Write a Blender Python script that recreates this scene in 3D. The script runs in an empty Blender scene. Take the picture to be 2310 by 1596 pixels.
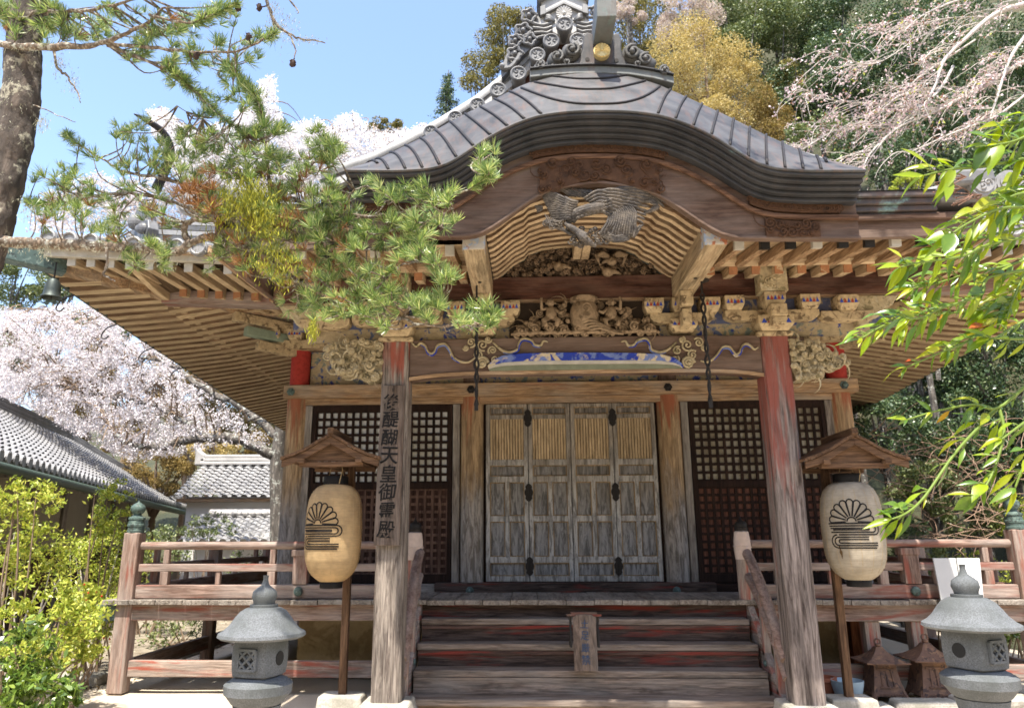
import bpy, math, random
import numpy as np
from mathutils import Vector, Matrix
SC = bpy.context.scene
COL = SC.collection
RND = random.Random(7)
RNG = np.random.default_rng(11)
# ------------------------------------------------------------------ camera
F_PX, PITCH, YAW, ROLL, CX, SX = 1660.77, .2466, .0443, -.0035, -.5388, -36.484
cp, sp, cy, sy = math.cos(PITCH), math.sin(PITCH), math.cos(YAW), math.sin(YAW)
FW = Vector((-sy*cp, cy*cp, sp)); R0 = Vector((cy, sy, 0)); U0 = R0.cross(FW)
RV = R0*math.cos(ROLL) + U0*math.sin(ROLL); UV = U0*math.cos(ROLL) - R0*math.sin(ROLL)
CAM = Vector((CX, 0, 1.55))
cd = bpy.data.cameras.new("camera"); co = bpy.data.objects.new("camera", cd); COL.objects.link(co)
co.matrix_world = Matrix(((RV.x, UV.x, -FW.x, CAM.x), (RV.y, UV.y, -FW.y, CAM.y), (RV.z, UV.z, -FW.z, CAM.z), (0, 0, 0, 1)))
cd.sensor_width = 36; cd.lens = F_PX/2310*36; cd.shift_x = -SX/2310
cd.clip_start = .05; cd.clip_end = 600
cd.dof.use_dof = True; cd.dof.focus_distance = 2.0; cd.dof.aperture_fstop = 9.0
SC.camera = co
# ------------------------------------------------------------------ world, sun, exposure
SUN_EL, SUN_AZ = math.radians(66.5), math.radians(-9)      # azimuth: from behind the camera, a little to the left
sund = Vector((math.sin(SUN_AZ)*math.cos(SUN_EL), -math.cos(SUN_AZ)*math.cos(SUN_EL), math.sin(SUN_EL)))
w = bpy.data.worlds.new("World"); SC.world = w; w.use_nodes = True
wn = w.node_tree; sky = wn.nodes.new("ShaderNodeTexSky"); sky.sky_type = 'NISHITA'; sky.sun_disc = False
sky.sun_elevation = SUN_EL; sky.sun_rotation = math.radians(180)-SUN_AZ; sky.altitude = 300; sky.air_density = 1.0; sky.dust_density = 2.0
bg = wn.nodes["Background"]; bg.inputs["Strength"].default_value = .15
wn.links.new(sky.outputs[0], bg.inputs[0])
sl = bpy.data.lights.new("sun", 'SUN'); sl.energy = 4.0; sl.angle = math.radians(.5); sl.color = (1, .94, .84)
so = bpy.data.objects.new("sun", sl); COL.objects.link(so); so.rotation_euler = (-sund).to_track_quat('-Z', 'Y').to_euler()
SC.view_settings.view_transform = 'Standard'; SC.view_settings.look = 'None'; SC.view_settings.gamma = 1
SC.view_settings.exposure = 1.55
SC.cycles.max_bounces = 8; SC.cycles.transparent_max_bounces = 8

# ------------------------------------------------------------------ helpers
def at(x, y, Y=None, Z=None, X=None):
    d = FW + RV*((x-1155-SX)/F_PX) + UV*((798-y)/F_PX)
    t = (Y-CAM.y)/d.y if Y is not None else (Z-CAM.z)/d.z if Z is not None else (X-CAM.x)/d.x
    return CAM + d*t
def zz(x, y, Y): return at(x, y, Y=Y).z
def lerp(a, b, t): return a+(b-a)*t
def interp(x, xs, ys): return float(np.interp(x, xs, ys))

class MB:
    def __init__(s): s.v = []; s.f = []; s.mi = []
    def add(s, vs, fs):
        o = len(s.v); s.v += [tuple(v) for v in vs]; s.f += [tuple(i+o for i in f) for f in fs]; return s
    def hexa(s, c):  # 8 corners: bottom 4 ccw, top 4
        return s.add(c, [(3, 2, 1, 0), (4, 5, 6, 7), (0, 1, 5, 4), (1, 2, 6, 5), (2, 3, 7, 6), (3, 0, 4, 7)])
    def box(s, x0, x1, y0, y1, z0, z1):
        return s.hexa([(x0, y0, z0), (x1, y0, z0), (x1, y1, z0), (x0, y1, z0), (x0, y0, z1), (x1, y0, z1), (x1, y1, z1), (x0, y1, z1)])
    def frustum(s, cx, cy, z0, z1, a0, b0, a1, b1):
        return s.hexa([(cx-a0, cy-b0, z0), (cx+a0, cy-b0, z0), (cx+a0, cy+b0, z0), (cx-a0, cy+b0, z0), (cx-a1, cy-b1, z1), (cx+a1, cy-b1, z1), (cx+a1, cy+b1, z1), (cx-a1, cy+b1, z1)])
    def beam(s, p, q, w, h, up=(0, 0, 1), w2=None, h2=None):
        p = Vector(p); q = Vector(q); d = (q-p).normalized(); up = Vector(up)
        r = d.cross(up); r = r.normalized() if r.length > 1e-5 else Vector((1, 0, 0)); u = r.cross(d)
        c = []
        for P, ww, hh in ((p, w, h), (q, w2 or w, h2 or h)):
            c += [P-r*ww/2-u*hh/2, P+r*ww/2-u*hh/2, P+r*ww/2+u*hh/2, P-r*ww/2+u*hh/2]
        return s.add(c, [(0, 1, 2, 3), (7, 6, 5, 4), (4, 5, 1, 0), (5, 6, 2, 1), (6, 7, 3, 2), (7, 4, 0, 3)])
    def tube(s, pts, rad, n=6, caps=True):
        pts = [Vector(p) for p in pts]
        if not isinstance(rad, (list, tuple)): rad = [rad]*len(pts)
        vs = []; fs = []; pu = None
        for i, p in enumerate(pts):
            d = (pts[min(i+1, len(pts)-1)]-pts[max(i-1, 0)])
            d = d.normalized() if d.length > 1e-9 else Vector((0, 0, 1))
            if pu is None:
                a = Vector((0, 0, 1)) if abs(d.z) < .9 else Vector((1, 0, 0)); u = a.cross(d).normalized()
            else:
                u = pu-d*pu.dot(d); u = u.normalized() if u.length > 1e-6 else d.orthogonal().normalized()
            pu = u; v = d.cross(u)
            for k in range(n):
                t = 2*math.pi*k/n; vs.append(p+(u*math.cos(t)+v*math.sin(t))*rad[i])
        m = len(pts)
        for i in range(m-1):
            for k in range(n):
                k2 = (k+1) % n; fs.append((i*n+k, i*n+k2, (i+1)*n+k2, (i+1)*n+k))
        if caps: fs += [tuple(range(n-1, -1, -1)), tuple((m-1)*n+k for k in range(n))]
        return s.add(vs, fs)
    def lathe(s, cx, cy, prof, n=24, sq=0, rot=0):
        vs = []; fs = []
        for r, z in prof:
            for k in range(n):
                t0 = 2*math.pi*k/n; rr = r/(max(abs(math.cos(t0)), abs(math.sin(t0)))**sq) if sq else r; t = t0+rot; c, q = math.cos(t), math.sin(t)
                vs.append((cx+rr*c, cy+rr*q, z))
        m = len(prof)
        for i in range(m-1):
            for k in range(n):
                k2 = (k+1) % n; fs.append((i*n+k, i*n+k2, (i+1)*n+k2, (i+1)*n+k))
        fs += [tuple(range(n-1, -1, -1)), tuple((m-1)*n+k for k in range(n))]
        return s.add(vs, fs)
    def disc(s, c, nrm, r, d, n=20):
        c = Vector(c); nrm = Vector(nrm).normalized(); return s.tube([c, c+nrm*d], r, n)
    def ball(s, c, r, n=8, m=6, sc=(1, 1, 1)):
        c = Vector(c); vs = []; fs = []
        for i in range(1, m):
            a = math.pi*i/m
            for k in range(n):
                b = 2*math.pi*k/n; vs.append((c.x+r*sc[0]*math.sin(a)*math.cos(b), c.y+r*sc[1]*math.sin(a)*math.sin(b), c.z+r*sc[2]*math.cos(a)))
        vs += [(c.x, c.y, c.z+r*sc[2]), (c.x, c.y, c.z-r*sc[2])]; T = (m-1)*n
        for i in range(m-2):
            for k in range(n):
                k2 = (k+1) % n; fs.append((i*n+k, (i+1)*n+k, (i+1)*n+k2, i*n+k2))
        for k in range(n):
            k2 = (k+1) % n; fs += [(T, k, k2), (T+1, (m-2)*n+k2, (m-2)*n+k)]
        return s.add(vs, fs)
    def prism(s, outline, y0, y1):  # outline of (x,z), extruded along y; y may be a function of x
        n = len(outline)
        vs = [(x, y0, z) for x, z in outline]+[(x, y1, z) for x, z in outline]
        fs = [tuple(range(n)), tuple(range(2*n-1, n-1, -1))]
        for i in range(n):
            j = (i+1) % n; fs.append((i+n, j+n, j, i))
        return s.add(vs, fs)
    def grid(s, P):  # P[i][j] points
        a = len(P); b = len(P[0]); o = [p for r in P for p in r]
        return s.add(o, [(i*b+j, (i+1)*b+j, (i+1)*b+j+1, i*b+j+1) for i in range(a-1) for j in range(b-1)])
    def strip_solid(s, top, bot, y0, y1):  # band between two (x,z) curves with a depth in y
        n = len(top); vs = []
        for (a, b) in zip(top, bot): vs += [(a[0], y0, a[1]), (b[0], y0, b[1]), (b[0], y1, b[1]), (a[0], y1, a[1])]
        fs = [(0, 1, 2, 3), (4*n-1, 4*n-2, 4*n-3, 4*n-4)]
        for i in range(n-1):
            for k in range(4):
                k2 = (k+1) % 4; fs.append((4*i+k2, 4*i+k, 4*i+4+k, 4*i+4+k2))
        return s.add(vs, fs)
    def curl(s, c, r, turns=1.6, th=.012, flip=1, a0=0, yb=0, tail=None):  # spiral scroll in the XZ plane
        n = int(10*turns)+2; pts = []; rad = []
        for i in range(n):
            t = i/(n-1); rr = r*(1-.82*t); a = a0+flip*2*math.pi*turns*t
            pts.append((c[0]+rr*math.cos(a), c[1]-yb*t, c[2]+rr*math.sin(a))); rad.append(th*(1-.35*t))
        if tail is not None: pts.insert(0, tail); rad.insert(0, th*.4)
        s.tube(pts, rad, 5); s.ball(pts[-1], th*1.3, 6, 4); return s
    def build(s, name, mat, parent=None, bevel=0, smooth=False, seg=2):
        me = bpy.data.meshes.new(name); me.from_pydata(s.v, [], s.f); me.update()
        o = bpy.data.objects.new(name, me); COL.objects.link(o)
        if mat: me.materials.append(mat)
        if parent is not None:
            o.parent = parent; o.matrix_parent_inverse = Matrix.Translation(-ROOTLOC.get(parent.name, Vector((0, 0, 0))))
        if bevel:
            m = o.modifiers.new("bevel", 'BEVEL'); m.width = bevel; m.segments = seg; m.limit_method = 'ANGLE'; m.angle_limit = .7
        if smooth:
            for p in me.polygons: p.use_smooth = True
            if smooth == 'auto':
                try: me.set_sharp_from_angle(angle=.7)
                except Exception: pass
        return o
ROOTLOC = {}
def two_tone(o, mat, axis=1):   # second, darker material on the faces along axis
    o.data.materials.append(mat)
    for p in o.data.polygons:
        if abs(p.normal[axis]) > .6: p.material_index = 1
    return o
def tag(o, label=None, cat=None, group=None, kind=None):
    if label: o['label'] = label
    if cat: o['category'] = cat
    if group: o['group'] = group
    if kind: o['kind'] = kind
    return o
def thing(name, loc, label, cat, group=None):
    o = bpy.data.objects.new(name, None); COL.objects.link(o); o.location = loc; o.empty_display_size = .1
    ROOTLOC[o.name] = Vector(loc); return tag(o, label, cat, group)
def copy_tree(o, parent=None):
    c = o.copy(); COL.objects.link(c)
    if parent is not None: c.parent = parent; c.matrix_parent_inverse = o.matrix_parent_inverse.copy()
    for ch in o.children: copy_tree(ch, c)
    return c
def npmesh(name, V, F, mat, parent=None, smooth=False):
    me = bpy.data.meshes.new(name); V = np.asarray(V, np.float32); F = np.asarray(F, np.int32)
    me.vertices.add(len(V)); me.vertices.foreach_set("co", V.ravel())
    k = F.shape[1]; me.loops.add(F.size); me.loops.foreach_set("vertex_index", F.ravel())
    me.polygons.add(len(F)); me.polygons.foreach_set("loop_start", np.arange(0, F.size, k, dtype=np.int32))
    me.polygons.foreach_set("loop_total", np.full(len(F), k, np.int32))
    me.update(); me.validate()
    me.materials.append(mat); o = bpy.data.objects.new(name, me); COL.objects.link(o)
    if parent is not None:
        o.parent = parent; o.matrix_parent_inverse = Matrix.Translation(-ROOTLOC.get(parent.name, Vector((0, 0, 0))))
    if smooth: me.polygons.foreach_set("use_smooth", np.ones(len(F), bool))
    return o
def unit(a): return a/np.maximum(np.linalg.norm(a, axis=-1, keepdims=True), 1e-9)
def leaf_quads(C, L, W, D=None, N=None, rng=RNG, fold=0.):
    """pointed leaf quads: centre C, length L, width W, axis D, normal N"""
    n = len(C); C = np.asarray(C)
    L = np.broadcast_to(np.asarray(L, float), (n,))[:, None]; W = np.broadcast_to(np.asarray(W, float), (n,))[:, None]
    if D is None: D = unit(rng.normal(size=(n, 3)))
    if N is None: N = rng.normal(size=(n, 3))
    S = unit(np.cross(D, N)); Nn = np.cross(S, D)
    V = np.stack([C-D*L/2, C+S*W/2+Nn*fold*W-D*L*.08, C+D*L/2-Nn*fold*W, C-S*W/2+Nn*fold*W-D*L*.08], 1).reshape(-1, 3)
    return V, np.arange(4*n).reshape(n, 4)
# ------------------------------------------------------------------ materials
class NT:
    def __init__(s, name):
        m = bpy.data.materials.new(name); m.use_nodes = True; s.m = m; s.t = m.node_tree; s.b = s.t.nodes["Principled BSDF"]; s.out = s.t.nodes["Material Output"]
        s.b.inputs["Roughness"].default_value = .7
        s.tc = s.n("ShaderNodeTexCoord")
    def n(s, ty, **k):
        nd = s.t.nodes.new(ty)
        for a, b in k.items(): setattr(nd, a, b)
        return nd
    def l(s, a, b): s.t.links.new(a, b)
    def coord(s, scale=(1, 1, 1), loc=(0, 0, 0), rot=(0, 0, 0)):
        mp = s.n("ShaderNodeMapping"); mp.inputs["Scale"].default_value = scale; mp.inputs["Location"].default_value = loc; mp.inputs["Rotation"].default_value = rot
        s.l(s.tc.outputs["Object"], mp.inputs[0]); return mp.outputs[0]
    def noise(s, vec, scale, detail=5, rough=.55, dist=0):
        nd = s.n("ShaderNodeTexNoise"); nd.inputs["Scale"].default_value = scale; nd.inputs["Detail"].default_value = detail
        nd.inputs["Roughness"].default_value = rough; nd.inputs["Distortion"].default_value = dist; s.l(vec, nd.inputs["Vector"]); return nd.outputs["Fac"]
    def ramp(s, fac, stops, interp='LINEAR'):
        r = s.n("ShaderNodeValToRGB"); r.color_ramp.interpolation = interp; e = r.color_ramp.elements
        while len(e) < len(stops): e.new(.5)
        for i, (p, c) in enumerate(stops):
            e[i].position = p; e[i].color = (c, c, c, 1) if isinstance(c, (int, float)) else (*c, 1)
        s.l(fac, r.inputs[0]); return r.outputs[0]
    def mix(s, fac, a, b, mode='MIX'):
        m = s.n("ShaderNodeMix", data_type='RGBA', blend_type=mode)
        for sock, v in ((m.inputs[0], fac), (m.inputs[6], a), (m.inputs[7], b)):
            if hasattr(v, 'is_output'): s.l(v, sock)
            else: sock.default_value = v if isinstance(v, (int, float)) else (*v, 1)
        return m.outputs[2]
    def bump(s, h, st=.3, d=.01):
        b = s.n("ShaderNodeBump"); b.inputs["Strength"].default_value = st; b.inputs["Distance"].default_value = d
        s.l(h, b.inputs["Height"]); s.l(b.outputs[0], s.b.inputs["Normal"])
    def col(s, c):
        if hasattr(c, 'is_output'): s.l(c, s.b.inputs["Base Color"])
        else: s.b.inputs["Base Color"].default_value = (*c, 1)
    def set(s, **k):
        for a, v in k.items(): s.b.inputs[a.replace('_', ' ')].default_value = v
        return s
def axs(ax, a, b): return {'x': (a, b, b), 'y': (b, a, b), 'z': (b, b, a)}[ax]
_W = {}
def zmix(T, n, zp):   # paint survives best between the heights zp
    sx = T.n("ShaderNodeSeparateXYZ"); T.l(T.tc.outputs["Object"], sx.inputs[0]); mr = T.n("ShaderNodeMapRange"); T.l(sx.outputs[2], mr.inputs[0]); mr.inputs[1].default_value, mr.inputs[2].default_value = zp[0], zp[1]; mr.inputs[3].default_value, mr.inputs[4].default_value = -.22, .16
    a = T.n("ShaderNodeMath", operation='ADD'); T.l(n, a.inputs[0]); T.l(mr.outputs[0], a.inputs[1]); return a.outputs[0]
def wood(key, c1, c2, ax='z', sc=1., grey=None, gamt=.5, paint=None, pamt=.4, paint2=None, rough=.8, bump=.5, seed=0, zp=None, zg=None, calm=1.):
    k = (key, ax)
    if k in _W: return _W[k]
    T = NT(key.replace(' ', '_')+'_wood_'+ax)
    g = T.coord(axs(ax, 1.3*sc, 17*sc), (seed*3.1, seed*1.7, seed))
    n1 = T.noise(g, 1.6, 8, .68, 1.2); n2 = T.noise(T.coord(axs(ax, 4*sc, 75*sc)), 1, 3, .6)
    c = T.ramp(n1, [(.37, tuple(x*.85 for x in c2)), (.60, tuple(min(1, x*1.06) for x in c1))])
    c = T.mix(.55*calm, c, T.ramp(n2, [(.32, .2), (.62, 1.0)]), 'MULTIPLY')
    ns = T.noise(T.coord(axs(ax, .7, 3.5), (1, seed*2, 4)), 1.7, 6, .7, .8); c = T.mix(.6*calm, c, T.ramp(ns, [(.36, .30), (.54, 1.0)]), 'MULTIPLY')
    oi = T.n('ShaderNodeObjectInfo'); c = T.mix(.30, c, T.ramp(oi.outputs['Random'], [(0, .62), (1, 1.15)]), 'MULTIPLY')
    n3 = T.noise(T.coord(axs(ax, .8, 3.2), (seed, 5, 2)), 1.5, 5, .65)
    if grey is not None: c = T.mix(T.ramp(n3, [(.5-.3*gamt, 0.), (.75-.3*gamt+.1, .9)]), c, T.mix(.5, grey, T.ramp(n1, [(.3, tuple(x*.5 for x in grey)), (.7, grey)])))
    ns0 = T.noise(T.coord(axs(ax, 2.2, 14), (1, 7, 4)), 1.5, 8, .75, .8)
    if zg is not None:   # greyed by rain towards the foot
        sx = T.n("ShaderNodeSeparateXYZ"); T.l(T.tc.outputs["Object"], sx.inputs[0]); mr = T.n("ShaderNodeMapRange"); T.l(sx.outputs[2], mr.inputs[0]); mr.inputs[1].default_value, mr.inputs[2].default_value = zg[0], zg[1]
        ad = T.n("ShaderNodeMath", operation='ADD'); T.l(mr.outputs[0], ad.inputs[0]); T.l(n3, ad.inputs[1]); c = T.mix(T.ramp(ad.outputs[0], [(.62, 0.), (.95, .85)]), c, T.mix(T.ramp(ns0, [(.42, 0.), (.56, 1.)]), tuple(x*.32 for x in zg[2]), zg[2]))
    if paint is not None:
        n4 = T.noise(T.coord(axs(ax, .7, 8), (3, seed, 8)), 1.6, 6, .6, .6)
        pc = T.mix(n2, paint, paint2 or tuple(x*.7 for x in paint))
        c = T.mix(T.ramp(zmix(T, n4, zp) if zp else n4, [(.70-.40*pamt, 0.), (.84-.40*pamt, .85)]), c, pc)
    T.col(c); T.b.inputs["Roughness"].default_value = max(rough, .85); T.b.inputs['Specular IOR Level'].default_value = .18
    T.bump(n1, bump, .012); _W[k] = T.m; return T.m
def painted(name, base, cols, scale=9, rough=.75, bump=.3, thr=.55, dirt=.35):
    T = NT(name); v = T.coord(); c = base
    for i, cc in enumerate(cols):
        n = T.noise(T.coord((1, 1, 1), (i*4.3, i*2.1, i)), scale*(1+.3*i), 4, .6, .6)
        c = T.mix(T.ramp(n, [(thr, 0.), (thr+.05, 1.)]), c, cc)
    n = T.noise(v, 24, 6, .7); c = T.mix(dirt, c, T.ramp(n, [(.3, .35), (.62, 1.)]), 'MULTIPLY')
    T.col(c); T.bump(n, bump, .008); T.b.inputs["Roughness"].default_value = rough; T.b.inputs['Specular IOR Level'].default_value = .2; return T.m
def flat(name, c, rough=.7, metal=0., var=.25, sc=30, bump=.15):
    T = NT(name); n = T.noise(T.coord(), sc, 5, .65)
    T.col(T.mix(n, tuple(x*(1-var) for x in c), tuple(min(1, x*(1+var)) for x in c))); T.set(Roughness=rough, Metallic=metal); T.b.inputs['Specular IOR Level'].default_value = .2; T.bump(n, bump, .006); return T.m
def stone(name, c, spk=.35, sc=120):
    T = NT(name); n = T.noise(T.coord(), sc, 3, .8); n2 = T.noise(T.coord(), 5, 5, .6)
    cc = T.mix(T.ramp(n, [(.38, 0.), (.62, 1.)]), tuple(x*(1-spk) for x in c), tuple(min(1, x*(1+spk)) for x in c))
    cc = T.mix(T.ramp(n2, [(.42, 0.), (.62, .75)]), cc, (c[0]*.55, c[1]*.57, c[2]*.52)); T.col(cc); T.set(Roughness=.85); T.bump(n, .35, .004); return T.m
def leafmat(name, stops, trans=.35, rough=.45, tcol=None, spec=.5, blotch=None):
    T = NT(name); g = T.n("ShaderNodeNewGeometry"); c = T.ramp(g.outputs["Random Per Island"], stops)
    if blotch is not None:
        c = T.mix(T.ramp(T.noise(T.coord(), 26, 5, .7), [(.56, 0.), (.70, .8)]), c, blotch[0]); c = T.mix(T.ramp(T.noise(T.coord((1, 1, 1), (4, 4, 4)), 60, 4, .7), [(.67, 0.), (.70, .85)]), c, blotch[1])
    T.col(c); T.set(Roughness=rough); T.b.inputs["Specular IOR Level"].default_value = spec
    tr = T.n("ShaderNodeBsdfTranslucent"); T.l(T.mix(1., c, tcol or (1.3, 1.25, .6), 'MULTIPLY'), tr.inputs[0])
    ms = T.n("ShaderNodeMixShader"); ms.inputs[0].default_value = trans; T.l(T.b.outputs[0], ms.inputs[1]); T.l(tr.outputs[0], ms.inputs[2]); T.l(ms.outputs[0], T.out.inputs[0]); return T.m
def bark(name, c1, c2, lich=(.42, .43, .36), sc=1., lam=.5):
    T = NT(name); v = T.n("ShaderNodeTexVoronoi"); v.inputs["Scale"].default_value = 1; T.l(T.coord((17*sc, 17*sc, 5.5*sc)), v.inputs["Vector"])
    n = T.noise(T.coord((1, 1, .5)), 14*sc, 8, .7, .5); c = T.mix(T.ramp(n, [(.35, 0.), (.7, 1.)]), c1, c2)
    c = T.mix(.6, c, T.ramp(v.outputs["Distance"], [(.25, 1.), (.55, .16)]), 'MULTIPLY')
    n2 = T.noise(T.coord((1, 1, 1), (7, 1, 2)), 9*sc, 6, .7); c = T.mix(T.ramp(n2, [(.68-.25*lam, 0.), (.76-.25*lam, 1.)]), c, lich)
    T.col(c); T.bump(n, .9, .03); T.set(Roughness=.95); return T.m

TAN, TAN2 = (.50, .325, .18), (.29, .17, .09)
def Wtan(ax): return wood('weathered tan', TAN, TAN2, ax, grey=(.36, .31, .25), gamt=.25, paint=(.30, .10, .05), pamt=.22, seed=1)
def Wsof(ax): return wood('soffit plank', (.17, .115, .07), (.10, .066, .04), ax, grey=(.09, .06, .04), gamt=.3, seed=15, bump=.4)  # brown deepened to stand for the shade in the rafter and rib gaps
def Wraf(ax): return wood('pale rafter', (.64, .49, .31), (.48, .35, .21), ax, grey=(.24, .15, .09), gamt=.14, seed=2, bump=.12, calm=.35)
def Wside(ax): return wood('brown rafter side', (.25, .155, .09), (.14, .08, .045), ax, grey=(.36, .27, .17), gamt=.2, seed=16, bump=.12, calm=.6)  # darker brown for the side faces of rafters and ribs
def Wbrn(ax): return wood('dark red brown', (.115, .048, .03), (.075, .032, .022), ax, grey=(.20, .12, .09), gamt=.2, seed=3, rough=.6, bump=.25)
def Whaf(ax): return wood('chestnut board', (.145, .084, .057), (.10, .057, .039), ax, grey=(.20, .145, .115), gamt=.5, seed=4, rough=.65, bump=.3)
def Wgry(ax): return wood('silvery grey', (.33, .285, .24), (.15, .12, .10), ax, grey=(.42, .385, .34), gamt=.25, seed=5, bump=.8)
def Wred(ax): return wood('faded red', (.42, .33, .27), (.24, .17, .13), ax, grey=(.36, .31, .28), gamt=.35, paint=(.36, .075, .045), pamt=.47, seed=6)
def Wrail(ax): return wood('reddish railing', (.36, .25, .20), (.20, .12, .09), ax, grey=(.40, .34, .30), gamt=.4, paint=(.26, .075, .05), pamt=.42, seed=7)
def Wdoor(ax): return wood('worn door', (.50, .435, .355), (.23, .195, .16), ax, grey=(.19, .18, .16), gamt=.25, seed=8, bump=.7, zg=(3.0, 1.1, (.50, .48, .45)))
def Wpan(ax): return wood('door panel', (.32, .28, .235), (.10, .09, .08), ax, grey=(.10, .095, .09), gamt=.3, seed=14, bump=.8, zg=(2.8, 1.1, (.34, .33, .32)))
def Wdark(ax): return wood('dark lattice', (.042, .022, .015), (.022, .012, .009), ax, seed=9, rough=.6, bump=.2)
def Wstep(ax): return wood('step board', (.31, .235, .185), (.11, .08, .062), ax, grey=(.30, .27, .24), gamt=.3, seed=10, bump=.8)
def Wrise(ax): return wood('riser board', (.13, .09, .073), (.05, .034, .027), ax, paint=(.24, .04, .028), pamt=.42, seed=11, bump=.8)
def Wfur(ax): return wood('lantern stand', (.20, .115, .065), (.11, .06, .035), ax, seed=12, bump=.4)
def Wboard(ax): return wood('plaque', (.19, .14, .11), (.10, .073, .058), ax, grey=(.22, .185, .16), gamt=.3, seed=13, bump=.6)
M_cream = painted('cream_bracket_paint', (.50, .385, .23), [(.27, .19, .11), (.17, .12, .07)], 9, thr=.57, dirt=.7)
M_olive = painted('olive_carving_paint', (.44, .36, .22), [(.24, .20, .11), (.50, .43, .29)], 12, thr=.56, dirt=.6)
M_carv = painted('bare_carving_wood', (.30, .215, .135), [(.16, .11, .065)], 10, thr=.55, dirt=.7)
M_carvd = painted('dark_carving_wood', (.22, .15, .095), [(.07, .05, .035)], 16, thr=.52, dirt=.7)
M_phx = painted('grey_carving_wood', (.15, .125, .105), [(.05, .042, .037), (.24, .195, .15)], 16, thr=.56, dirt=.9)
M_blue = painted('ultramarine_paint', (.025, .05, .33), [(.55, .46, .31), (.15, .2, .42)], 5, thr=.52)
M_frz = painted('painted_panel', (.42, .335, .21), [(.11, .14, .24), (.17, .21, .19), (.04, .06, .25)], 6.5, thr=.58, dirt=.55)
M_bluef = painted('faded_blue_paint', (.10, .115, .20), [(.33, .27, .19)], 9, thr=.54, dirt=.6)
M_red = painted('red_column_paint', (.36, .04, .03), [(.40, .30, .22)], 7, thr=.66, dirt=.5)
M_redp = flat('vermilion_paint', (.34, .05, .03)); M_bluep = flat('blue_paint', (.03, .06, .36)); M_white = flat('white_paint', (.42, .39, .33), var=.4, sc=9)
M_org = painted('orange_end_grain', (.33, .155, .075), [(.42, .32, .2)], 15, thr=.6)
M_iron = flat('black_iron', (.025, .022, .02), .55, .3); M_ink = flat('ink', (.010, .009, .009), .6, bump=0)
M_inkb = flat('blue_ink', (.035, .055, .10), .7, bump=0)
M_plast = painted('tan_plaster', (.40, .31, .18), [(.30, .22, .12)], 3, thr=.5, dirt=.3)
M_wplast = flat('white_plaster', (.72, .71, .69), .9, var=.08, sc=4)
M_paper = painted('window_paper', (.62, .63, .63), [(.52, .50, .44)], 2.5, thr=.5, dirt=.12); M_paperc = painted('yellowed_window_paper', (.40, .37, .30), [(.33, .29, .21), (.27, .23, .17)], 3, thr=.52, dirt=.25)
def feathered(name, c1, c2):
    T = NT(name); v = T.n("ShaderNodeTexVoronoi"); v.inputs["Scale"].default_value = 1; T.l(T.coord((30, 30, 120)), v.inputs["Vector"]); n = T.noise(T.coord((30, 30, 110)), 1.2, 5, .7, .6); n2 = T.noise(T.coord(), 9, 5, .7)
    c = T.mix(T.ramp(n2, [(.4, 0.), (.6, 1.)]), c1, c2); c = T.mix(.35, c, T.ramp(v.outputs["Distance"], [(.2, 1.), (.62, .3)]), 'MULTIPLY'); c = T.mix(.7, c, T.ramp(n, [(.38, .2), (.58, 1.)]), 'MULTIPLY')
    T.col(c); T.bump(n, .8, .012); T.set(Roughness=.9); T.b.inputs['Specular IOR Level'].default_value = .15; return T.m
M_phx = feathered('grey_feathered_carving', (.12, .108, .10), (.22, .185, .15))
def copper(name, c1, c2, verd, va, ax, rust=(.125, .068, .05), ra=.6):
    T = NT(name); n = T.noise(T.coord((2.2, 2.2, 2.2)), 1.6, 6, .65, .4); n2 = T.noise(T.coord((9, 2.2, 1.2), (2, 2, 2)), 1.6, 5, .7)
    c = T.mix(T.ramp(n, [(.35, 0.), (.65, 1.)]), c1, c2); c = T.mix(T.ramp(n2, [(.50, 0.), (.74, ra)]), c, rust)
    c = T.mix(T.ramp(T.noise(T.coord((1, 1, 1), (9, 3, 1)), 5, 7, .7), [(.72-va, 0.), (.85-va, 1.)]), c, verd)
    T.col(c); T.set(Metallic=0., Roughness=.55); T.b.inputs['Specular IOR Level'].default_value = .28; T.bump(n, .25, .02); return T.m
M_cop = copper('copper_roof_sheet', (.034, .034, .036), (.088, .086, .087), (.12, .18, .17), .05, 'z', (.12, .07, .052), .75)
M_cope = copper('copper_eave_edge', (.026, .027, .030), (.055, .054, .057), (.09, .15, .15), .06, 'x', (.06, .042, .036), .4)
M_copg = copper('green_copper', (.13, .14, .135), (.20, .205, .195), (.15, .24, .22), .12, 'x')
M_seam = flat('copper_seam', (.025, .022, .022), .6, .1)
M_verd = painted('verdigris_bronze', (.085, .125, .112), [(.05, .06, .055), (.15, .20, .175)], 16, thr=.55, rough=.5)
M_gold = flat('gold_leaf', (.72, .56, .26), .4, .5, .2)
def tilem(name, c1, c2):
    T = NT(name); g = T.n("ShaderNodeNewGeometry"); n = T.noise(T.coord(), 3, 6, .7); n2 = T.noise(T.coord(), 40, 4, .7)
    c = T.mix(T.ramp(n, [(.3, 0.), (.7, 1.)]), c1, c2); c = T.mix(.3, c, T.ramp(n2, [(.3, .4), (.7, 1.)]), 'MULTIPLY'); T.col(c); T.set(Roughness=.5); T.bump(n2, .2, .005); return T.m
M_tile = tilem('grey_roof_tile', (.18, .178, .178), (.36, .352, .345)); M_tiled = tilem('dark_ridge_tile', (.10, .10, .102), (.21, .205, .20))
M_tilew = tilem('weathered_white_tile', (.33, .32, .305), (.52, .50, .47)); M_onig = tilem('grey_ridge_ornament', (.085, .085, .09), (.19, .185, .18))
M_stone = stone('granite', (.115, .122, .128), .32); M_kerb = stone('kerb_stone', (.40, .37, .32), .25, 60)
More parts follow.
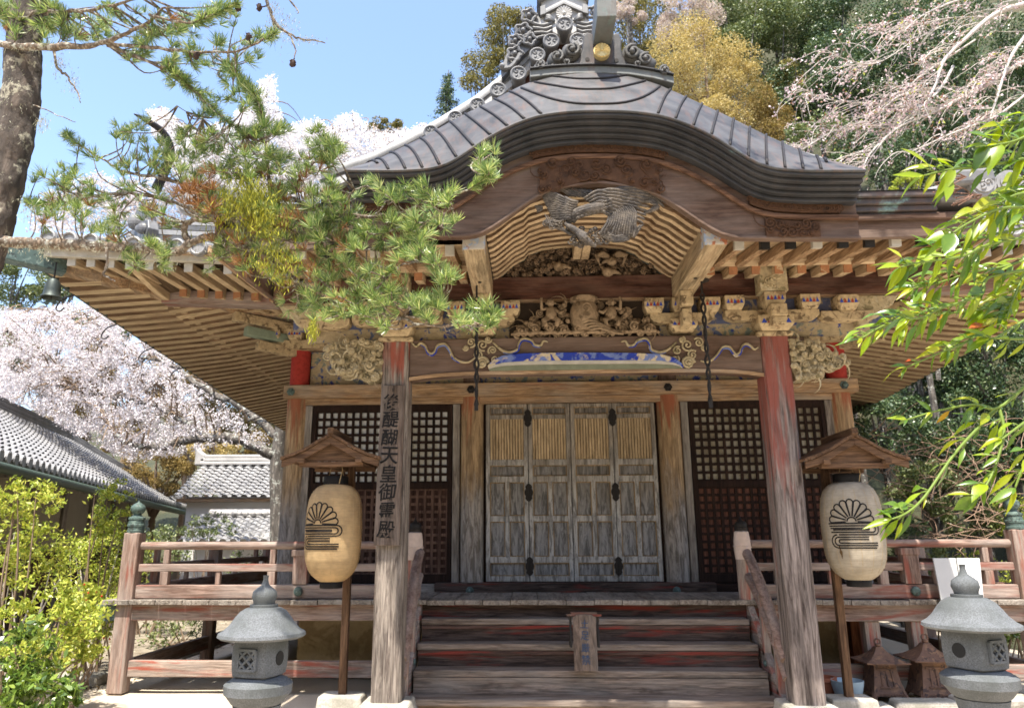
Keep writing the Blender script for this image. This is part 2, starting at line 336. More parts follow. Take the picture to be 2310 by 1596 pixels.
M_rust = painted('rusty_iron', (.17, .10, .07), [(.26, .15, .09), (.09, .06, .05)], 12, thr=.55, rough=.7)
M_pbark = bark('pine_bark', (.07, .055, .045), (.20, .155, .125), (.36, .33, .25), 1.1, .5); M_pbr = bark('pine_twig_bark', (.24, .17, .115), (.42, .33, .25), (.52, .51, .44), 3., .6)
M_cbark = bark('cherry_bark', (.10, .085, .07), (.24, .21, .18), (.40, .41, .36), 1., .5)
M_wcb = flat('weeping_branch_bark', (.50, .45, .40), .9, var=.35, sc=20); M_tw = flat('bare_twig_bark', (.22, .16, .11), .9, var=.35, sc=20)
# ------------------------------------------------------------------ ground and hills
def build_ground():
    T = NT('sandy_ground'); n = T.noise(T.coord(), 1.3, 8, .7); n2 = T.noise(T.coord(), 60, 4, .8)
    c = T.mix(n, (.42, .355, .27), (.60, .52, .41)); c = T.mix(.4, c, T.ramp(n2, [(.3, .45), (.6, 1.)]), 'MULTIPLY')
    T.col(c); T.set(Roughness=.95); T.bump(n2, .5, .01)
    N = 60; xs = np.concatenate([np.linspace(-250, -12, 12), np.linspace(-11, 11, 70), np.linspace(12, 250, 12)]); ys = np.concatenate([np.linspace(-60, 2, 10), np.linspace(2.3, 22, 70), np.linspace(24, 300, 14)])
    X, Y = np.meshgrid(xs, ys, indexing='ij'); Z = .012*np.sin(X*3.1+Y)*np.sin(Y*2.3-X*.7)
    Z = np.where((np.abs(X) < 12) & (Y > 2) & (Y < 22), Z-.012, -.02)
    V = np.stack([X, Y, Z], -1).reshape(-1, 3); a, b = X.shape
    i = np.arange((a-1)*(b-1)); r = i//(b-1); q = i % (b-1); F = np.stack([r*b+q, (r+1)*b+q, (r+1)*b+q+1, r*b+q+1], 1)
    o = npmesh('ground', V, F, T.m, smooth=True); tag(o, kind='structure', label='pale sandy temple yard')
def hill_h(X, Y):
    t = np.clip((X/np.maximum(Y, 1)+.36)/.42, 0, 1); s = t*t*(3-2*t)
    base = np.clip(Y-17-(1-s)*9, 0, None)
    return base*(.30+.75*s)*(1+.06*np.sin(X*.5)+.05*np.sin(Y*.7+X*.3))+np.clip(X-7-.0*Y, 0, 30)*.8*np.clip((Y-9)/4, 0, 1)
def build_hill():
    T = NT('hill_litter'); n = T.noise(T.coord(), .9, 8, .7); T.col(T.ramp(n, [(.3, (.022, .028, .012)), (.55, (.05, .05, .02)), (.75, (.11, .075, .04))])); T.set(Roughness=.95); T.bump(n, .8, .3)
    xs = np.linspace(-70, 70, 100); ys = np.linspace(9, 75, 80); X, Y = np.meshgrid(xs, ys, indexing='ij'); Z = hill_h(X, Y)-.03
    Z = np.minimum(Z, 46)
    V = np.stack([X, Y, Z], -1).reshape(-1, 3); a, b = X.shape
    i = np.arange((a-1)*(b-1)); r = i//(b-1); q = i % (b-1); F = np.stack([r*b+q, (r+1)*b+q, (r+1)*b+q+1, r*b+q+1], 1)
    tag(npmesh('hillside', V, F, T.m, smooth=True), kind='structure', label='wooded hillside behind the hall')
build_ground(); build_hill()
def build_sky_block_hill():   # unseen hill added behind the camera to block low sky light
    xs = np.linspace(-90, 90, 40); ys = np.linspace(-80, -11, 30); X, Y = np.meshgrid(xs, ys, indexing='ij'); Z = np.minimum((-11-Y)*.95, 17)*(1+.1*np.sin(X*.4)*np.sin(Y*.6))+1.2*np.sin(X*1.3+Y)*np.clip((-11-Y)/6, 0, 1)-.03
    V = np.stack([X, Y, Z], -1).reshape(-1, 3); a, b = X.shape; i = np.arange((a-1)*(b-1)); r = i//(b-1); q = i % (b-1)
    tag(npmesh('hillside', V, np.stack([r*b+q, (r+1)*b+q, (r+1)*b+q+1, r*b+q+1], 1), bpy.data.materials['hill_litter'], smooth=True), kind='structure', label='unseen hill added behind the camera to block low sky light')
build_sky_block_hill()
def build_soil():
    T = NT('garden_soil'); n = T.noise(T.coord(), 2.2, 8, .7); n2 = T.noise(T.coord(), 25, 6, .75); c = T.mix(T.ramp(n, [(.35, 0.), (.65, 1.)]), (.20, .16, .11), (.38, .33, .25)); c = T.mix(.5, c, T.ramp(n2, [(.3, .3), (.65, 1.)]), 'MULTIPLY'); T.col(c); T.set(Roughness=.95); T.bump(n2, .9, .03)
    e = [(-5.25, 8.9), (-5.35, 8.3), (-5.9, 8.0), (-6.6, 7.75), (-7.2, 6.8), (-7.4, 5.4), (-12, 4.8), (-24, 9), (-24, 24), (-5.3, 24), (-5.3, 15)]; m = MB(); m.add([(x, y, .012) for x, y in e], [tuple(range(len(e)))[::-1]]); o = m.build('garden_soil', T.m); tag(o, 'dark garden soil left of the hall', kind='structure')
build_soil()

# ------------------------------------------------------------------ the hall
HALL = thing('temple_hall', (0, 9.5, 0), 'weathered wooden temple hall with curved gable porch, carvings and steep steps', 'temple')
def P(name, mb, mat, bevel=0, smooth=False, parent=None): return mb.build(name, mat, parent or HALL, bevel, smooth)
YW = 9.5
def build_walls():
    # columns of the front wall
    for x, sq in ((-3.56, 0), (-1.27, 0), (1.26, 0), (3.42, 0)):
        m = MB(); m.lathe(x, 9.46, [(.15, .93), (.15, 3.335)], 20); P('column', m, wood('hall column', (.50, .35, .20), (.30, .19, .105), 'z', paint=(.32, .10, .05), pamt=.40, seed=31, zp=(2.3, 3.3), zg=(2.6, 1.0, (.36, .33, .30))), smooth='auto')
    for x in (-3.56, 3.42):  # red upper ends of the corner columns
        m = MB(); m.lathe(x, 9.42, [(.125, 3.515), (.125, 4.02)], 20); P('column_top', m, M_red, smooth='auto')
    for s in (-1, 1):  # side columns going back
        for y in (11.6, 13.7, 15.8):
            m = MB(); m.lathe(3.5*s, y, [(.15, 0), (.15, 4.1)], 14); P('column', m, Wtan('z'), smooth='auto')
        m = MB(); m.box(3.46*s-.04, 3.46*s+.04, 9.6, 16, .9, 4.2); P('side_wall', m, Wtan('z'))
    m = MB(); m.box(-3.72, 3.62, 9.28, 9.5, 3.335, 3.51); P('head_beam', m, Wtan('x'), .008)
    for x in (-3.62, -1.27, 1.24, 3.44):   # flower shaped nail covers
        m = MB(); m.disc((x, 9.285, 3.42), (0, -1, 0), .055, .02, 6); m.ball((x, 9.262, 3.42), .028, 8, 6, (1, .7, 1)); P('nail_cover', m, M_iron if abs(x) < 2 else M_verd)
    m = MB(); m.box(-3.5, 3.4, 9.36, 9.46, 3.255, 3.333); P('door_lintel', m, Wtan('x'))
    m = MB(); m.box(-1.7, 1.66, 9.24, 9.42, .87, 1.045); P('threshold_beam', m, Wrise('x'), .008)
    m = MB(); m.box(-3.72, -1.702, 9.26, 9.42, .93, 1.03); P('sill_beam', m, Wgry('x'), .006)
    m = MB(); m.box(1.662, 3.62, 9.26, 9.42, .93, 1.03); P('sill_beam', m, Wdark('x'), .006)
    for x in (-1.27, 1.19):
        m = MB(); m.ball((x, 9.235, .955), .048, 14, 10, (1, .6, 1)); m.ball((x, 9.205, .955), .018, 8, 6); P('nail_cover', m, M_verd, smooth=True)
    # painted frieze
    m = MB(); m.box(-3.43, 3.29, 9.46, 9.5, 3.511, 4.0); P('painted_frieze', m, M_frz)
    m = MB(); m.box(-3.75, 3.65, 9.32, 9.52, 3.99, 4.1); P('frieze_rail', m, Whaf('x'), .006)
    m = MB(); m.box(-3.6, 3.5, 9.5, 9.56, .9, 4.25); P('rear_board', m, Wdark('z'))
    for x in (-1.27, 1.26):
        m = MB(); m.box(x-.11, x+.11, 9.38, 9.47, 3.511, 3.99); P('frieze_post', m, Whaf('z'))
def build_door(x0, x1, s):
    y = 9.44; W = x1-x0; zb, zt = 1.05, 3.25
    def X(u): return x0+u*W
    f = MB(); sw = .055
    f.box(x0+.004, x0+sw, y-.03, y+.03, zb, zt); f.box(x1-sw, x1-.004, y-.03, y+.03, zb, zt)
    for a, b in ((zb, 1.115), (1.27, 1.345), (1.765, 1.835), (2.25, 2.325), (2.46, 2.535), (3.055, 3.11), (3.205, zt)):
        f.box(x0+sw, x1-sw, y-.027, y+.027, a, b)
    f.box((x0+x1)/2-.028, (x0+x1)/2+.028, y-.027, y+.027, 1.345, 1.765); f.box((x0+x1)/2-.028, (x0+x1)/2+.028, y-.027, y+.027, 1.835, 2.25)
    leaf = P('door_leaf', f, Wdoor('z'), .006)
    p = MB(); p.box(x0+sw-.01, x1-sw+.01, y+.004, y+.015, zb+.02, 2.5); p.box(x0+sw-.01, x1-sw+.01, y, y+.015, 3.08, 3.23); P('door_panel', p, Wpan('z'), parent=leaf)
    p = MB()
    def fr(a, b, c, d):
        t = .011
        for q in ((a, a+t, c, d), (b-t, b, c, d), (a+t, b-t, c, c+t), (a+t, b-t, d-t, d)): p.box(q[0], q[1], y-.018, y-.001, q[2], q[3])
    xl, xr, xm = x0+sw, x1-sw, (x0+x1)/2
    fr(xl, xr, 1.115, 1.27); fr(xl, xr, 2.325, 2.46); fr(xl, xr, 3.11, 3.205); fr(xl, xm-.028, 1.345, 1.765); fr(xm+.028, xr, 1.345, 1.765); fr(xl, xm-.028, 1.835, 2.25); fr(xm+.028, xr, 1.835, 2.25)
    P('panel_moulding', p, wood('ochre moulding', (.42, .29, .15), (.26, .17, .09), 'z', seed=3), parent=leaf)
    n = 12; p = MB(); ww = (xr-xl)/n
    for i in range(n):
        p.box(xl+i*ww+.004, xl+(i+1)*ww-.004, y-.015+.004*(i % 2), y+.012, 2.535, 3.055)
    P('slat_panel', p, wood('ochre slats', (.60, .45, .27), (.40, .285, .165), 'z', paint=(.12, .11, .15), pamt=.2, seed=4, bump=.6, calm=.55), parent=leaf)
    return leaf
def hinge(x, z, par):
    o = [(0, .1), (.018, .085), (.03, .06), (.024, .045), (.034, .02), (.036, 0), (.034, -.02), (.024, -.045), (.03, -.06), (.018, -.085), (0, -.1)]
    o = [(a*1.5, b*1.15) for a, b in o]; m = MB(); m.prism([(x+a, z+b) for a, b in o]+[(x-a, z+b) for a, b in o[-2:0:-1]], 9.385, 9.408); m.tube([(x, 9.383, z-.07), (x, 9.383, z+.07)], .006, 6); P('hinge_plate', m, M_iron, parent=par)
def build_doors():
    xs = [-1.09, -.5475, -.006, .5355, 1.078]
    L = [build_door(xs[i], xs[i+1], i) for i in range(4)]
    for z in (3.06, 2.12, 1.23): hinge(xs[1], z, L[0]); hinge(xs[3], z, L[3])
    m = MB(); m.box(-1.12, 1.11, 9.475, 9.49, 1.04, 3.26); P('door_back', m, Wdark('z'))
def build_window(x0, x1, n, lower):
    zt, zb = 3.25, 1.04; y = 9.4; zm = 2.22
    f = MB(); f.box(x0, x0+.05, y-.03, y+.05, zb, zt); f.box(x1-.05, x1, y-.03, y+.05, zb, zt)
    f.box(x0+.05, x1-.05, y-.03, y+.05, zt-.08, zt); f.box(x0+.05, x1-.05, y-.03, y+.05, zm-.05, zm+.03); f.box(x0+.05, x1-.05, y-.03, y+.05, zb, zb+.1)
    fr = P('lattice_window', f, Wdark('z'), .004)
    g = MB(); a, b = x0+.05, x1-.05; sp = (b-a)/n; w = .0165
    for i in range(n+1): g.box(a+i*sp-w, a+i*sp+w, y-.012, y+.012, zm+.03, zt-.08)
    nr = 9; h = (zt-.08-zm-.03)/nr
    for j in range(nr+1): g.box(a, b, y-.008, y+.008, zm+.03+j*h-.0165, zm+.03+j*h+.0165)
    P('upper_lattice', g, Wdark('z'), parent=fr)
    q = MB(); q.box(a, b, y+.02, y+.026, zm+.03, zt-.08); P('paper_pane', q, M_paper if lower == 'a' else M_paperc, parent=fr)
    g = MB(); nr = 11; h = (zm-.05-zb-.1)/nr
    for i in range(n+1): g.box(a+i*sp-.017, a+i*sp+.017, y-.012, y+.01, zb+.1, zm-.05)
    for j in range(nr+1): g.box(a, b, y-.01, y+.01, zb+.1+j*h-.017, zb+.1+j*h+.017)
    P('lower_lattice', g, (wood('red brown lattice', (.17, .10, .072), (.10, .055, .04), 'z', seed=2) if lower == 'a' else Wdark('z')), parent=fr)
    q = MB()
    for i in range(n):
        for j in range(nr): q.frustum(a+(i+.5)*sp, y+.018, zb+.1+j*h+.012, zb+.1+(j+1)*h-.012, sp/2-.012, .008, sp/2-.02, .012)
    q.box(a, b, y+.028, y+.034, zb+.1, zm-.05); P('lattice_board', q, wood('lattice board '+lower, *(((.075, .038, .028), (.045, .022, .016)) if lower == 'a' else ((.20, .088, .06), (.12, .05, .035))), 'z', seed=6), parent=fr)
    for xx in (x0-.055, x1+.055):
        m = MB(); m.box(xx-.045, xx+.045, y-.03, y+.04, zb, zt); P('window_jamb', m, Wgry('z'), .005)
build_walls(); build_doors(); build_window(-3.34, -1.52, 18, 'a'); build_window(1.5, 3.2, 17, 'b')

def build_veranda():
    XL, XR = -4.86, 4.56
    m = MB()
    nb = 34
    for i in range(nb):
        a = XL-.25+i*(XR-XL+.45)/nb; b = a+(XR-XL+.45)/nb
        dz = RND.uniform(-.004, .004); m.box(a+.003, b-.003, 8.06+RND.uniform(-.01, .01), 9.3, .89+dz, .938+dz)
    for i in range(34):
        a = 9.3+i*.2; m.box(XL-.25, -3.5, a+.002, a+.198, .89, .938); m.box(3.45, XR+.2, a+.002, a+.198, .89, .938)
    P('veranda_floor', m, Wgry('y'), .004)
    for a, b in ((XL-.12, -1.9), (1.85, XR+.2)):
        m = MB(); m.box(a, b, 8.14, 8.3, .725, .888); P('floor_beam', m, Wrail('x'), .006)
    m = MB(); m.box(-1.88, 1.83, 8.16, 8.3, .72, .886); P('floor_beam', m, Wrise('x'), .006)
    m = MB(); m.box(XL-.36, XL-.125, 8.13, 8.31, .72, .885); P('beam_end_cap', m, M_verd, .006)
    for x in (XL, XR): 
        m = MB(); m.box(x-.08, x+.08, 8.32, 16, .725, .885); P('floor_beam', m, Wrail('y'))
        m = MB(); m.box(x-.035, x+.035, 8.25, 16, .16, .32); P('ground_beam', m, Wrail('y'))
    # posts under the floor and tie beams
    for x in (-4.9, 4.56):
        s = -1 if x < 0 else 1
        m = MB(); m.box(x-.085, x+.085, 8.11, 8.28, 0, 1.635); p = P('corner_post', m, Wrail('z'), .012)
        m = MB(); m.lathe(x, 8.195, [(.088, 1.636), (.09, 1.66), (.084, 1.665), (.084, 1.70), (.092, 1.705), (.092, 1.725), (.084, 1.73), (.082, 1.775), (.09, 1.78), (.088, 1.80), (.05, 1.815), (.04, 1.835), (.062, 1.85), (.08, 1.885), (.075, 1.92), (.05, 1.945), (.02, 1.96), (.008, 1.99), (.002, 2.01)], 20); P('bronze_finial', m, M_verd, smooth='auto', parent=p)
    for x in (-3.5, 2.95, 3.42):
        m = MB(); m.box(x-.075, x+.075, 8.16, 8.3, 0, .724); P('floor_post', m, Wred('z') if x > 0 else Wrail('z'), .008)
    for x in (XL, XR):
        for y in (10.3, 12.4, 14.5):
            m = MB(); m.box(x-.07, x+.07, y-.07, y+.07, 0, 1.5); P('floor_post', m, Wrail('z'), .008)
    m = MB(); m.box(XL+.05, -1.95, 8.17, 8.25, .16, .32); P('ground_beam', m, Wred('x'), .008)
    m = MB(); m.box(1.95, XR, 8.17, 8.25, .16, .31); P('ground_beam', m, Wred('x'), .008)
    # plastered mound under the hall
    m = MB(); m.box(-3.3, 3.2, 9.1, 15.5, 0, .86); P('plaster_base', m, M_plast, .05)
    m = MB(); m.box(3.05, 3.35, 8.95, 9.15, 0, .8); P('base_post', m, wood('orange post', (.30, .11, .05), (.17, .06, .03), 'z', seed=3))
    # railings
    def rails(p, q, nst, name=''):
        p = Vector(p); q = Vector(q); d = (q-p).normalized()
        ax = 'x' if abs(d.x) > .5 else 'y'
        m = MB(); a = p-d*0; m.tube([a+Vector((0, 0, 1.495)), q+Vector((0, 0, 1.495))], .042, 12); P('top_rail', m, Wrail(ax), smooth='auto')
        m = MB(); m.beam(a+Vector((0, 0, 1.263)), q+Vector((0, 0, 1.263)), .07, .08); P('middle_rail', m, Wrail(ax), .008)
        m = MB(); m.beam(a+Vector((0, 0, 1.015)), q+Vector((0, 0, 1.015)), .1, .14); P('bottom_rail', m, Wrail(ax), .01)
        for k in range(nst):
            c = p+(q-p)*((k+.5)/nst); w = .05 if k % 2 else .085
            m = MB(); m.box(c.x-w/2, c.x+w/2, c.y-w/2, c.y+w/2, 1.085, 1.223); P('rail_strut', m, Wrail('z'), .005)
            if k % 2 == 0:
                m = MB(); m.box(c.x-.03, c.x+.03, c.y-.03, c.y+.03, 1.304, 1.455); P('rail_strut', m, Wrail('z'), .005)
    rails((-4.81, 8.2, 0), (-1.86, 8.2, 0), 5); rails((1.80, 8.2, 0), (4.47, 8.2, 0), 5)
    rails((-4.88, 8.3, 0), (-4.88, 15.5, 0), 9); rails((4.54, 8.3, 0), (4.54, 15.5, 0), 9)
    for x in (-3.02, 3.42):
        m = MB(); m.box(x-.08, x+.08, 8.14, 8.26, 1.09, 1.44); m.box(x-.1, x+.1, 8.13, 8.27, 1.38, 1.45); P('rail_post', m, Wrail('z'), .008)
        m = MB(); m.ball((x, 8.13, 1.02), .05, 12, 8, (1, .6, 1)); P('nail_cover', m, M_verd, smooth=True)
    # newels at the head of the steps
    for x in (-1.78, 1.70):
        m = MB(); m.lathe(x, 8.15, [(.075, .94), (.075, 1.36)], 16); n = P('newel_post', m, Wred('z'), smooth='auto')
        m = MB(); m.lathe(x, 8.15, [(.08, 1.34), (.088, 1.45), (.086, 1.53), (.074, 1.62), (.06, 1.63)], 16)
        m.tube([(x+.087*math.cos(t), 8.15+.087*math.sin(t), 1.47+.008*math.sin(t*5)) for t in np.linspace(0, 6.28, 24)], .007, 5); P('newel_wrap', m, flat('faded_cloth_wrap', (.55, .44, .38), .9, var=.3, sc=14), smooth='auto', parent=n)
        m = MB(); m.lathe(x, 8.15, [(.066, 1.63), (.07, 1.66), (.062, 1.67), (.064, 1.70), (.05, 1.725), (.02, 1.74), (.006, 1.77), (.002, 1.79)], 16); P('bronze_finial', m, M_iron, smooth='auto', parent=n)
def build_stairs():
    zs = [.764, .553, .349, .145]; ys = [7.96, 7.72, 7.48, 7.22]
    for k, (z, y) in enumerate(zip(zs, ys)):
        ex = .18 if k == 3 else 0
        m = MB(); m.box(-1.67-ex, 1.66+ex*.2, y, y+.30, z-.062, z); st = P('step', m, Wstep('x'), .012)
        if k < 3:
            zt = ([.889]+[q-.063 for q in zs])[k]; m = MB(); m.box(-1.66, 1.65, y+.232, y+.2445, zt-.034, zt-.001); P('red_strip', m, wood('red strip', (.15, .09, .07), (.08, .05, .04), 'x', paint=(.27, .04, .028), pamt=.52, seed=2), parent=st)
        m = MB(); m.box(-1.66, 1.65, y+.245, y+.275, z+.001, ([.889]+[q-.063 for q in zs])[k]); P('riser', m, Wrise('x') if k < 3 else Wstep('x'), parent=st)
    m = MB(); m.box(-1.7, 1.68, 7.3, 8.1, -.02, .078); P('stair_base', m, Wtan('x'))
    for s, x in ((-1, -1.72), (1, 1.72)):
        m = MB(); m.prism([(7.20, 0), (7.20, .12), (8.14, .92), (8.14, .62), (7.5, 0)], x-.035, x+.035)
        m.v = [(b, a, c) for a, b, c in m.v]; P('stringer', m, Wred('y'), .008)
        # curved hand rails: two rails sweeping down to the pillar
        for dz, w, nm in ((.0, .05, 'stair_handrail'), (-.24, .045, 'stair_middle_rail')):
            pts = [(x, 8.12-.0*t, 0) for t in range(1)]
            pts = []
            for t in np.linspace(0, 1, 12):
                y = 8.12-1.0*t; z = 1.42+dz-.05*math.sin(t*3.1)*0-(.92+dz*.35)*(t**1.12)+.06*math.sin(t*math.pi); pts.append((x, y, z))
            m = MB(); m.tube(pts, w, 10); P(nm, m, wood('worn handrail', (.33, .225, .185), (.19, .115, .09), 'y', grey=(.34, .28, .25), gamt=.3, seed=17, calm=.6), smooth='auto')
        for t in (.45, .8):
            y = 8.12-t; m = MB(); zb = lerp(.92, .12, t); m.box(x-.035, x+.035, y-.035, y+.035, zb-.1, zb+.52-.12*t); P('rail_strut', m, Wred('z'), .006)
        m = MB(); m.ball((x+s*-.04, 7.62, .40), .03, 10, 8, (.6, 1, 1)); P('nail_cover', m, M_verd, smooth=True)
build_veranda(); build_stairs()
# ------------------------------------------------------------------ porch
TILT = .028
KX = .06
def klip(x):  # top lip of the curved gable
    u = abs(x-KX); return interp(u, [0, .15, .3, .5, .7, .9, 1.05, 1.2, 1.35, 1.6, 2.1], [4.918, 4.916, 4.905, 4.872, 4.79, 4.672, 4.553, 4.443, 4.398, 4.382, 4.385])-TILT*(x-KX)
def klip2(x): return 1.55+(klip(x)-1.55)*.983
def khafu(x):  # lower edge of the barge board
    u = abs(x-KX); return interp(u, [0, .3, .45, .58, .72, .86, .97, 1.08, 2.2], [4.36, 4.32, 4.27, 4.185, 4.075, 3.965, 3.90, 3.882, 3.885])-TILT*(x-KX)
def kback(x):  # crest line behind the lip
    u = abs(x-KX); return interp(u, [0, .3, .6, .9, 1.2, 1.5, 1.93, 2.1], [5.715, 5.68, 5.58, 5.41, 5.245, 5.06, 4.83, 4.74])-.02*(x-KX)
def smooth_curve(f, x0, x1, n):
    xs = np.linspace(x0, x1, n); z = np.array([f(x) for x in np.linspace(x0-.12, x1+.12, n+8)])
    xx = np.linspace(x0-.12, x1+.12, n+8)
    for _ in range(2): z[1:-1] = (z[:-2]+2*z[1:-1]+z[2:])/4
    return [(float(x), float(np.interp(x, xx, z))) for x in xs]
def build_pillars():
    for x, nm in ((-1.825, 'a'), (1.835, 'b')):
        w = .132; c = .022
        o = [(x-w+c, 6.92), (x+w-c, 6.92), (x+w, 6.92+c), (x+w, 7.184-c), (x+w-c, 7.184), (x-w+c, 7.184), (x-w, 7.184-c), (x-w, 6.92+c)]
        m = MB(); n = 8
        vs = [(a, b, z) for z in (.17, 1.2, 2.3, 3.43) for a, b in o]; fs = [tuple(range(7, -1, -1)), tuple(range(24, 32))]
        for i in range(3):
            for k in range(8): fs.append((i*8+k, i*8+(k+1) % 8, (i+1)*8+(k+1) % 8, (i+1)*8+k))
        m.add(vs, fs)
        if nm == 'a': mt = wood('bleached pillar', (.37, .315, .265), (.13, .10, .085), 'z', paint=(.34, .085, .055), pamt=.34, seed=21, bump=1., zp=(2.4, 3.3))
        else: mt = wood('red worn pillar', (.30, .25, .225), (.10, .075, .065), 'z', sc=.8, paint=(.30, .085, .062), pamt=.52, seed=24, bump=1., zp=(.9, 3.0))
        P('porch_pillar', m, mt)
        m = MB(); m.frustum(x, 7.05, 0, .17, .26, .26, .21, .21); P('pillar_plinth', m, M_kerb, .02)
        m = MB(); m.box(x-.17, x+.17, 6.885, 7.22, 3.431, 3.475); P('pillar_cap', m, M_cream, .015)
def masu(cx, cy, z0, w, h, wide=None, ends=True):
    """bearing block with a painted zigzag below"""
    m = MB(); wd = wide or w
    m.frustum(cx, cy, z0, z0+h*.42, w*.36, wd*.36, w*.5, wd*.5); m.box(cx-w*.5, cx+w*.5, cy-wd*.5, cy+wd*.5, z0+h*.42+.0005, z0+h)
    b = P('bearing_block', m, M_cream, .006)
    m1, m2 = MB(), MB(); n = 5; f = cy-wd*.5-.003
    for i in range(n):
        a = cx-w*.42+i*w*.84/n; q = w*.84/n; tri = [(a, z0+h*.43), (a+q*.9, z0+h*.43), (a+q*.45, z0+h*.74)]
        (m1 if i % 2 else m2).prism(tri, f, f+.004)
    P('painted_zigzag', m1, M_redp, parent=b); P('painted_zigzag', m2, M_bluep, parent=b)
def arm(cx, cy, z0, L, h, d=.12):
    o = [(cx-L/2, z0+h), (cx-L/2, z0+h*.45), (cx-L/2+.03, z0+h*.18), (cx-L/2+.09, z0), (cx+L/2-.09, z0), (cx+L/2-.03, z0+h*.18), (cx+L/2, z0+h*.45), (cx+L/2, z0+h)]
    m = MB(); m.prism(o, cy-d/2, cy+d/2); P('bracket_arm', m, M_cream, .006)
def scroll_field(m, pts_in, n, y, rmin, rmax, th, rng, depth=.06):
    """pack a region (predicate + bounds) with scrolls and beads"""
    x0, x1, z0, z1, ok = pts_in; done = []
    for _ in range(n*14):
        if len(done) >= n: break
        x, z = rng.uniform(x0, x1), rng.uniform(z0, z1)
        r = rng.uniform(rmin, rmax)
        if not ok(x, z): continue
        if any((x-a)**2+(z-b)**2 < (.7*(r+c))**2 for a, b, c in done): continue
        done.append((x, z, r)); yy = y-rng.uniform(0, depth)
        fl = rng.choice((-1, 1)); a0 = rng.uniform(0, 6.28)
        m.curl((x, yy, z), r, rng.uniform(1.2, 1.9), th*rng.uniform(.8, 1.3), fl, a0, .02)
        if rng.random() < .6:
            a = a0+rng.uniform(-.6, .6); p = [(x+r*math.cos(a0), yy, z+r*math.sin(a0))]
            for k in range(1, 6): p.append((x+(r+k*.025)*math.cos(a0-fl*k*.32), yy+.004*k, z+(r+k*.025)*math.sin(a0-fl*k*.32)))
            m.tube(p, [th*(1-.16*i) for i in range(6)], 5)
    return done
def pxpoly(pts, Y): return [(p.x, p.z) for p in (at(x, y, Y=Y) for x, y in pts)]
def pxline(pts, Y): return [at(x, y, Y=Y) for x, y in pts]
def catmull(pts, n=6):
    pts = [Vector(p) for p in pts]; o = []
    for i in range(len(pts)-1):
        a, b, c, d = pts[max(i-1, 0)], pts[i], pts[i+1], pts[min(i+2, len(pts)-1)]
        for k in range(n):
            t = k/n; o.append(.5*((2*b)+(c-a)*t+(2*a-5*b+4*c-d)*t*t+(3*b-3*c+d-a)*t**3))
    o.append(pts[-1]); return o
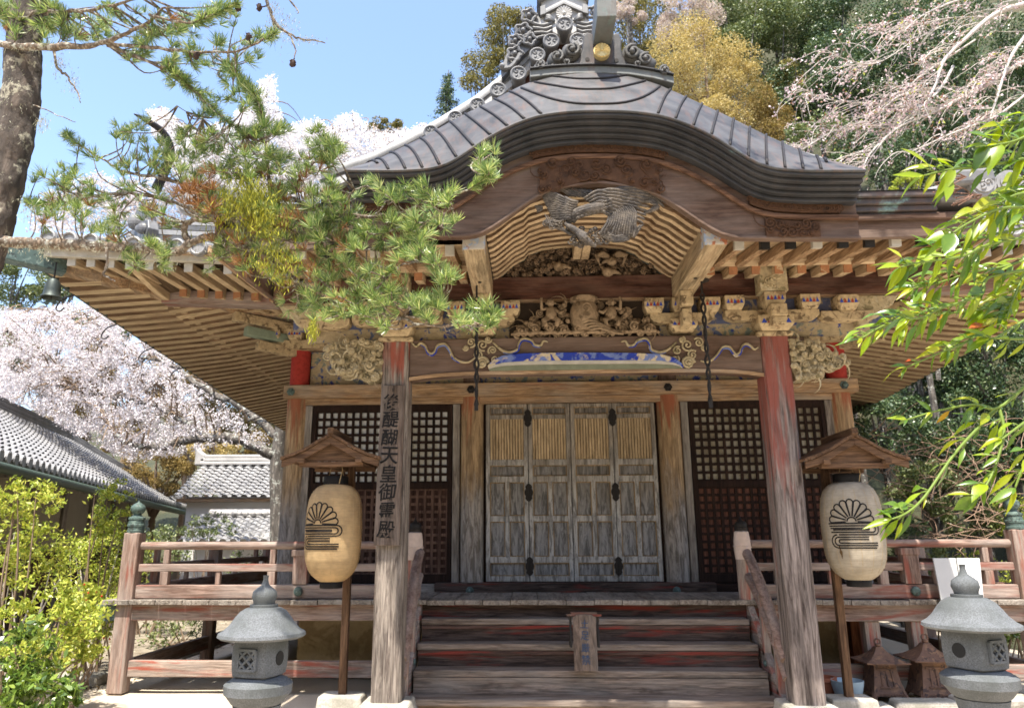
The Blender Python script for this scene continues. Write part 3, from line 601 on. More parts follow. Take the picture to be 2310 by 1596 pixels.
def build_beams():
    # curved tie ("rainbow") beam between the pillars
    top = []; bot = []
    for x in np.linspace(-1.69, 1.70, 25):
        u = x/1.7; top.append((x, 3.462-.014*u*u)); bot.append((x, 3.105-.055*abs(u)**6+.0*u))
    m = MB(); m.strip_solid(top, bot, 6.94, 7.12); rb = P('rainbow_beam', m, Whaf('x'), .01)
    m = MB(); m.strip_solid([(a, b+.02) for a, b in bot], [(a, b-.012) for a, b in bot], 6.925, 6.939); P('beam_edge', m, Wtan('x'), parent=rb)
    # scalloped soffit panel in blue and cream
    y = 6.935
    pan = pxpoly([(1100, 826), (1112, 813), (1135, 803), (1180, 798), (1300, 796), (1420, 797), (1490, 800), (1520, 808), (1536, 820), (1541, 830)], y)
    zb = at(1320, 833, Y=y).z
    def fr(k): return [(lerp(x, KX, .02*k), lerp(z, zb-.004, k)) for x, z in pan]
    green = flat('dull_green_paint', (.17, .18, .12), var=.4, sc=15)
    for k0, k1, dy, mt in ((0, .46, .035, M_blue), (.47, .68, .03, M_white), (.69, 1., .022, green)):
        m = MB(); m.strip_solid(fr(k0), fr(k1), y-dy, y); P('painted_band', m, mt, .004, parent=rb)
    # scroll tracery on the beam face
    def sc(pts, th, mat, nm, yy=6.932):
        m = MB(); c = catmull(pxline(pts, yy), 5); k = len(c); m.tube(c, [th*(.35+.65*min(1, 4*min(i/k, 1-i/k)+.15)) for i in range(k)], 6); P(nm, m, mat, smooth=True, parent=rb)
    def pz(x, y): return (1000+x/2.28)/1.2987, (650+y/2.28)/1.2987
    left = [pz(*p) for p in [(470, 805), (500, 830), (530, 808), (560, 830), (575, 865), (605, 880), (630, 860), (645, 825), (690, 815), (720, 850), (745, 900), (790, 930), (850, 935), (895, 905)]]
    up = [pz(*p) for p in [(1380, 800), (1350, 795), (1330, 825), (1290, 820), (1265, 790), (1215, 780), (1190, 810), (1180, 850), (1130, 870), (1080, 860), (1040, 830), (1010, 800)]]
    def mir(ps): return [(2*1318.5-a, b) for a, b in ps]
    rt = [((2000+x/2.28)/1.2987, (650+y/2.28)/1.2987) for x, y in [(505, 835), (480, 850), (455, 830), (425, 815), (400, 830), (385, 870), (355, 885), (330, 860), (310, 835), (270, 835), (245, 870), (210, 910), (160, 935), (120, 925)]]
    for pl in (left, up, mir(up), rt):
        sc(pl, .016, M_olive, 'scroll_tracery'); sc([(a, b+4) for a, b in pl[2:-2]], .008, M_blue, 'scroll_tracery', 6.922)
    r = random.Random(5)
    for cx in (1087, 1552):
        m = MB(); c = at(cx, 818, Y=6.925); m.curl((c.x, c.y, c.z), .062, 1.9, .017, 1, 0, .01)
        for dx, dy, rr in ((-24, -46, .05), (2, -40, .06), (24, -28, .045), (30, -8, .045), (-10, -18, .05), (-36, -34, .03), (14, -52, .035)):
            d = at(cx+dx*(1 if cx < 1300 else -1), 818+dy, Y=6.925); m.curl((d.x, d.y, d.z), rr, 1.5, .011, r.choice((-1, 1)), r.uniform(0, 6), .01)
        P('scroll_boss', m, M_olive, smooth=True, parent=rb)
    # purlin above the brackets
    m = MB(); m.box(-3.1, 3.16, 6.97, 7.17, 3.865, 4.10); pu = P('porch_purlin', m, Wbrn('x'), .01)
    m = MB(); m.box(-3.05, 3.1, 6.985, 7.15, 3.845, 3.8645); P('purlin_edge', m, Wtan('x'), parent=pu)
    m = MB(); m.box(-2.9, 2.95, 7.05, 7.12, 3.60, 3.845); P('bracket_board', m, M_bluef)
    m = MB(); m.box(-2.75, 2.8, 7.06, 7.12, 3.475, 3.60); P('bracket_board', m, M_frz)
    # brackets
    for x in (-1.825, 1.835):
        masu(x, 7.0, 3.476, .34, .15, .34); arm(x, 6.99, 3.60, .9, .10)
        masu(x, 6.93, 3.70, .2, .145, .26)
        for d in (-.36, .36): masu(x+d, 6.98, 3.70, .19, .14, .2)
        m = MB(); m.box(x-.075, x+.075, 6.72, 6.93, 3.58, 3.70); m.prism([(x-.075, 3.58), (x+.075, 3.58), (x+.06, 3.50), (x-.06, 3.50)], 6.74, 6.84); P('bracket_nose', m, M_cream, .012)
        # carved corbel rising over the purlin
        m = MB(); m.box(x-.13, x+.13, 6.80, 6.968, 3.85, 4.1)
        for q in range(9): m.curl((x+RND.uniform(-.1, .1), 6.795, 3.87+RND.uniform(0, .2)), RND.uniform(.03, .06), 1.5, .011, RND.choice((-1, 1)), RND.uniform(0, 6), .01)
        P('carved_corbel', m, M_olive, .01)
    for x in (-.97, .97):
        masu(x, 6.98, 3.49, .26, .12, .24); arm(x, 6.985, 3.585, .62, .10)
        for d in (-.27, .0, .27): masu(x+d, 6.975, 3.68, .19, .145, .2)
        m = MB(); m.box(x-.06, x+.06, 6.66, 6.9, 3.68, 3.83); m.box(x-.045, x+.045, 6.7, 6.9, 3.5, 3.66); P('bracket_nose', m, M_cream, .014)
    for x in (-2.55, 2.55): masu(x, 6.98, 3.68, .2, .145, .22); arm(x, 6.99, 3.58, .5, .1)
    for x in (2.95, -2.92):
        m = MB(); s = 1 if x > 0 else -1
        m.prism([(x-s*.3, 3.84), (x+s*.12, 3.84), (x+s*.05, 3.74), (x-s*.02, 3.72), (x-s*.08, 3.63), (x-s*.16, 3.61), (x-s*.22, 3.55), (x-s*.3, 3.53)][::s], 6.96, 7.1)
        P('carved_bracket_end', m, M_olive, .012)
    # lion-headed beam ends outside the pillars
    for s, pts in ((-1, [(736, 775), (760, 768), (800, 770), (862, 770), (862, 850), (830, 862), (800, 845), (770, 850), (742, 812)]), (1, [(1776, 768), (1840, 766), (1862, 792), (1898, 800), (1915, 812), (1902, 826), (1868, 830), (1838, 852), (1800, 858), (1782, 820)])):
        po = pxpoly(pts, 6.95)
        xs = [a for a, b in po]; zs_ = [b for a, b in po]
        def ok(x, z):
            c = False; j = len(po)-1
            for i in range(len(po)):
                if (po[i][1] > z) != (po[j][1] > z) and x < (po[j][0]-po[i][0])*(z-po[i][1])/(po[j][1]-po[i][1])+po[i][0]: c = not c
                j = i
            return c
        m = MB(); m.prism(po if s < 0 else po, 6.97, 7.12)
        scroll_field(m, (min(xs), max(xs), min(zs_), max(zs_), ok), 46, 6.97, .022, .05, .013, random.Random(3+s), .07)
        P('lion_head_carving', m, M_olive, smooth='auto')
    # carving with a jar, two children and waves above the tie beam
    yb = 6.98
    def pc(x, y, Y=yb): return at(x, y, Y=Y)
    m = MB(); c = pc(1319, 750); ct = pc(1319, 676); H = ct.z-c.z
    prof = [(.02, 0), (.10, .02), (.145, .25), (.155, .48), (.14, .72), (.115, .84), (.12, .88), (.145, .90), (.145, 1.), (.11, 1.)]
    m.lathe(c.x, 6.95, [(r*.95, c.z+h*H) for r, h in prof], 20); m.curl((c.x+.01, 6.80, c.z+.6*H), .05, 1.6, .007, 1, 0, 0)
    P('carved_jar', m, M_carv, smooth='auto')
    for (hx, hy, s) in ((1242, 683, 1), (1378, 682, -1)):
        m = MB(); h = pc(hx, hy, 6.9); S = .9
        m.ball(h, .042*S, 12, 10, (1, .95, 1.1)); m.ball((h.x, h.y-.04, h.z-.006), .008, 6, 5)
        for e in (-1, 1): m.ball((h.x+e*.042, h.y, h.z-.004), .012, 6, 5); m.ball((h.x+e*.016, h.y-.036, h.z+.006), .006, 6, 5)
        m.tube([(h.x, h.y, h.z-.03), (h.x, h.y+.01, h.z-.055), (h.x+s*.005, h.y+.01, h.z-.1), (h.x+s*.0, h.y+.01, h.z-.17)], [.018, .04, .055, .06], 10)
        m.tube([(h.x-s*.035, h.y, h.z-.055), (h.x-s*.085, h.y-.02, h.z-.075), (h.x-s*.095, h.y-.02, h.z+.02), (h.x-s*.085, h.y-.02, h.z+.05)], [.02, .019, .015, .012], 7)
        m.tube([(h.x+s*.035, h.y, h.z-.06), (h.x+s*.085, h.y-.03, h.z-.11), (h.x+s*.13, h.y-.05, h.z-.10)], [.021, .019, .013], 7)
        for e in (-1, 1): m.tube([(h.x+e*.02, h.y+.01, h.z-.15), (h.x+e*.07, h.y-.04, h.z-.19), (h.x+e*.05, h.y-.04, h.z-.25)], [.034, .028, .02], 7)
        P('carved_child', m, M_carv, smooth=True)
    m = MB(); r = random.Random(9); ce = c.x
    def ok2(x, z):
        u = abs(x-ce); return z < 3.49+.33*max(0, 1-(u/.72)**2.2) and not (u < .16 and z > 3.56) and not any(abs(x-at(q, 683, Y=6.9).x) < .09 and z > 3.60 for q in (1242, 1378))
    scroll_field(m, (ce-.72, ce+.72, 3.48, 3.83, ok2), 95, 6.99, .02, .05, .012, r, .08)
    bb = MB(); bb.box(ce-.74, ce+.74, 7.03, 7.045, 3.475, 3.84); P('carving_ground', bb, flat('dark_backing_wood', (.035, .024, .016)))  # near-black board that darkens the gaps behind the carved figures
    for i in range(10):   # rolling waves at the foot
        x = ce-.62+i*.137; m.curl((x, 6.90, 3.52+.012*(i % 3)), .05, 1.5, .014, 1 if i > 4 else -1, .6 if i > 4 else 2.5, .02)
        m.tube([(x-.1, 6.92, 3.485), (x-.03, 6.9, 3.495), (x+.05, 6.9, 3.5), (x+.1, 6.92, 3.485)], [.012, .02, .02, .012], 6)
    for k in range(4): m.tube(catmull([pc(1310+k*7, 728+k*5, 6.84), pc(1335+k*7, 722+k*6, 6.82), pc(1370+k*5, 738+k*4, 6.84), pc(1400+k*2, 752, 6.87)], 4), .014, 6)
    P('carved_waves', m, M_carv, smooth=True)
build_pillars(); build_beams()
# ------------------------------------------------------------------ curved porch roof
def ribz(x, y):   # underside of the vault
    u = abs(x-.02); f = interp(u, [0, .2, .40, .55, .575, .68, .78, .86, .95], [.385, .378, .352, .292, .245, .185, .085, .02, .0])
    return lerp(3.985, 4.045, (y-5.6)/1.25)+f*lerp(.86, .93, (y-5.6)/1.25)-.01*x
def build_vault():
    for i in range(10):
        y = 5.66+i*.142
        tp = []; bt = []
        for x in np.linspace(-.87, .91, 41): z = ribz(x, y); bt.append((x, z)); tp.append((x, z+.09))
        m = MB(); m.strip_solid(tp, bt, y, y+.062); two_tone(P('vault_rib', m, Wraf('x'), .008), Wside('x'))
    Pp = [[(x, y, ribz(x, y)+.088) for y in np.linspace(5.55, 7.2, 12)] for x in np.linspace(-.89, .93, 41)]
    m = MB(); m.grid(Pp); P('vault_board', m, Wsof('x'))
    for x in (-.965, .985):   # arm beams carrying the vault
        m = MB(); m.box(x-.09, x+.09, 5.585, 6.98, 3.83, 4.06); b = P('arm_beam', m, wood('cream arm beam', (.52, .41, .26), (.40, .29, .17), 'y', grey=(.36, .24, .14), gamt=.2, seed=5), .012)
        m = MB(); m.box(x-.092, x+.092, 5.578, 5.70, 3.835, 4.065); P('painted_beam_end', m, painted('flaking_end_paint', (.42, .37, .30), [(.32, .12, .06), (.30, .34, .40)], 12, thr=.54), .01, parent=b)
        m = MB(); m.tube([(x, 6.35, 3.829), (x, 6.35, 3.822)], .016, 8); P('peg_hole', m, M_iron, parent=b)
    # carved tympanum of birds and blossom
    r = random.Random(4); m = MB()
    def okt(x, z): return 4.1 < z < ribz(x, 7.0)-.0
    top = [(x, ribz(x, 7.0)+.03) for x in np.linspace(-.86, .9, 30)]
    m.strip_solid(top, [(x, 4.08) for x, _ in top], 7.1, 7.15); P('tympanum_board', m, M_carvd)
    m = MB(); scroll_field(m, (-.85, .88, 4.1, 4.42, okt), 120, 7.09, .018, .04, .010, r, .1)
    for _ in range(36):   # blossom
        x = r.uniform(-.8, .84); z = r.uniform(4.11, 4.42)
        if not okt(x, z+.02): continue
        y = 7.0-r.uniform(0, .05)
        for k in range(6): m.ball((x+.021*math.cos(k*1.047), y, z+.021*math.sin(k*1.047)), .015, 6, 4, (1, .6, 1))
        m.ball((x, y-.008, z), .012, 6, 4)
    P('carved_blossom', m, M_carvd, smooth=True)
    def bird(cx, cz, s, L, wing):
        m = MB(); y = 6.98
        m.tube(catmull([(cx-s*L*.55, y, cz+L*.34), (cx-s*L*.42, y-.01, cz+L*.30), (cx-s*L*.3, y-.02, cz+L*.08), (cx, y-.03, cz-.02), (cx+s*L*.4, y-.02, cz-.08*L), (cx+s*L*.9, y, cz-L*.22)], 4), [.004]+[.012+.0*i for i in range(4)]+[.017]*3+[.03, .042, .05, .05, .046, .042, .035]+[.03, .026, .022, .018, .014, .01], 8)
        if wing:
            for e in (-1, 1):
                for k in range(5): m.tube([(cx+e*.02, y-.03, cz+.03), (cx+e*(.08+.02*k), y-.05, cz+.07-.008*k), (cx+e*(.15-.01*k), y-.03, cz+.045-.026*k)], [.02, .022, .008], 6)
        P('carved_bird', m, M_carv, smooth=True)
    p = at(1262, 600, Y=6.98); bird(p.x, p.z, 1, .13, False); p = at(1372, 612, Y=6.98); bird(p.x, p.z, 1, .14, False); p = at(1378, 588, Y=6.98); bird(p.x, p.z+.0, -1, .1, True)
    m = MB(); m.box(-.07, .005, 6.5, 7.0, 4.28, 4.4); m.box(.013, .09, 6.5, 7.0, 4.28, 4.4); P('vault_strut', m, Wraf('z'), .008)
def build_copper():
    XA, XB = -1.965, 2.07
    lip = smooth_curve(klip2, XA, XB, 81); crest = smooth_curve(kback, XA, XB, 81)
    # layered copper eave edge
    lay = 5
    for i in range(lay):
        d0 = .010+i*.031; y = 5.255+i*.047
        tp = [(x, z-d0) for x, z in lip]; bt = [(x, z-d0-.033+(.005 if i < lay-1 else 0)) for x, z in lip]
        m = MB(); m.strip_solid(tp, bt, y+(.0 if i else 0), y+.4); P('copper_eave_layer', m, M_cope, .007)
    m = MB(); m.tube([(x, 5.248, z-.004) for x, z in lip], .013, 6); P('eave_lip', m, M_cop, smooth=True)
    # roof skin from the lip back to the crest and on to the main roof
    Pp = []
    for (x, z0), (_, z1) in zip(lip, crest):
        row = []
        for t in np.linspace(0, 1, 13):
            row.append((x, 5.245+.705*t, z0+.002+(z1-z0)*(t**1.0)+.02*math.sin(math.pi*t)*min(1, (z1-z0))))
        for y in (6.4, 7, 7.7, 8.6): row.append((x, y, z1+.05*(y-5.95)-.0))
        Pp.append(row)
    m = MB(); m.grid(Pp); P('porch_roof_skin', m, M_cop, smooth=True)
    def skin(x, t):
        i = (x-XA)/(XB-XA)*80; a = int(max(0, min(79, i))); f = i-a
        z0 = lerp(lip[a][1], lip[a+1][1], f); z1 = lerp(crest[a][1], crest[a+1][1], f)
        return Vector((x, 5.245+.705*t, z0+.002+(z1-z0)*t+.02*math.sin(math.pi*t)*min(1, z1-z0)))
    def seam(pts, r=.012):
        m = MB(); m.tube([p+Vector((0, -.004, .004)) for p in pts], r, 5); P('sheet_seam', m, M_seam, smooth=True)
    for s in (-1, 1):     # slanting seams on the slopes
        for k in range(12):
            u = .46+k*.135
            xs = [KX+s*(u+.27*t) for t in np.linspace(0, 1, 8)]
            if max(abs(x-KX) for x in xs) > 2.04: xs = [x for x in xs if abs(x-KX) < 2.04]
            if len(xs) < 3: continue
            ts = np.linspace(0, 1, 8)[-len(xs):]
            seam([skin(x, t) for x, t in zip(xs, ts)])
    for d, e, pw, td in ((.27, .36, 2., .0), (.56, .50, 2.2, .06), (.89, .62, 2.7, .10)):    # sagging seams in the middle
        seam([skin(KX+e*v, 1-td-((d-td)*(1-abs(v)**pw))) for v in np.linspace(-1, 1, 23)])
    # barge board with moulding and dark carved plates
    xs = np.linspace(-1.97, 2.09, 81)
    hf = smooth_curve(khafu, -1.97, 2.09, 81); lp = smooth_curve(klip, -1.97, 2.09, 81)
    m = MB(); m.strip_solid([(x, z-.19) for x, z in lp], hf, 5.52, 5.58); hb = P('barge_board', m, Whaf('x'), .006)
    m = MB(); m.strip_solid([(x, z-.30) for x, z in lp], [(x, z-.345) for x, z in lp], 5.485, 5.519); P('barge_moulding', m, wood('barge moulding', (.19, .105, .065), (.12, .062, .038), 'x', seed=7), .012, parent=hb)
    m = MB(); m.strip_solid([(x, z+.022) for x, z in hf], [(x, z-.004) for x, z in hf], 5.50, 5.519); P('barge_edge', m, Whaf('x'), .006, parent=hb)
    Mpl = painted('dark_carved_plate', (.085, .042, .022), [(.05, .026, .015), (.11, .055, .028)], 12, thr=.58, dirt=.5)
    def plate(x0, x1, lo, nm='carved_plate', hi=.35, wav=True):
        q = np.linspace(x0, x1, 17)
        tp = [(x, np.interp(x, xs, [z for _, z in lp])-hi) for x in q]; bt = [(x, lo(x)) for x in q]
        m = MB(); m.strip_solid(tp, bt, 5.495, 5.519)
        r = random.Random(int(x0*100)); 
        def ok(x, z): return x0 < x < x1 and lo(x)+.02 < z < np.interp(x, xs, [zz_ for _, zz_ in lp])-hi-.02
        zs_ = [z for _, z in tp]+[z for _, z in bt]
        scroll_field(m, (x0, x1, min(zs_), max(zs_), ok), 22, 5.494, .025, .06, .007, r, .005)
        P(nm, m, Mpl, smooth='auto', parent=hb)
    plate(-.42, .55, lambda x: np.interp(x, xs, [z for _, z in hf])+.02+.02*math.cos((x-KX)*9))
    def band(x0, x1):
        q = np.linspace(x0, x1, 21); zl = [np.interp(x, xs, [z for _, z in lp]) for x in q]; m = MB()
        m.strip_solid([(x, z-.205) for x, z in zip(q, zl)], [(x, z-.285) for x, z in zip(q, zl)], 5.49, 5.519)
        for x, z in zip(q, zl): m.curl((x, 5.487, z-.245), .03, 1.4, .006, 1, x*9, 0)
        P('carved_band', m, Mpl, smooth='auto', parent=hb)
    band(-.47, .6); band(1.25, 1.95); band(-1.85, -1.15)
    def side_lo(x): return np.interp(x, xs, [z for _, z in hf])+.012
    for x0, x1 in ((1.36, 1.78), (-1.66, -1.24)): plate(x0, x1, side_lo, hi=.36)
def build_phoenix():
    y = 5.56; m = MB(); r = random.Random(2)
    def pz(x, yy): return (1400+x/3.257)/1.2987, (480+yy/3.257)/1.2987
    def P3(p): return at(*pz(p[0], p[1]), Y=y-(p[2] if len(p) > 2 else 0))
    def L(ps, rad, n=4, sm=8):
        c = catmull([P3(p) for p in ps], n); k = len(c); m.tube(c, [interp(i/(k-1), np.linspace(0, 1, len(rad)), rad) for i in range(k)], sm)
    def blade(ps, w, n=5, ridge=.55):   # a carved feather: sharp edges, raised shaft
        c = catmull([P3(p) for p in ps], n); k = len(c); vs = []; fs = []
        for i, p in enumerate(c):
            d = c[min(i+1, k-1)]-c[max(i-1, 0)]; q = Vector((-d.z, 0, d.x)); q = q.normalized() if q.length > 1e-6 else Vector((0, 0, 1)); t = i/(k-1); ww = w*(.35+.65*min(1, t*2.2))*(1 if t < .72 else max(.06, math.sqrt(max(0, 1-((t-.72)/.28)**2))))
            vs += [p+q*ww, p+Vector((0, -ww*ridge-.004, 0)), p-q*ww, p+Vector((0, .012, 0))]
        for i in range(k-1):
            for a in range(4): b = (a+1) % 4; fs.append((4*i+a, 4*i+b, 4*i+4+b, 4*i+4+a))
        fs += [(0, 3, 2, 1), (4*k-4, 4*k-3, 4*k-2, 4*k-1)]; m.add(vs, fs)
    # raised left wing: three overlapping rows of feathers
    for row, (n_, f, w, dp) in enumerate(((13, 1., .019, .03), (10, .66, .018, .06), (8, .38, .016, .085))):
        for i in range(n_):
            t = i/(n_-1); tx, ty = lerp(585, 705, t**1.2), lerp(225, 525, t); bx, by = lerp(960, 900, t), lerp(360, 520, t)
            ex, ey = lerp(bx, tx, f), lerp(by, ty, f); blade([(bx, by, dp), (lerp(bx, ex, .5), lerp(by, ey, .5)+26*(1-t)-6, dp+.02), (ex, ey, dp-.01)], w)
    # folded far wing seen behind, then the near wing sweeping right
    for i in range(8):
        t = i/7; blade([(lerp(700, 1120, t), lerp(215, 245, t), 0), (lerp(800, 1130, t), lerp(235, 275, t), .02), (lerp(900, 1180, t), lerp(310, 330, t), .02)], .022)
    for row, (n_, f, w, dp) in enumerate(((12, 1., .018, .04), (9, .66, .018, .07), (7, .4, .017, .09))):
        for i in range(n_):
            t = i/(n_-1); bx, by = lerp(1010, 1150, t), lerp(330, 430, t); tx, ty = lerp(1720, 1400, t), lerp(245, 560, t)
            ex, ey = lerp(bx, tx, f), lerp(by, ty, f); blade([(bx, by, dp), (lerp(bx, ex, .5), lerp(by, ey, .5)-55*(1-t), dp+.02), (ex, ey, dp-.02)], w)
    for i in range(5): blade([(1500+20*i, 270+18*i, .02), (1640+20*i, 290+30*i, .01), (1850-70*i, 385+22*i, 0)], .016)
    for i in range(6): blade([(1420, 330+34*i, .02), (1530, 350+38*i, .02), (1650-14*i, 370+40*i, 0)], .012)
    # body, breast scales and neck
    L([(900, 560, .05), (940, 480, .075), (1050, 440, .09), (1180, 415, .08), (1290, 395, .05)], [.02, .045, .05, .045, .02], sm=12)
    for i in range(9):
        for k in range(3): a = 930+i*38; blade([(a, 520-i*13-k*30, .10), (a+22, 512-i*13-k*30, .115), (a+46, 500-i*13-k*30, .10)], .013, 3)
    L([(890, 540, .06), (845, 575, .07), (900, 610, .09), (960, 650, .1), (1030, 690, .11)], [.018, .02, .022, .026, .03], sm=10)
    # tail plumes falling in long curves
    for i in range(13):
        a = 1200+i*22; e = r.uniform(-18, 18); blade([(a, 400, .05), (a+46, 470, .08), (a+36, 560, .085), (a-20+5*i, 640+e, .07), (a+20, 700+e*.6, .045), (a+110, 650-6*i+e, .02)], .013, 4)
    for i in range(6): blade([(1180, 600+18*i, .06), (1300, 690+10*i, .075), (1430, 660+12*i, .05), (1590-34*i, 575+28*i, .01)], .012, 4)
    # head, beak, curling clouds and claws below
    L([(960, 650, .1), (1010, 705, .12), (1060, 745, .12), (1125, 790, .10)], [.028, .034, .026, .010], sm=10); m.ball(P3((1040, 700, .15)), .009, 8, 6); m.ball(P3((1090, 735, .14)), .007, 8, 6)
    for i in range(38):
        a = r.uniform(640, 1300); b = r.uniform(540, 640) if a < 880 else r.uniform(620, 780)
        if a > 1180 and b > 730: continue
        c = P3((a, b, .05)); m.curl((c.x, c.y, c.z), r.uniform(.016, .034), 1.5, .007, r.choice((-1, 1)), r.uniform(0, 6), .03)
    for i in range(7): blade([(640+i*24, 480+i*10, .03), (700+i*16, 590, .05), (800+i*10, 620+i*6, .06), (890+i*18, 650+i*12, .05)], .012, 4)
    for i in range(6): blade([(890+55*i, 700, .06), (930+60*i, 760, .05), (1010+52*i, 795-22*i, .03)], .011, 4)
    for i in range(5): blade([(620, 400+9*i, .01), (575, 405+12*i, .01), (540+8*i, 400+16*i, 0)], .01, 3)
    P('phoenix_carving', m, M_phx)
build_vault(); build_copper(); build_phoenix()

def build_kohai():
    # wide porch roof at each side of the curved gable
    for s in (-1, 1):
        xa, xb = (2.06, 2.86) if s > 0 else (-2.72, -1.94)
        for i in range(4):
            m = MB(); m.box(xa, xb, 5.70+i*.028, 6.3, 4.325-i*.052-.05, 4.325-i*.052+.0); P('copper_eave_layer', m, copper('side_eave_copper', (.05, .045, .045), (.11, .085, .075), (.17, .26, .24), .17, 'x') if i == 0 and s == 1 else bpy.data.materials['side_eave_copper'] if 'side_eave_copper' in bpy.data.materials else M_cope, .008)
        m = MB(); m.add([(xa, 5.69, 4.327), (xb, 5.69, 4.327), (xb, 7.6, 4.95), (xa, 7.6, 4.95)], [(0, 1, 2, 3)]); P('side_roof_skin', m, M_cop)
        x2 = 3.16 if s > 0 else -3.16
        a, b = sorted((1.75*s, x2))
        m = MB(); m.box(a, b, 5.80, 5.85, 3.955, 4.175); P('fascia_board', m, Whaf('x'), .006)
        m = MB(); m.box(a, b, 5.765, 5.799, 4.10, 4.15); P('fascia_moulding', m, Whaf('x'), .01)
        # rafters of the porch
        for k in range(10):
            x = s*(1.22+k*.215)+.03
            if abs(x) > 3.12: continue
            m = MB(); m.beam((x, 5.86, 3.945), (x, 6.62, 4.075), .075, .085); f = P('porch_rafter', m, wood('orange rafter', (.46, .31, .18), (.28, .16, .085), 'y', seed=6), .004)
            m = MB(); m.beam((x, 5.852, 3.944), (x, 5.90, 3.952), .079, .089); P('rafter_cap', m, M_iron if k % 3 else M_white, parent=f)
            m = MB(); x2_ = x-.03*s; m.beam((x2_, 6.72, 4.035), (x2_, 7.3, 4.13), .075, .08); f = P('lower_rafter', m, Wraf('y'))
            m = MB(); m.beam((x2_, 6.714, 4.034), (x2_, 6.73, 4.036), .079, .084); P('rafter_end', m, M_org, parent=f)
        a, b = sorted((1.08*s+.01, 3.13*s))
        m = MB(); m.box(a, b, 6.56, 6.71, 4.065, 4.125); P('eave_batten', m, Wraf('x'), .006)
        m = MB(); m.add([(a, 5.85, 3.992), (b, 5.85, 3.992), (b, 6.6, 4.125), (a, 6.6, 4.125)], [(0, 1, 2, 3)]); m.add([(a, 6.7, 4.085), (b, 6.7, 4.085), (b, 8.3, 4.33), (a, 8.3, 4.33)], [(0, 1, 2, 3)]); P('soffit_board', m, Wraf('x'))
        m = MB(); x = 3.16*s
        m.prism([(5.78, 3.94), (5.78, 4.24), (7.3, 4.46), (8.5, 4.75), (8.5, 4.45), (7.3, 4.0), (6.6, 3.95)], min(x, x+s*.06), max(x, x+s*.06)); m.v = [(b_, a_, c_) for a_, b_, c_ in m.v]; P('gable_board', m, Whaf('y'), .008)
        m = MB(); q = x+s*.075; m.beam((q, 5.76, 3.95), (q, 7.2, 4.02), .04, .05); P('gable_moulding', m, Wtan('y'), .006)
        # dark corner tiles beside the copper edge
        m = MB(); m.box(*sorted((2.88*s, 3.28*s)), 5.74, 6.4, 4.24, 4.32); m.beam((2.9*s, 5.7, 4.40), (3.3*s, 5.72, 4.43), .14, .14); P('edge_tiles', m, M_tiled, .03)
        for k in range(2):
            cx = s*(3.2+.22*k); m = MB(); m.disc((cx, 5.72, 4.36), (0, -1, 0), .11, .05, 20); m.disc((cx, 5.668, 4.36), (0, -1, 0), .085, .012, 20)
            for q in range(3): m.curl((cx+.03*math.cos(q*2.1), 5.652, 4.36+.03*math.sin(q*2.1)), .032, .9, .009, 1, q*2.1, 0)
            m.tube([(cx, 5.76, 4.36), (cx, 7.2, 4.86)], .1, 10); P('round_eave_tile', m, M_tile, smooth='auto')
build_kohai()
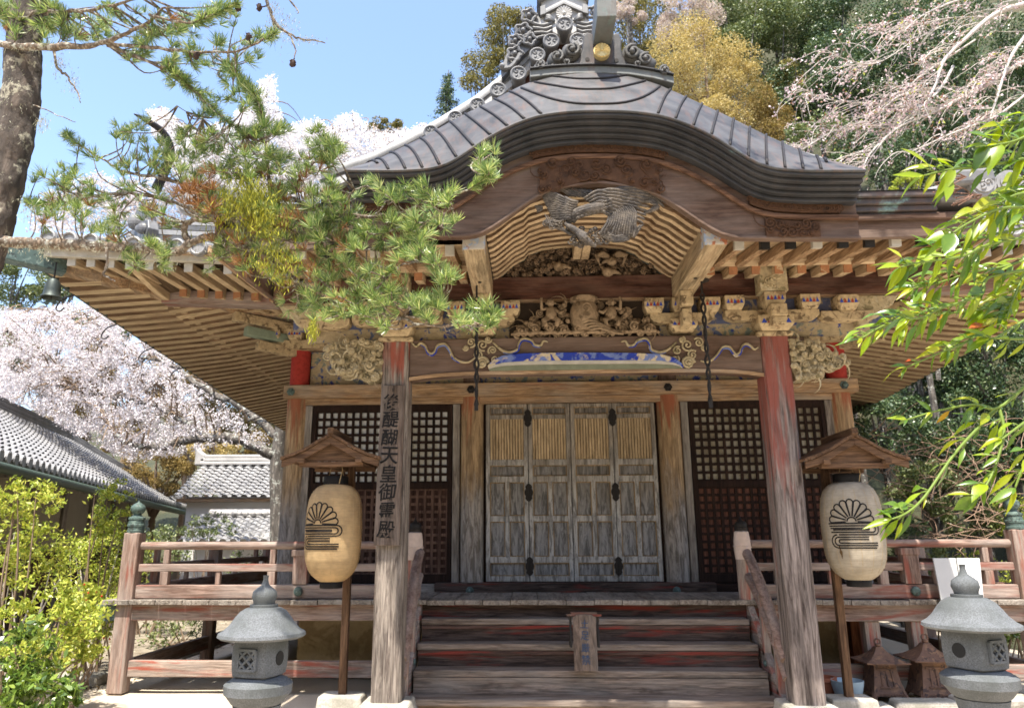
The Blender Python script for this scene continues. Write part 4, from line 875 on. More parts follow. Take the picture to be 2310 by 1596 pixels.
# ------------------------------------------------------------------ main roof
EY, EX = 7.17, 5.83
def tside(Y): return interp(Y, [7.17, 7.8, 9.3, 11.2, 13.1, 15.6, 17], [4.446, 4.318, 4.2, 4.07, 3.94, 3.81, 3.78])
def efront(X): return 4.44+.26*(abs(X)/EX)**3
def roofz(X, Y):
    a, b = Y-EY, EX-abs(X); d = min(a, b)
    e = efront(X) if a <= b else tside(Y)+.25
    return e+.36*d+.03*d*d
def build_main_roof():
    xs = np.linspace(-EX, EX, 61); ys = np.linspace(EY, 12.9, 31)
    m = MB(); m.grid([[(x, y, min(roofz(x, y), 8.4)) for y in ys] for x in xs]); ys2 = np.linspace(12.9, 17.2, 8)
    m.grid([[(x, y, min(roofz(x, y), 8.4)) for y in ys2] for x in xs]); P('main_roof', m, M_tiled)
    for s, rng in ((-1, np.arange(-5.62, -2.2, .235)), (1, np.arange(2.7, 5.7, .235))):
        m = MB()
        for x in rng:
            hy = EY+(EX-abs(x)); pts = [(x, y, roofz(x, y)+.03) for y in np.linspace(EY-.06, min(hy, 11), 8)]
            m.tube(pts, .075, 8); c = Vector(pts[0])
            m.disc(c, (0, -1, 0), .095, .035, 16); m.tube([c+Vector((.075*math.cos(t), -.045, .075*math.sin(t))) for t in np.linspace(0, 6.28, 14)], .013, 5)
            for q in np.arange(EY+.3, min(hy, 11), .3): m.tube([(x, q, roofz(x, q)+.034), (x, q+.03, roofz(x, q+.03)+.034)], .084, 8)
            m.box(x+.05, x+.19, EY-.05, EY+.2, roofz(x, EY)-.035, roofz(x, EY)+.012)
        P('roof_tiles', m, M_tile, smooth='auto')
    for s in (-1, 1):   # hip ridges with their ornaments
        pts = [(s*(-EX+t)*-1 if s > 0 else -EX+t, EY+t, 0) for t in np.linspace(.75, 5.2, 12)]
        pts = [(s*abs(p[0]), p[1], roofz(p[0], p[1])+.10) for p in pts]
        for k in range(4):
            m = MB()
            for a, b in zip(pts[:-1], pts[1:]): m.beam(Vector(a)+Vector((0, 0, k*.075)), Vector(b)+Vector((0, 0, k*.075)), .26-.02*k, .06)
            P('hip_ridge', m, M_tilew if k % 2 else M_tiled)
        b0 = Vector(pts[0]); d = Vector((s*.707, -.707, 0)); r_ = Vector((.707, s*.707, 0))
        m = MB(); c = b0+d*.06
        ol = [(-.34, -.12), (-.42, .0), (-.36, .12), (-.25, .16), (-.24, .3), (-.14, .42), (.14, .42), (.24, .3), (.25, .16), (.36, .12), (.42, 0), (.34, -.12)]
        n = len(ol); vs = [c+r_*a+Vector((0, 0, z)) for a, z in ol]+[c+r_*a-d*.12+Vector((0, 0, z)) for a, z in ol]
        m.add(vs, [tuple(range(n)), tuple(range(2*n-1, n-1, -1))]+[(i, i+n, (i+1) % n+n, (i+1) % n) for i in range(n)])
        for a, z, r in ((-.3, .02, .07), (.3, .02, .07), (-.17, .06, .05), (.17, .06, .05), (0, .2, .10)): m.ball(c+r_*a+d*.03+Vector((0, 0, z)), r, 10, 8, (1, .6, 1))
        P('ridge_ornament', m, M_onig, .012)
        hp = [at(x, y, Y=Yh) for x, y, Yh in ((352, 428, 8.03), (384, 352, 7.95), (372, 304, 7.85), (338, 276, 7.7), (302, 257, 7.55))]
        if s > 0: hp = [Vector((-p.x, p.y, p.z)) for p in hp]
        m = MB(); cc = catmull(hp, 6); m.tube(cc, [interp(i/(len(cc)-1), [0, .5, .8, 1], [.06, .042, .034, .006]) for i in range(len(cc))], 10); (P('ridge_horn', m, M_seam, smooth=True) if s < 0 else None)
def build_eaves():
    for s in (-1, 1):
        n = 41 if s < 0 else 31
        for i in range(n):
            y = 7.46+.2*i; t = tside(y); rise = interp(y, [7.2, 8.6, 10, 12.5, 16], [.02, .08, .10, .19, .2]); w = .128
            xi = -4.74 if y > 8.2 else -EX+(y-EY)+.05
            if xi < -5.6: xi = -5.55
            m = MB(); f = (xi+5.79)/1.05
            m.beam((-s*-5.79, y, t+.05) if s < 0 else (5.79, y, t+.05), (s*abs(xi), y, t+.045+rise*f), w, .085)
            if y > 8.3: m.beam((s*4.92, y, t+rise-.035), (s*3.45, y, t+rise+.20), w, .085)
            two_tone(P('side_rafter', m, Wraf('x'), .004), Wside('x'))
        ys = np.linspace(7.25, 16, 30)
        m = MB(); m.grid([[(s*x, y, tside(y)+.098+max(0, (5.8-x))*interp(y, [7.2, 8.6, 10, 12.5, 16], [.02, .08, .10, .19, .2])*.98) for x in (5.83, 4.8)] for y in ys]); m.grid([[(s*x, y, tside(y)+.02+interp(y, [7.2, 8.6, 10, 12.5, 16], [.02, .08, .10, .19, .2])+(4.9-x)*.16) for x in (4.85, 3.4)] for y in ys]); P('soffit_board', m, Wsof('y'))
        m = MB()
        for a, b in zip(ys[:-1], ys[1:]): m.beam((s*4.80, a, tside(a)+interp(a, [7.2, 8.6, 10, 12.5, 16], [.02, .08, .10, .19, .2])+.0), (s*4.80, b, tside(b)+interp(b, [7.2, 8.6, 10, 12.5, 16], [.02, .08, .10, .19, .2])+.0), .07, .09)
        m.v = [v for v in m.v]; P('eave_batten', m, Wraf('y'))
        m = MB()
        for a, b in zip(ys[:-1], ys[1:]): m.beam((s*5.86, a, tside(a)+.14), (s*5.86, b, tside(b)+.14), .06, .16)
        P('eave_fascia', m, flat('dark_eave_edge', (.05, .06, .05)))
        # hip rafter with bronze cap
        m = MB(); m.beam((s*(5.83), 7.17, 4.49), (s*4.80, 8.22, 4.43), .16, .19); m.beam((s*4.80, 8.22, 4.40), (s*3.5, 9.5, 4.5), .15, .18); h = P('hip_rafter', m, Wtan('y'), .008)
        m = MB(); m.beam((s*6.0, 7.0, 4.50), (s*5.60, 7.40, 4.478), .175, .205); P('bronze_cap', m, M_verd, .008, parent=h)
        # front part of the main eave
        q = at(574, 690, Y=8.2).z
        m = MB(); m.beam((s*4.86, 8.2, 4.36), (s*3.0, 8.2, q+.03), .17, .16); P('eave_purlin', m, Wrail('x'), .008)
        for k in range(11):
            x = 5.42-.215*k; zf = lerp(4.46, 4.30, k/10)
            m = MB(); m.beam((s*x, 7.22, zf), (s*x, min(8.12, EY+EX-x+.0), zf+.06), .085, .09); f = P('front_rafter', m, Wraf('y'), .004)
            m = MB(); m.beam((s*x, 7.213, zf), (s*x, 7.23, zf+.001), .09, .095); P('rafter_cap', m, M_white, parent=f)
            if x < 4.75:
                m = MB(); m.beam((s*x, 8.02, zf-.03), (s*x, 9.3, zf+.12), .08, .085); f = P('front_rafter', m, Wraf('y'))
                m = MB(); m.beam((s*x, 8.012, zf-.031), (s*x, 8.03, zf-.029), .085, .09); P('rafter_end', m, M_org, parent=f)
        m = MB(); m.beam((s*5.75, 7.2, 4.56), (s*3.1, 7.2, 4.40), .06, .09); P('front_eave_board', m, M_white, .005)
        m = MB(); m.beam((s*5.80, 7.15, 4.66), (s*3.1, 7.15, 4.46), .05, .11); P('front_eave_board', m, Wtan('x'), .005)
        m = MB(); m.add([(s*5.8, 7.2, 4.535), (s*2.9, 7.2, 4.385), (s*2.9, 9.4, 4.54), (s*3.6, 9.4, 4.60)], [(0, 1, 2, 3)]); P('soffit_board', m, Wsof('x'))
        # corner bracket cluster at the top of the corner column
        X = -3.56 if s < 0 else 3.42
        for (dx, z, L) in ((0, 4.08, .8), (-.25*-s, 4.28, .7)):
            arm(X+s*abs(dx)*.0, 9.25, z-.1, L, .11, .16)
        for d in (-.3, 0, .3): masu(X+d, 9.2, 4.08, .2, .14, .22)
        for k in range(3):
            m = MB(); m.beam((X, 9.4, 3.95+.16*k), (X+s*(.45+.12*k), 9.0-.12*k, 3.98+.16*k), .12, .12); P('corner_bracket', m, M_cream if k != 1 else flat('pale_green_paint', (.22, .27, .2), var=.4, sc=12), .012)
    # wall top behind
    m = MB(); m.box(-3.5, 3.5, 9.52, 9.6, 4.1, 4.8); P('upper_wall', m, M_frz)
    for y in np.arange(7.9, 15.5, .95):
        t = tside(y); m = MB(); m.tube(catmull([(-5.72, y, t+.03), (-5.95, y+.05, t-.02), (-6.02, y+.05, t-.13), (-5.97, y+.05, t-.17), (-5.92, y+.05, t-.13)], 4), .009, 5); P('gutter_hook', m, M_iron)
def build_gable():
    Y = 8.0
    rk = [(0, 7.86), (-.18, 7.60), (-.61, 7.13), (-1.1, 6.70), (-1.74, 6.28), (-2.33, 5.97), (-3.0, 5.72)]
    def rz(x): return interp(abs(x), [-a for a, _ in rk], [b for _, b in rk])
    xs = np.linspace(-3.0, 3.0, 41)
    m = MB(); m.grid([[(x, y, rz(x)+.02) for y in np.linspace(Y-.05, 13, 4)] for x in xs]); P('gable_roof', m, M_tile)
    m = MB(); m.strip_solid([(x, rz(x)-.02) for x in xs], [(x, rz(x)-.12) for x in xs], Y-.03, Y+.2); P('verge_tiles', m, M_tilew)
    m = MB(); m.strip_solid([(x, rz(x)-.13) for x in xs], [(x, rz(x)-.45) for x in xs], Y+.05, Y+.12); P('gable_barge_board', m, Wbrn('x'))
    m = MB(); m.add([(-2.6, Y+.3, 5), (2.6, Y+.3, 5), (0, Y+.3, 7.6)], [(0, 1, 2)]); P('gable_wall', m, Wbrn('z'))
    for s in (-1, 1):   # rounded ridge along the verge
        m = MB(); m.tube([(s*abs(a), Y+.04, b+.09) for a, b in rk[1:]], .08, 10); P('verge_ridge', m, M_tilew, smooth=True)
    discs = [(1273, 61, 18), (1243, 98.5, 17.5), (1212, 129.5, 17), (1169.5, 171.4, 17), (1124, 208, 17), (1077.5, 241.5, 16), (1028, 270, 15), (973, 302, 15), (1302.5, 96.7, 17)]
    for px, py, r in discs:
        c = at(px, py, Y=7.80); rr = .098*r/17; m = MB()
        m.disc(c, (0, -1, 0), rr, .05, 24); m.tube([c+Vector((rr*.86*math.cos(t), -.05, rr*.86*math.sin(t))) for t in np.linspace(0, 2*math.pi, 25)], .016, 6)
        for k in range(3):
            a = k*2.094; m.curl((c.x+.4*rr*math.cos(a), c.y-.05, c.z+.4*rr*math.sin(a)), .38*rr, .8, .011, 1, a, 0)
        m.tube([c+Vector((0, 0, 0)), c+Vector((0, .9, .1))], rr*.85, 14); P('verge_end_tile', m, M_onig if px != 1273 else M_onig, smooth='auto')
    # ridge end ornament: white block, stripes and scrolls
    c0 = at(1273, 61, Y=7.86); k = at(1373, 61, Y=7.86).x-c0.x; k /= 100
    def px(x, y): return (c0.x+(x-1273)*k, c0.z+(61-y)*k*1.16)
    m = MB(); m.prism([px(1210, 66), px(1218, 48), px(1222, 30), px(1222, -30), px(1325, -30), px(1325, 30), px(1330, 48), px(1338, 66), px(1305, 70), px(1290, 78), px(1256, 78), px(1242, 70)][::-1], 7.86, 8.1); P('ridge_end_block', m, M_tilew, .012)
    m = MB()
    for y0, w_ in ((28, 54), (-6, 57), (-38, 60)):
        a = [px(1273-w_, y0+12), px(1273, y0-14), px(1273+w_, y0+12)]; b = [px(1273-w_, y0+6), px(1273, y0-20), px(1273+w_, y0+6)]
        m.prism(a+b[::-1], 7.81, 13)
        for q in (-1, 1): m.prism([px(1273+q*w_, y0+12), px(1273+q*(w_-12), y0+8), px(1273+q*(w_-12), y0-12), px(1273+q*w_, y0-8)][::q], 7.80, 7.86)
    P('ridge_stripes', m, M_tiled, .004)
    m = MB(); m.prism([px(1222, -30), px(1222, -150), px(1325, -150), px(1325, -30)], 7.9, 13); P('main_ridge', m, M_tilew)
    m = MB(); c = px(1273, 33)    # chrysanthemum relief with two leaves
    for i in range(16): a = i*math.pi/8; m.tube([(c[0]+.02*math.cos(a), 7.84, c[1]+.02*math.sin(a)), (c[0]+.10*math.cos(a), 7.835, c[1]+.10*math.sin(a))], [.008, .021], 6)
    m.ball((c[0], 7.83, c[1]), .025); P('flower_relief', m, M_tilew, smooth='auto')
    m = MB()
    for s in (-1, 1):
        l = px(1273+s*30, 47)
        for j in (-.5, 0, .5): m.tube([(l[0]-s*.05, 7.845, l[1]-.02), (l[0]+s*.03, 7.83, l[1]+.03+.04*j), (l[0]+s*.09, 7.845, l[1]+.05+.07*j)], [.012, .03, .006], 6)
    P('leaf_relief', m, M_tiled, smooth=True)
    m = MB()
    for x, y, r in ((1193, 35, 15), (1179.5, 69, 16), (1161, 91, 13), (1194, 89, 13), (1160, 120, 15), (1341, 33, 15), (1362, 69, 15)):
        a, z = px(x, y); R = r*k*1.05
        pts = [(a+R*(1+.16*math.cos(5*t))*math.cos(t), 7.84, z+R*(1+.16*math.cos(5*t))*math.sin(t)) for t in np.linspace(0, 6.1, 40)]
        m = MB(); m.tube(pts, .019, 6); m.ball((a, 7.83, z), R*.36, 10, 8); m.curl((a, 7.85, z), R*.72, .9, .015, 1, 1, 0); P('ridge_scroll', m, M_onig, smooth='auto')
    m = MB()
    for i in range(4):
        A = px(1206+i*3, 50+i*12); B = px(1225+i*4, 58+i*9); C_ = px(1246-i*1, 52+i*9); m.tube(catmull([(A[0]-.04, 7.85, A[1]), (B[0]-.06, 7.84, B[1]+.01), (B[0], 7.84, B[1]), (C_[0], 7.85, C_[1])], 4), .02, 6)
        A = px(1340-i*3, 50+i*12); B = px(1321-i*4, 58+i*9); C_ = px(1300+i*1, 52+i*9); m.tube(catmull([(A[0]+.04, 7.85, A[1]), (B[0]+.06, 7.84, B[1]+.01), (B[0], 7.84, B[1]), (C_[0], 7.85, C_[1])], 4), .02, 6)
    A, B, C_ = px(1131, 150), px(1152, 147), px(1172, 120); m.tube(catmull([(A[0], 7.85, A[1]), (B[0], 7.85, B[1]), (C_[0], 7.85, C_[1])], 5), .03, 7); m.ball((A[0], 7.84, A[1]+.02), .04)
    P('ridge_scrolls', m, M_onig, smooth='auto')
    m = MB(); m.prism([px(1206, 20), px(1240, 70), px(1180, 118), px(1130, 170), px(1128, 150), px(1150, 95), px(1180, 40)][::-1], 7.87, 8.0); P('scroll_plate', m, M_onig)
def build_porch_ornament():
    Y = 5.96
    def q(x, y, yy=Y): p = at((1450+x/4.222)/1.2987, y/4.222/1.2987, Y=yy); return (p.x, p.z)
    top = [q(x, y) for x, y in ((432, 908), (700, 878), (1000, 860), (1320, 855), (1650, 872), (1950, 920), (2198, 982))]; bot = [(x, z-.075) for x, z in top]
    m = MB(); m.strip_solid(top, bot, Y-.05, Y+.5); P('crest_plate', m, M_copg, .006)
    m = MB(); m.strip_solid([(x, z+.014) for x, z in top], [(x, z+.001) for x, z in top], Y-.075, Y+.5); P('crest_edge', m, M_cope, .003)
    ol = [(965, 800), (1010, 770), (1050, 720), (1078, 640), (1082, 540), (1090, 465), (1130, 420), (1180, 430), (1215, 455), (1450, 450), (1490, 425), (1540, 450), (1565, 520), (1560, 620), (1580, 720), (1620, 775), (1672, 822), (1640, 850), (1590, 838), (1540, 862), (1480, 845), (1410, 850), (1340, 830), (1270, 846), (1200, 826), (1140, 838), (1080, 820), (1020, 832)]
    m = MB(); m.prism([q(*p) for p in ol][::-1], Y-.03, Y+.14); pl = P('crest_board', m, M_cop, .014)
    m = MB()
    for x, y in ((1140, 760), (1497, 775)): a, z = q(x, y); m.disc((a, Y-.028, z), (0, -1, 0), .02, .006, 12)
    P('heart_hole', m, M_iron, parent=pl)
    m = MB(); m.prism([q(1225, 455), q(1225, 835), q(1465, 845), q(1460, 450)], Y-.07, Y-.031); P('crest_block', m, M_cop, .006, parent=pl)
    a, z = q(1322, 640, Y-.1); m = MB(); R = .078
    m.disc((a, Y-.071, z), (0, -1, 0), R*.97, .05, 32)
    for i in range(16): t = i*math.pi/8; m.tube([(a+.014*math.cos(t), Y-.122, z+.014*math.sin(t)), (a+R*.86*math.cos(t), Y-.118, z+R*.86*math.sin(t))], [.004, .015], 6)
    m.ball((a, Y-.125, z), .013); P('gold_crest', m, M_gold, smooth='auto', parent=pl)
    for i, (x, y, r) in enumerate(((945, 660, 98), (760, 740, 84), (555, 845, 64), (880, 815, 42), (1700, 692, 104), (1860, 780, 88), (2090, 915, 68), (1760, 838, 42))):
        a, z = q(x, y); R = r/4.222/1.2987*.0058; m = MB(); s = 1 if x > 1320 else -1
        m.ball((a, Y+.03, z), R*1.0, 14, 10, (1, .8, .95)); m.curl((a, Y-.05, z), R*.72, 1.4, R*.20, s, 1.2, .03)
        for e in range(4): t = e*1.57+.4; m.ball((a+R*.75*math.cos(t), Y+.04, z+R*.72*math.sin(t)), R*.5, 8, 6, (1, .7, 1))
        if r > 60:
            b = [q(x+s*(-20+40*j), y+70+18*j) for j in range(4)]; m.tube([(c[0], Y+.0, min(c[1], z-.02)) for c in b], [.03, .035, .03, .015], 6)
        P('crest_scroll', m, flat('dull_crest_metal', (.085, .083, .08), .6, .0, .3, 12) if i == 0 else bpy.data.materials['dull_crest_metal'], smooth=True)
    # square horn reaching up and forward over the crest
    p0 = at((1450+1328/4.222)/1.2987, 102, Y=5.90); p1 = at((1450+1385/4.222)/1.2987, 37, Y=5.5)
    h = .34; w = .168; x0, x1 = p0.x, p1.x
    c = [(x0-w/2, p0.y, p0.z), (x0+w/2, p0.y, p0.z), (x1+w/2, p1.y, p1.z), (x1-w/2, p1.y, p1.z)]
    m = MB(); m.hexa([c[3], c[2], c[1], c[0], (x1-w/2, p1.y-.05, p1.z+h), (x1+w/2, p1.y-.05, p1.z+h), (x0+w/2, p0.y+.1, p0.z+h*.6), (x0-w/2, p0.y+.1, p0.z+h*.6)]); P('crest_horn', m, M_copg, .006)
build_main_roof(); build_eaves(); build_gable(); build_porch_ornament()
# ------------------------------------------------------------------ writing
def glyphs(name, chars, cx, y, ztop, step, size, mat, parent, slant=0, lean=0, depth=.004, bold=.012, fade=False, rot=None):
    V, F = [], []; r = random.Random(len(chars)); dg = None
    for i, ch in enumerate(chars):
        cu = bpy.data.curves.new("t", 'FONT'); cu.body = ch; cu.size = 1; cu.align_x = 'CENTER'; cu.align_y = 'CENTER'; cu.extrude = .02; cu.offset = bold; cu.shear = slant
        o = bpy.data.objects.new("t", cu); COL.objects.link(o); bpy.context.view_layer.update(); dg = bpy.context.evaluated_depsgraph_get()
        me = bpy.data.meshes.new_from_object(o.evaluated_get(dg)); b = len(V)
        cs = np.array([v.co for v in me.vertices]); mid = (cs.min(0)+cs.max(0))/2; sc = size*r.uniform(.95, 1.06)
        ang = r.uniform(-.06, .06); ca, sa = math.cos(ang), math.sin(ang)
        for v in cs:
            a, c = (v[0]-mid[0])*sc, (v[1]-mid[1])*sc*1.04; a, c = a*ca-c*sa, a*sa+c*ca
            a += .02*size*math.sin(c/size*5+i)
            z = ztop-step*i+c; V.append((cx+a+lean*(ztop-z), y-(v[2]+.02)*depth/.04, z))
        F += [tuple(j+b for j in p.vertices) for p in me.polygons]
        bpy.data.objects.remove(o); bpy.data.meshes.remove(me)
    m = MB(); m.v = V; m.f = F
    if rot: 
        piv, ang = rot; M = Matrix.Translation(piv) @ Matrix.Rotation(ang, 4, 'X') @ Matrix.Translation(-Vector(piv)); m.v = [tuple(M @ Vector(v)) for v in m.v]
    return m.build(name, mat, parent)
def build_boards():
    NB = thing('name_board', (-1.835, 6.9, 1.53), 'tall weathered plaque with brushed black characters on the left porch pillar', 'sign')
    m = MB(); x0, x1 = -1.958, -1.722; m.prism([(x0, 1.50), (x1, 1.50), (x1+.0, 2.96), (x1-.004, 2.985), (x0+.012, 2.985), (x0+.008, 2.96)], 6.865, 6.905)
    m.v = [(a+.015*(2.2-c)*-.6, b-.0, c) for a, b, c in m.v]; m.build('plank', Wboard('z'), NB, .005)
    m = MB(); m.tube([(-1.83, 6.858, 2.955), (-1.83, 6.87, 2.92)], .006, 6); m.build('nail', M_iron, NB)
    glyphs('brushed_writing', "後醍醐天皇御霊殿", -1.842, 6.8645, 2.822, .1685, .165, M_ink, NB, slant=.08, lean=-.012)
    SG = thing('step_sign', (-.02, 7.5, .349), 'small wooden notice with blue characters leaning on the steps', 'sign')
    rt = Matrix.Translation((0, 7.38, .36)) @ Matrix.Rotation(math.radians(-9), 4, 'X')
    m = MB(); m.prism([(-.145, 0), (.075, 0), (.075, .475), (.04, .495), (-.035, .502), (-.11, .495), (-.145, .475)], -.012, .012); m.v = [tuple(rt @ Vector(v)) for v in m.v]; m.build('plank', Wboard('z'), SG, .004)
    o = glyphs('painted_writing', "土足厳禁", -.035, -.0125, .415, .105, .084, M_inkb, SG, bold=0.004)
    for v in o.data.vertices: v.co = rt @ v.co
    m = MB(); m.beam((-.16, 7.49, .865), (.09, 7.49, .865), .07, .02); m.beam((-.2, 7.47, .845), (.13, 7.47, .845), .035, .02); m.build('top_bar', Wrise('x'), SG)
    m = MB()
    for x in (-.165, .095): m.beam((x, 7.48, .835), (x, 7.58, .555), .022, .03); m.beam((x, 7.5, .835), (x, 7.44, .56), .018, .02)
    m.build('leg', M_iron, SG)
build_boards()
# ------------------------------------------------------------------ paper lanterns on posts
def crest_strokes():
    S = []   # half chrysanthemum over flowing water, in units of the crest's half width
    def arc(cx, cz, r, a0, a1, n=10): return [(cx+r*math.cos(t), cz+r*math.sin(t)) for t in np.linspace(a0, a1, n)]
    n = 9
    for i in range(n):
        a0 = math.radians(-4+i*188/n); a1 = a0+math.radians(188/n); am = (a0+a1)/2; r0, r1 = .22, .72; hw = math.sin((a1-a0)/2)*r1
        c = (.78*math.cos(am)*1., .02+.78*math.sin(am)); tip = arc(c[0], c[1], hw*1.02, am-1.45, am+1.45, 9)
        S.append([(r0*math.cos(a0), .02+r0*math.sin(a0))]+tip+[(r0*math.cos(a1), .02+r0*math.sin(a1))])
    S.append(arc(0, .02, .17, 0, math.pi))
    # water: nested hairpin lines
    for j, (z0, z1, xr, r) in enumerate(((-.06, -.52, .86, .23), (-.16, -.42, .80, .13), (-.26, -.32, .62, .03))):
        S.append([(-.98+.04*j, z0)]+[(xr, z0)]+arc(xr, (z0+z1)/2, (z0-z1)/2, math.pi/2, -math.pi/2, 9)+[(-.98+.1*j if j else -.55, z1)])
    for j, (z0, z1, xl) in enumerate(((-.52, -1.06, -.62), (-.62, -.96, -.58), (-.72, -.86, -.50))):
        if j == 0: S.append(arc(xl, (z0+z1)/2, (z0-z1)/2, math.pi/2, 3*math.pi/2, 9)+[(.92, z1)])
        else: S.append([(.6, z0)]+arc(xl, (z0+z1)/2, (z0-z1)/2, math.pi/2, 3*math.pi/2, 9)+[(.98, z1)])
    return S
LBODY = [(.10, 0), (.135, .02), (.185, .06), (.225, .12), (.25, .20), (.262, .32), (.265, .50), (.258, .66), (.243, .76), (.215, .83), (.175, .875), (.135, .895), (.115, .90)]
def build_lantern(cx, cy, zb, H, sx, body_rgb, emb_ang, lab, slab, zroof, pole_x, lean=0):
    T = NT('lantern_paper_'+('amber' if cx < 0 else 'cream')); n = T.noise(T.coord((1, 1, 1)), 7, 5, .6); n2 = T.noise(T.coord((1, 1, 14)), 9, 3, .6)
    cc = T.mix(T.ramp(n, [(.35, 0.), (.65, 1.)]), tuple(c*.72 for c in body_rgb), body_rgb); cc = T.mix(T.ramp(T.noise(T.coord((1, 1, .35), (3, 3, 3)), 11, 6, .7), [(.55, 0.), (.75, .55)]), cc, tuple(c*f for c, f in zip(body_rgb, (.62, .52, .40)))); cc = T.mix(.35, cc, T.ramp(n2, [(.35, .6), (.6, 1.)]), 'MULTIPLY'); T.col(cc); T.set(Roughness=.7)
    tr = T.n("ShaderNodeBsdfTranslucent"); T.l(cc, tr.inputs[0]); ms = T.n("ShaderNodeMixShader"); ms.inputs[0].default_value = .35
    T.l(T.b.outputs[0], ms.inputs[1]); T.l(tr.outputs[0], ms.inputs[2]); T.l(ms.outputs[0], T.out.inputs[0])
    PL = thing('paper_lantern', (cx, cy, zb), lab, 'paper lantern', 'paper lanterns beside the porch')
    rs = [r for r, _ in LBODY]; hs = [h/.9 for _, h in LBODY]
    def R(h): return interp(h, hs, rs)*sx
    prof = []; k = 70
    for i in range(k+1):
        h = i/k
        prof.append((R(h)+.0018*(1 if i % 2 else -1), zb+h*H))
    m = MB(); m.lathe(cx, cy, prof, 40); m.build('paper_body', T.m, PL, smooth=True)
    m = MB()
    for t in np.linspace(0, 2*math.pi, 17)[:-1]: m.tube([(cx+(R(h)+.0025)*math.cos(t+.2), cy+(R(h)+.0025)*math.sin(t+.2), zb+h*H) for h in np.linspace(.02, .98, 14)], .0012, 4)
    m.build('rib', flat('paper_seam', (.45, .33, .18)) if 'paper_seam' not in bpy.data.materials else bpy.data.materials['paper_seam'], PL)
    if cx > 0:
        m = MB(); pts = [(-.62, -.62), (-.57, -.60), (-.55, -.70), (-.50, -.76), (-.52, -.88), (-.56, -.95), (-.58, -.84), (-.63, -.78), (-.60, -.70)]; vs = []
        for a, b in pts:
            z = zb+.585*H+.19*sx/.9*b*1.6; t = -math.pi/2+emb_ang+a*.19*sx/.9/(.262*sx); rr = R((z-zb)/H)+.004; vs.append((cx+rr*math.cos(t), cy+rr*math.sin(t), z))
        m.add(vs, [tuple(range(len(vs)))]); m.build('torn_patch', flat('torn_brown_paper', (.12, .07, .03), .9), PL)
    for nm, z, r, h in (('top_ring', zb+H-.005, .118*sx, .085), ('bottom_ring', zb-.055, .105*sx, .065)):
        m = MB(); m.lathe(cx, cy, [(r*.96, z), (r, z+.006), (r, z+h-.006), (r*.96, z+h)], 32); m.build(nm, M_ink, PL, smooth='auto')
    # crest laid on the paper
    m = MB(); S = crest_strokes(); cz = zb+.585*H; sw = .19*sx/.9
    for st in S:
        pts = []
        for (a, b), (c, d) in zip(st[:-1], st[1:]):
            nn = max(1, int(math.hypot(c-a, d-b)/.12))
            for i in range(nn): pts.append((lerp(a, c, i/nn), lerp(b, d, i/nn)))
        pts.append(st[-1]); vs = []; fs = []
        for i, (a, b) in enumerate(pts):
            p0 = pts[max(0, i-1)]; p1 = pts[min(len(pts)-1, i+1)]; dx, dz = p1[0]-p0[0], p1[1]-p0[1]; L = math.hypot(dx, dz) or 1; nx, nz = -dz/L, dx/L
            for e in (-1, 1):
                u, v = a+e*nx*.028, b+e*nz*.028; h = (cz+v*sw-zb)/H; rr = R(max(.02, min(.98, h)))+.0045; t = -math.pi/2+emb_ang+u*sw/(.262*sx)
                vs.append((cx+rr*math.cos(t), cy+rr*math.sin(t), cz+v*sw))
        for i in range(len(pts)-1): fs.append((2*i, 2*i+2, 2*i+3, 2*i+1))
        m.add(vs, fs)
    m.build('painted_crest', M_ink, PL)
    # the stand
    ST = thing('lantern_stand', (pole_x, cy+.05, 0), slab, 'lantern stand', 'lantern stands beside the porch')
    m = MB(); m.beam((pole_x, cy+.32, .15), (pole_x+lean, cy+.30, zroof+.1), .07, .07, up=(0, 1, 0)); m.build('post', Wfur('z'), ST, .006)
    m = MB(); m.frustum(pole_x, cy+.32, 0, .16, .22, .16, .20, .14); m.build('stone_base', M_kerb, ST, .02)
    w, hh = .46, .26; zr = zroof; rx = cx+.0; y0, y1 = cy-.28, cy+.42
    for s in (-1, 1):
        pr = [(0, hh), (.10, hh-.055), (.22, hh-.13), (.34, hh-.185), (.455, hh-.222)]
        top = [(rx+s*a*1.02, zr+b) for a, b in pr]; bot = [(rx+s*a*1.02, zr+b-.03) for a, b in pr]
        m = MB(); m.strip_solid(top, bot, y0, y1); m.build('roof_board', Wfur('y'), ST, .004)
        m = MB(); m.strip_solid([(rx+s*a, zr+b-.031) for a, b in pr], [(rx+s*a, zr+b-.031-.075*(1-.35*a)) for a, b in pr], y0+.02, y0+.05); m.build('gable_board', Wfur('x'), ST, .004)
    m = MB(); m.box(rx-.03, rx+.03, y0-.02, y1+.02, zr+hh-.015, zr+hh+.045); m.build('ridge_cap', Wfur('y'), ST, .008)
    m = MB(); m.prism([(rx-.36, zr-.0), (rx+.36, zr), (rx, zr+.2)], y0+.08, y0+.10); m.build('gable_panel', Wfur('x'), ST)
    m = MB(); m.box(rx-.30, rx+.30, y0+.06, y0+.13, zr-.05, zr-.005); m.box(rx-.30, rx+.30, y1-.12, y1-.05, zr-.05, zr-.005); m.box(rx-.04, rx+.04, y0+.1, y1-.1, zr-.055, zr-.012)
    for s in (-1, 1): m.box(rx+s*.27-.03, rx+s*.27+.03, y0+.0, y1, zr-.02, zr+.02)
    m.build('frame', Wfur('x'), ST, .004)
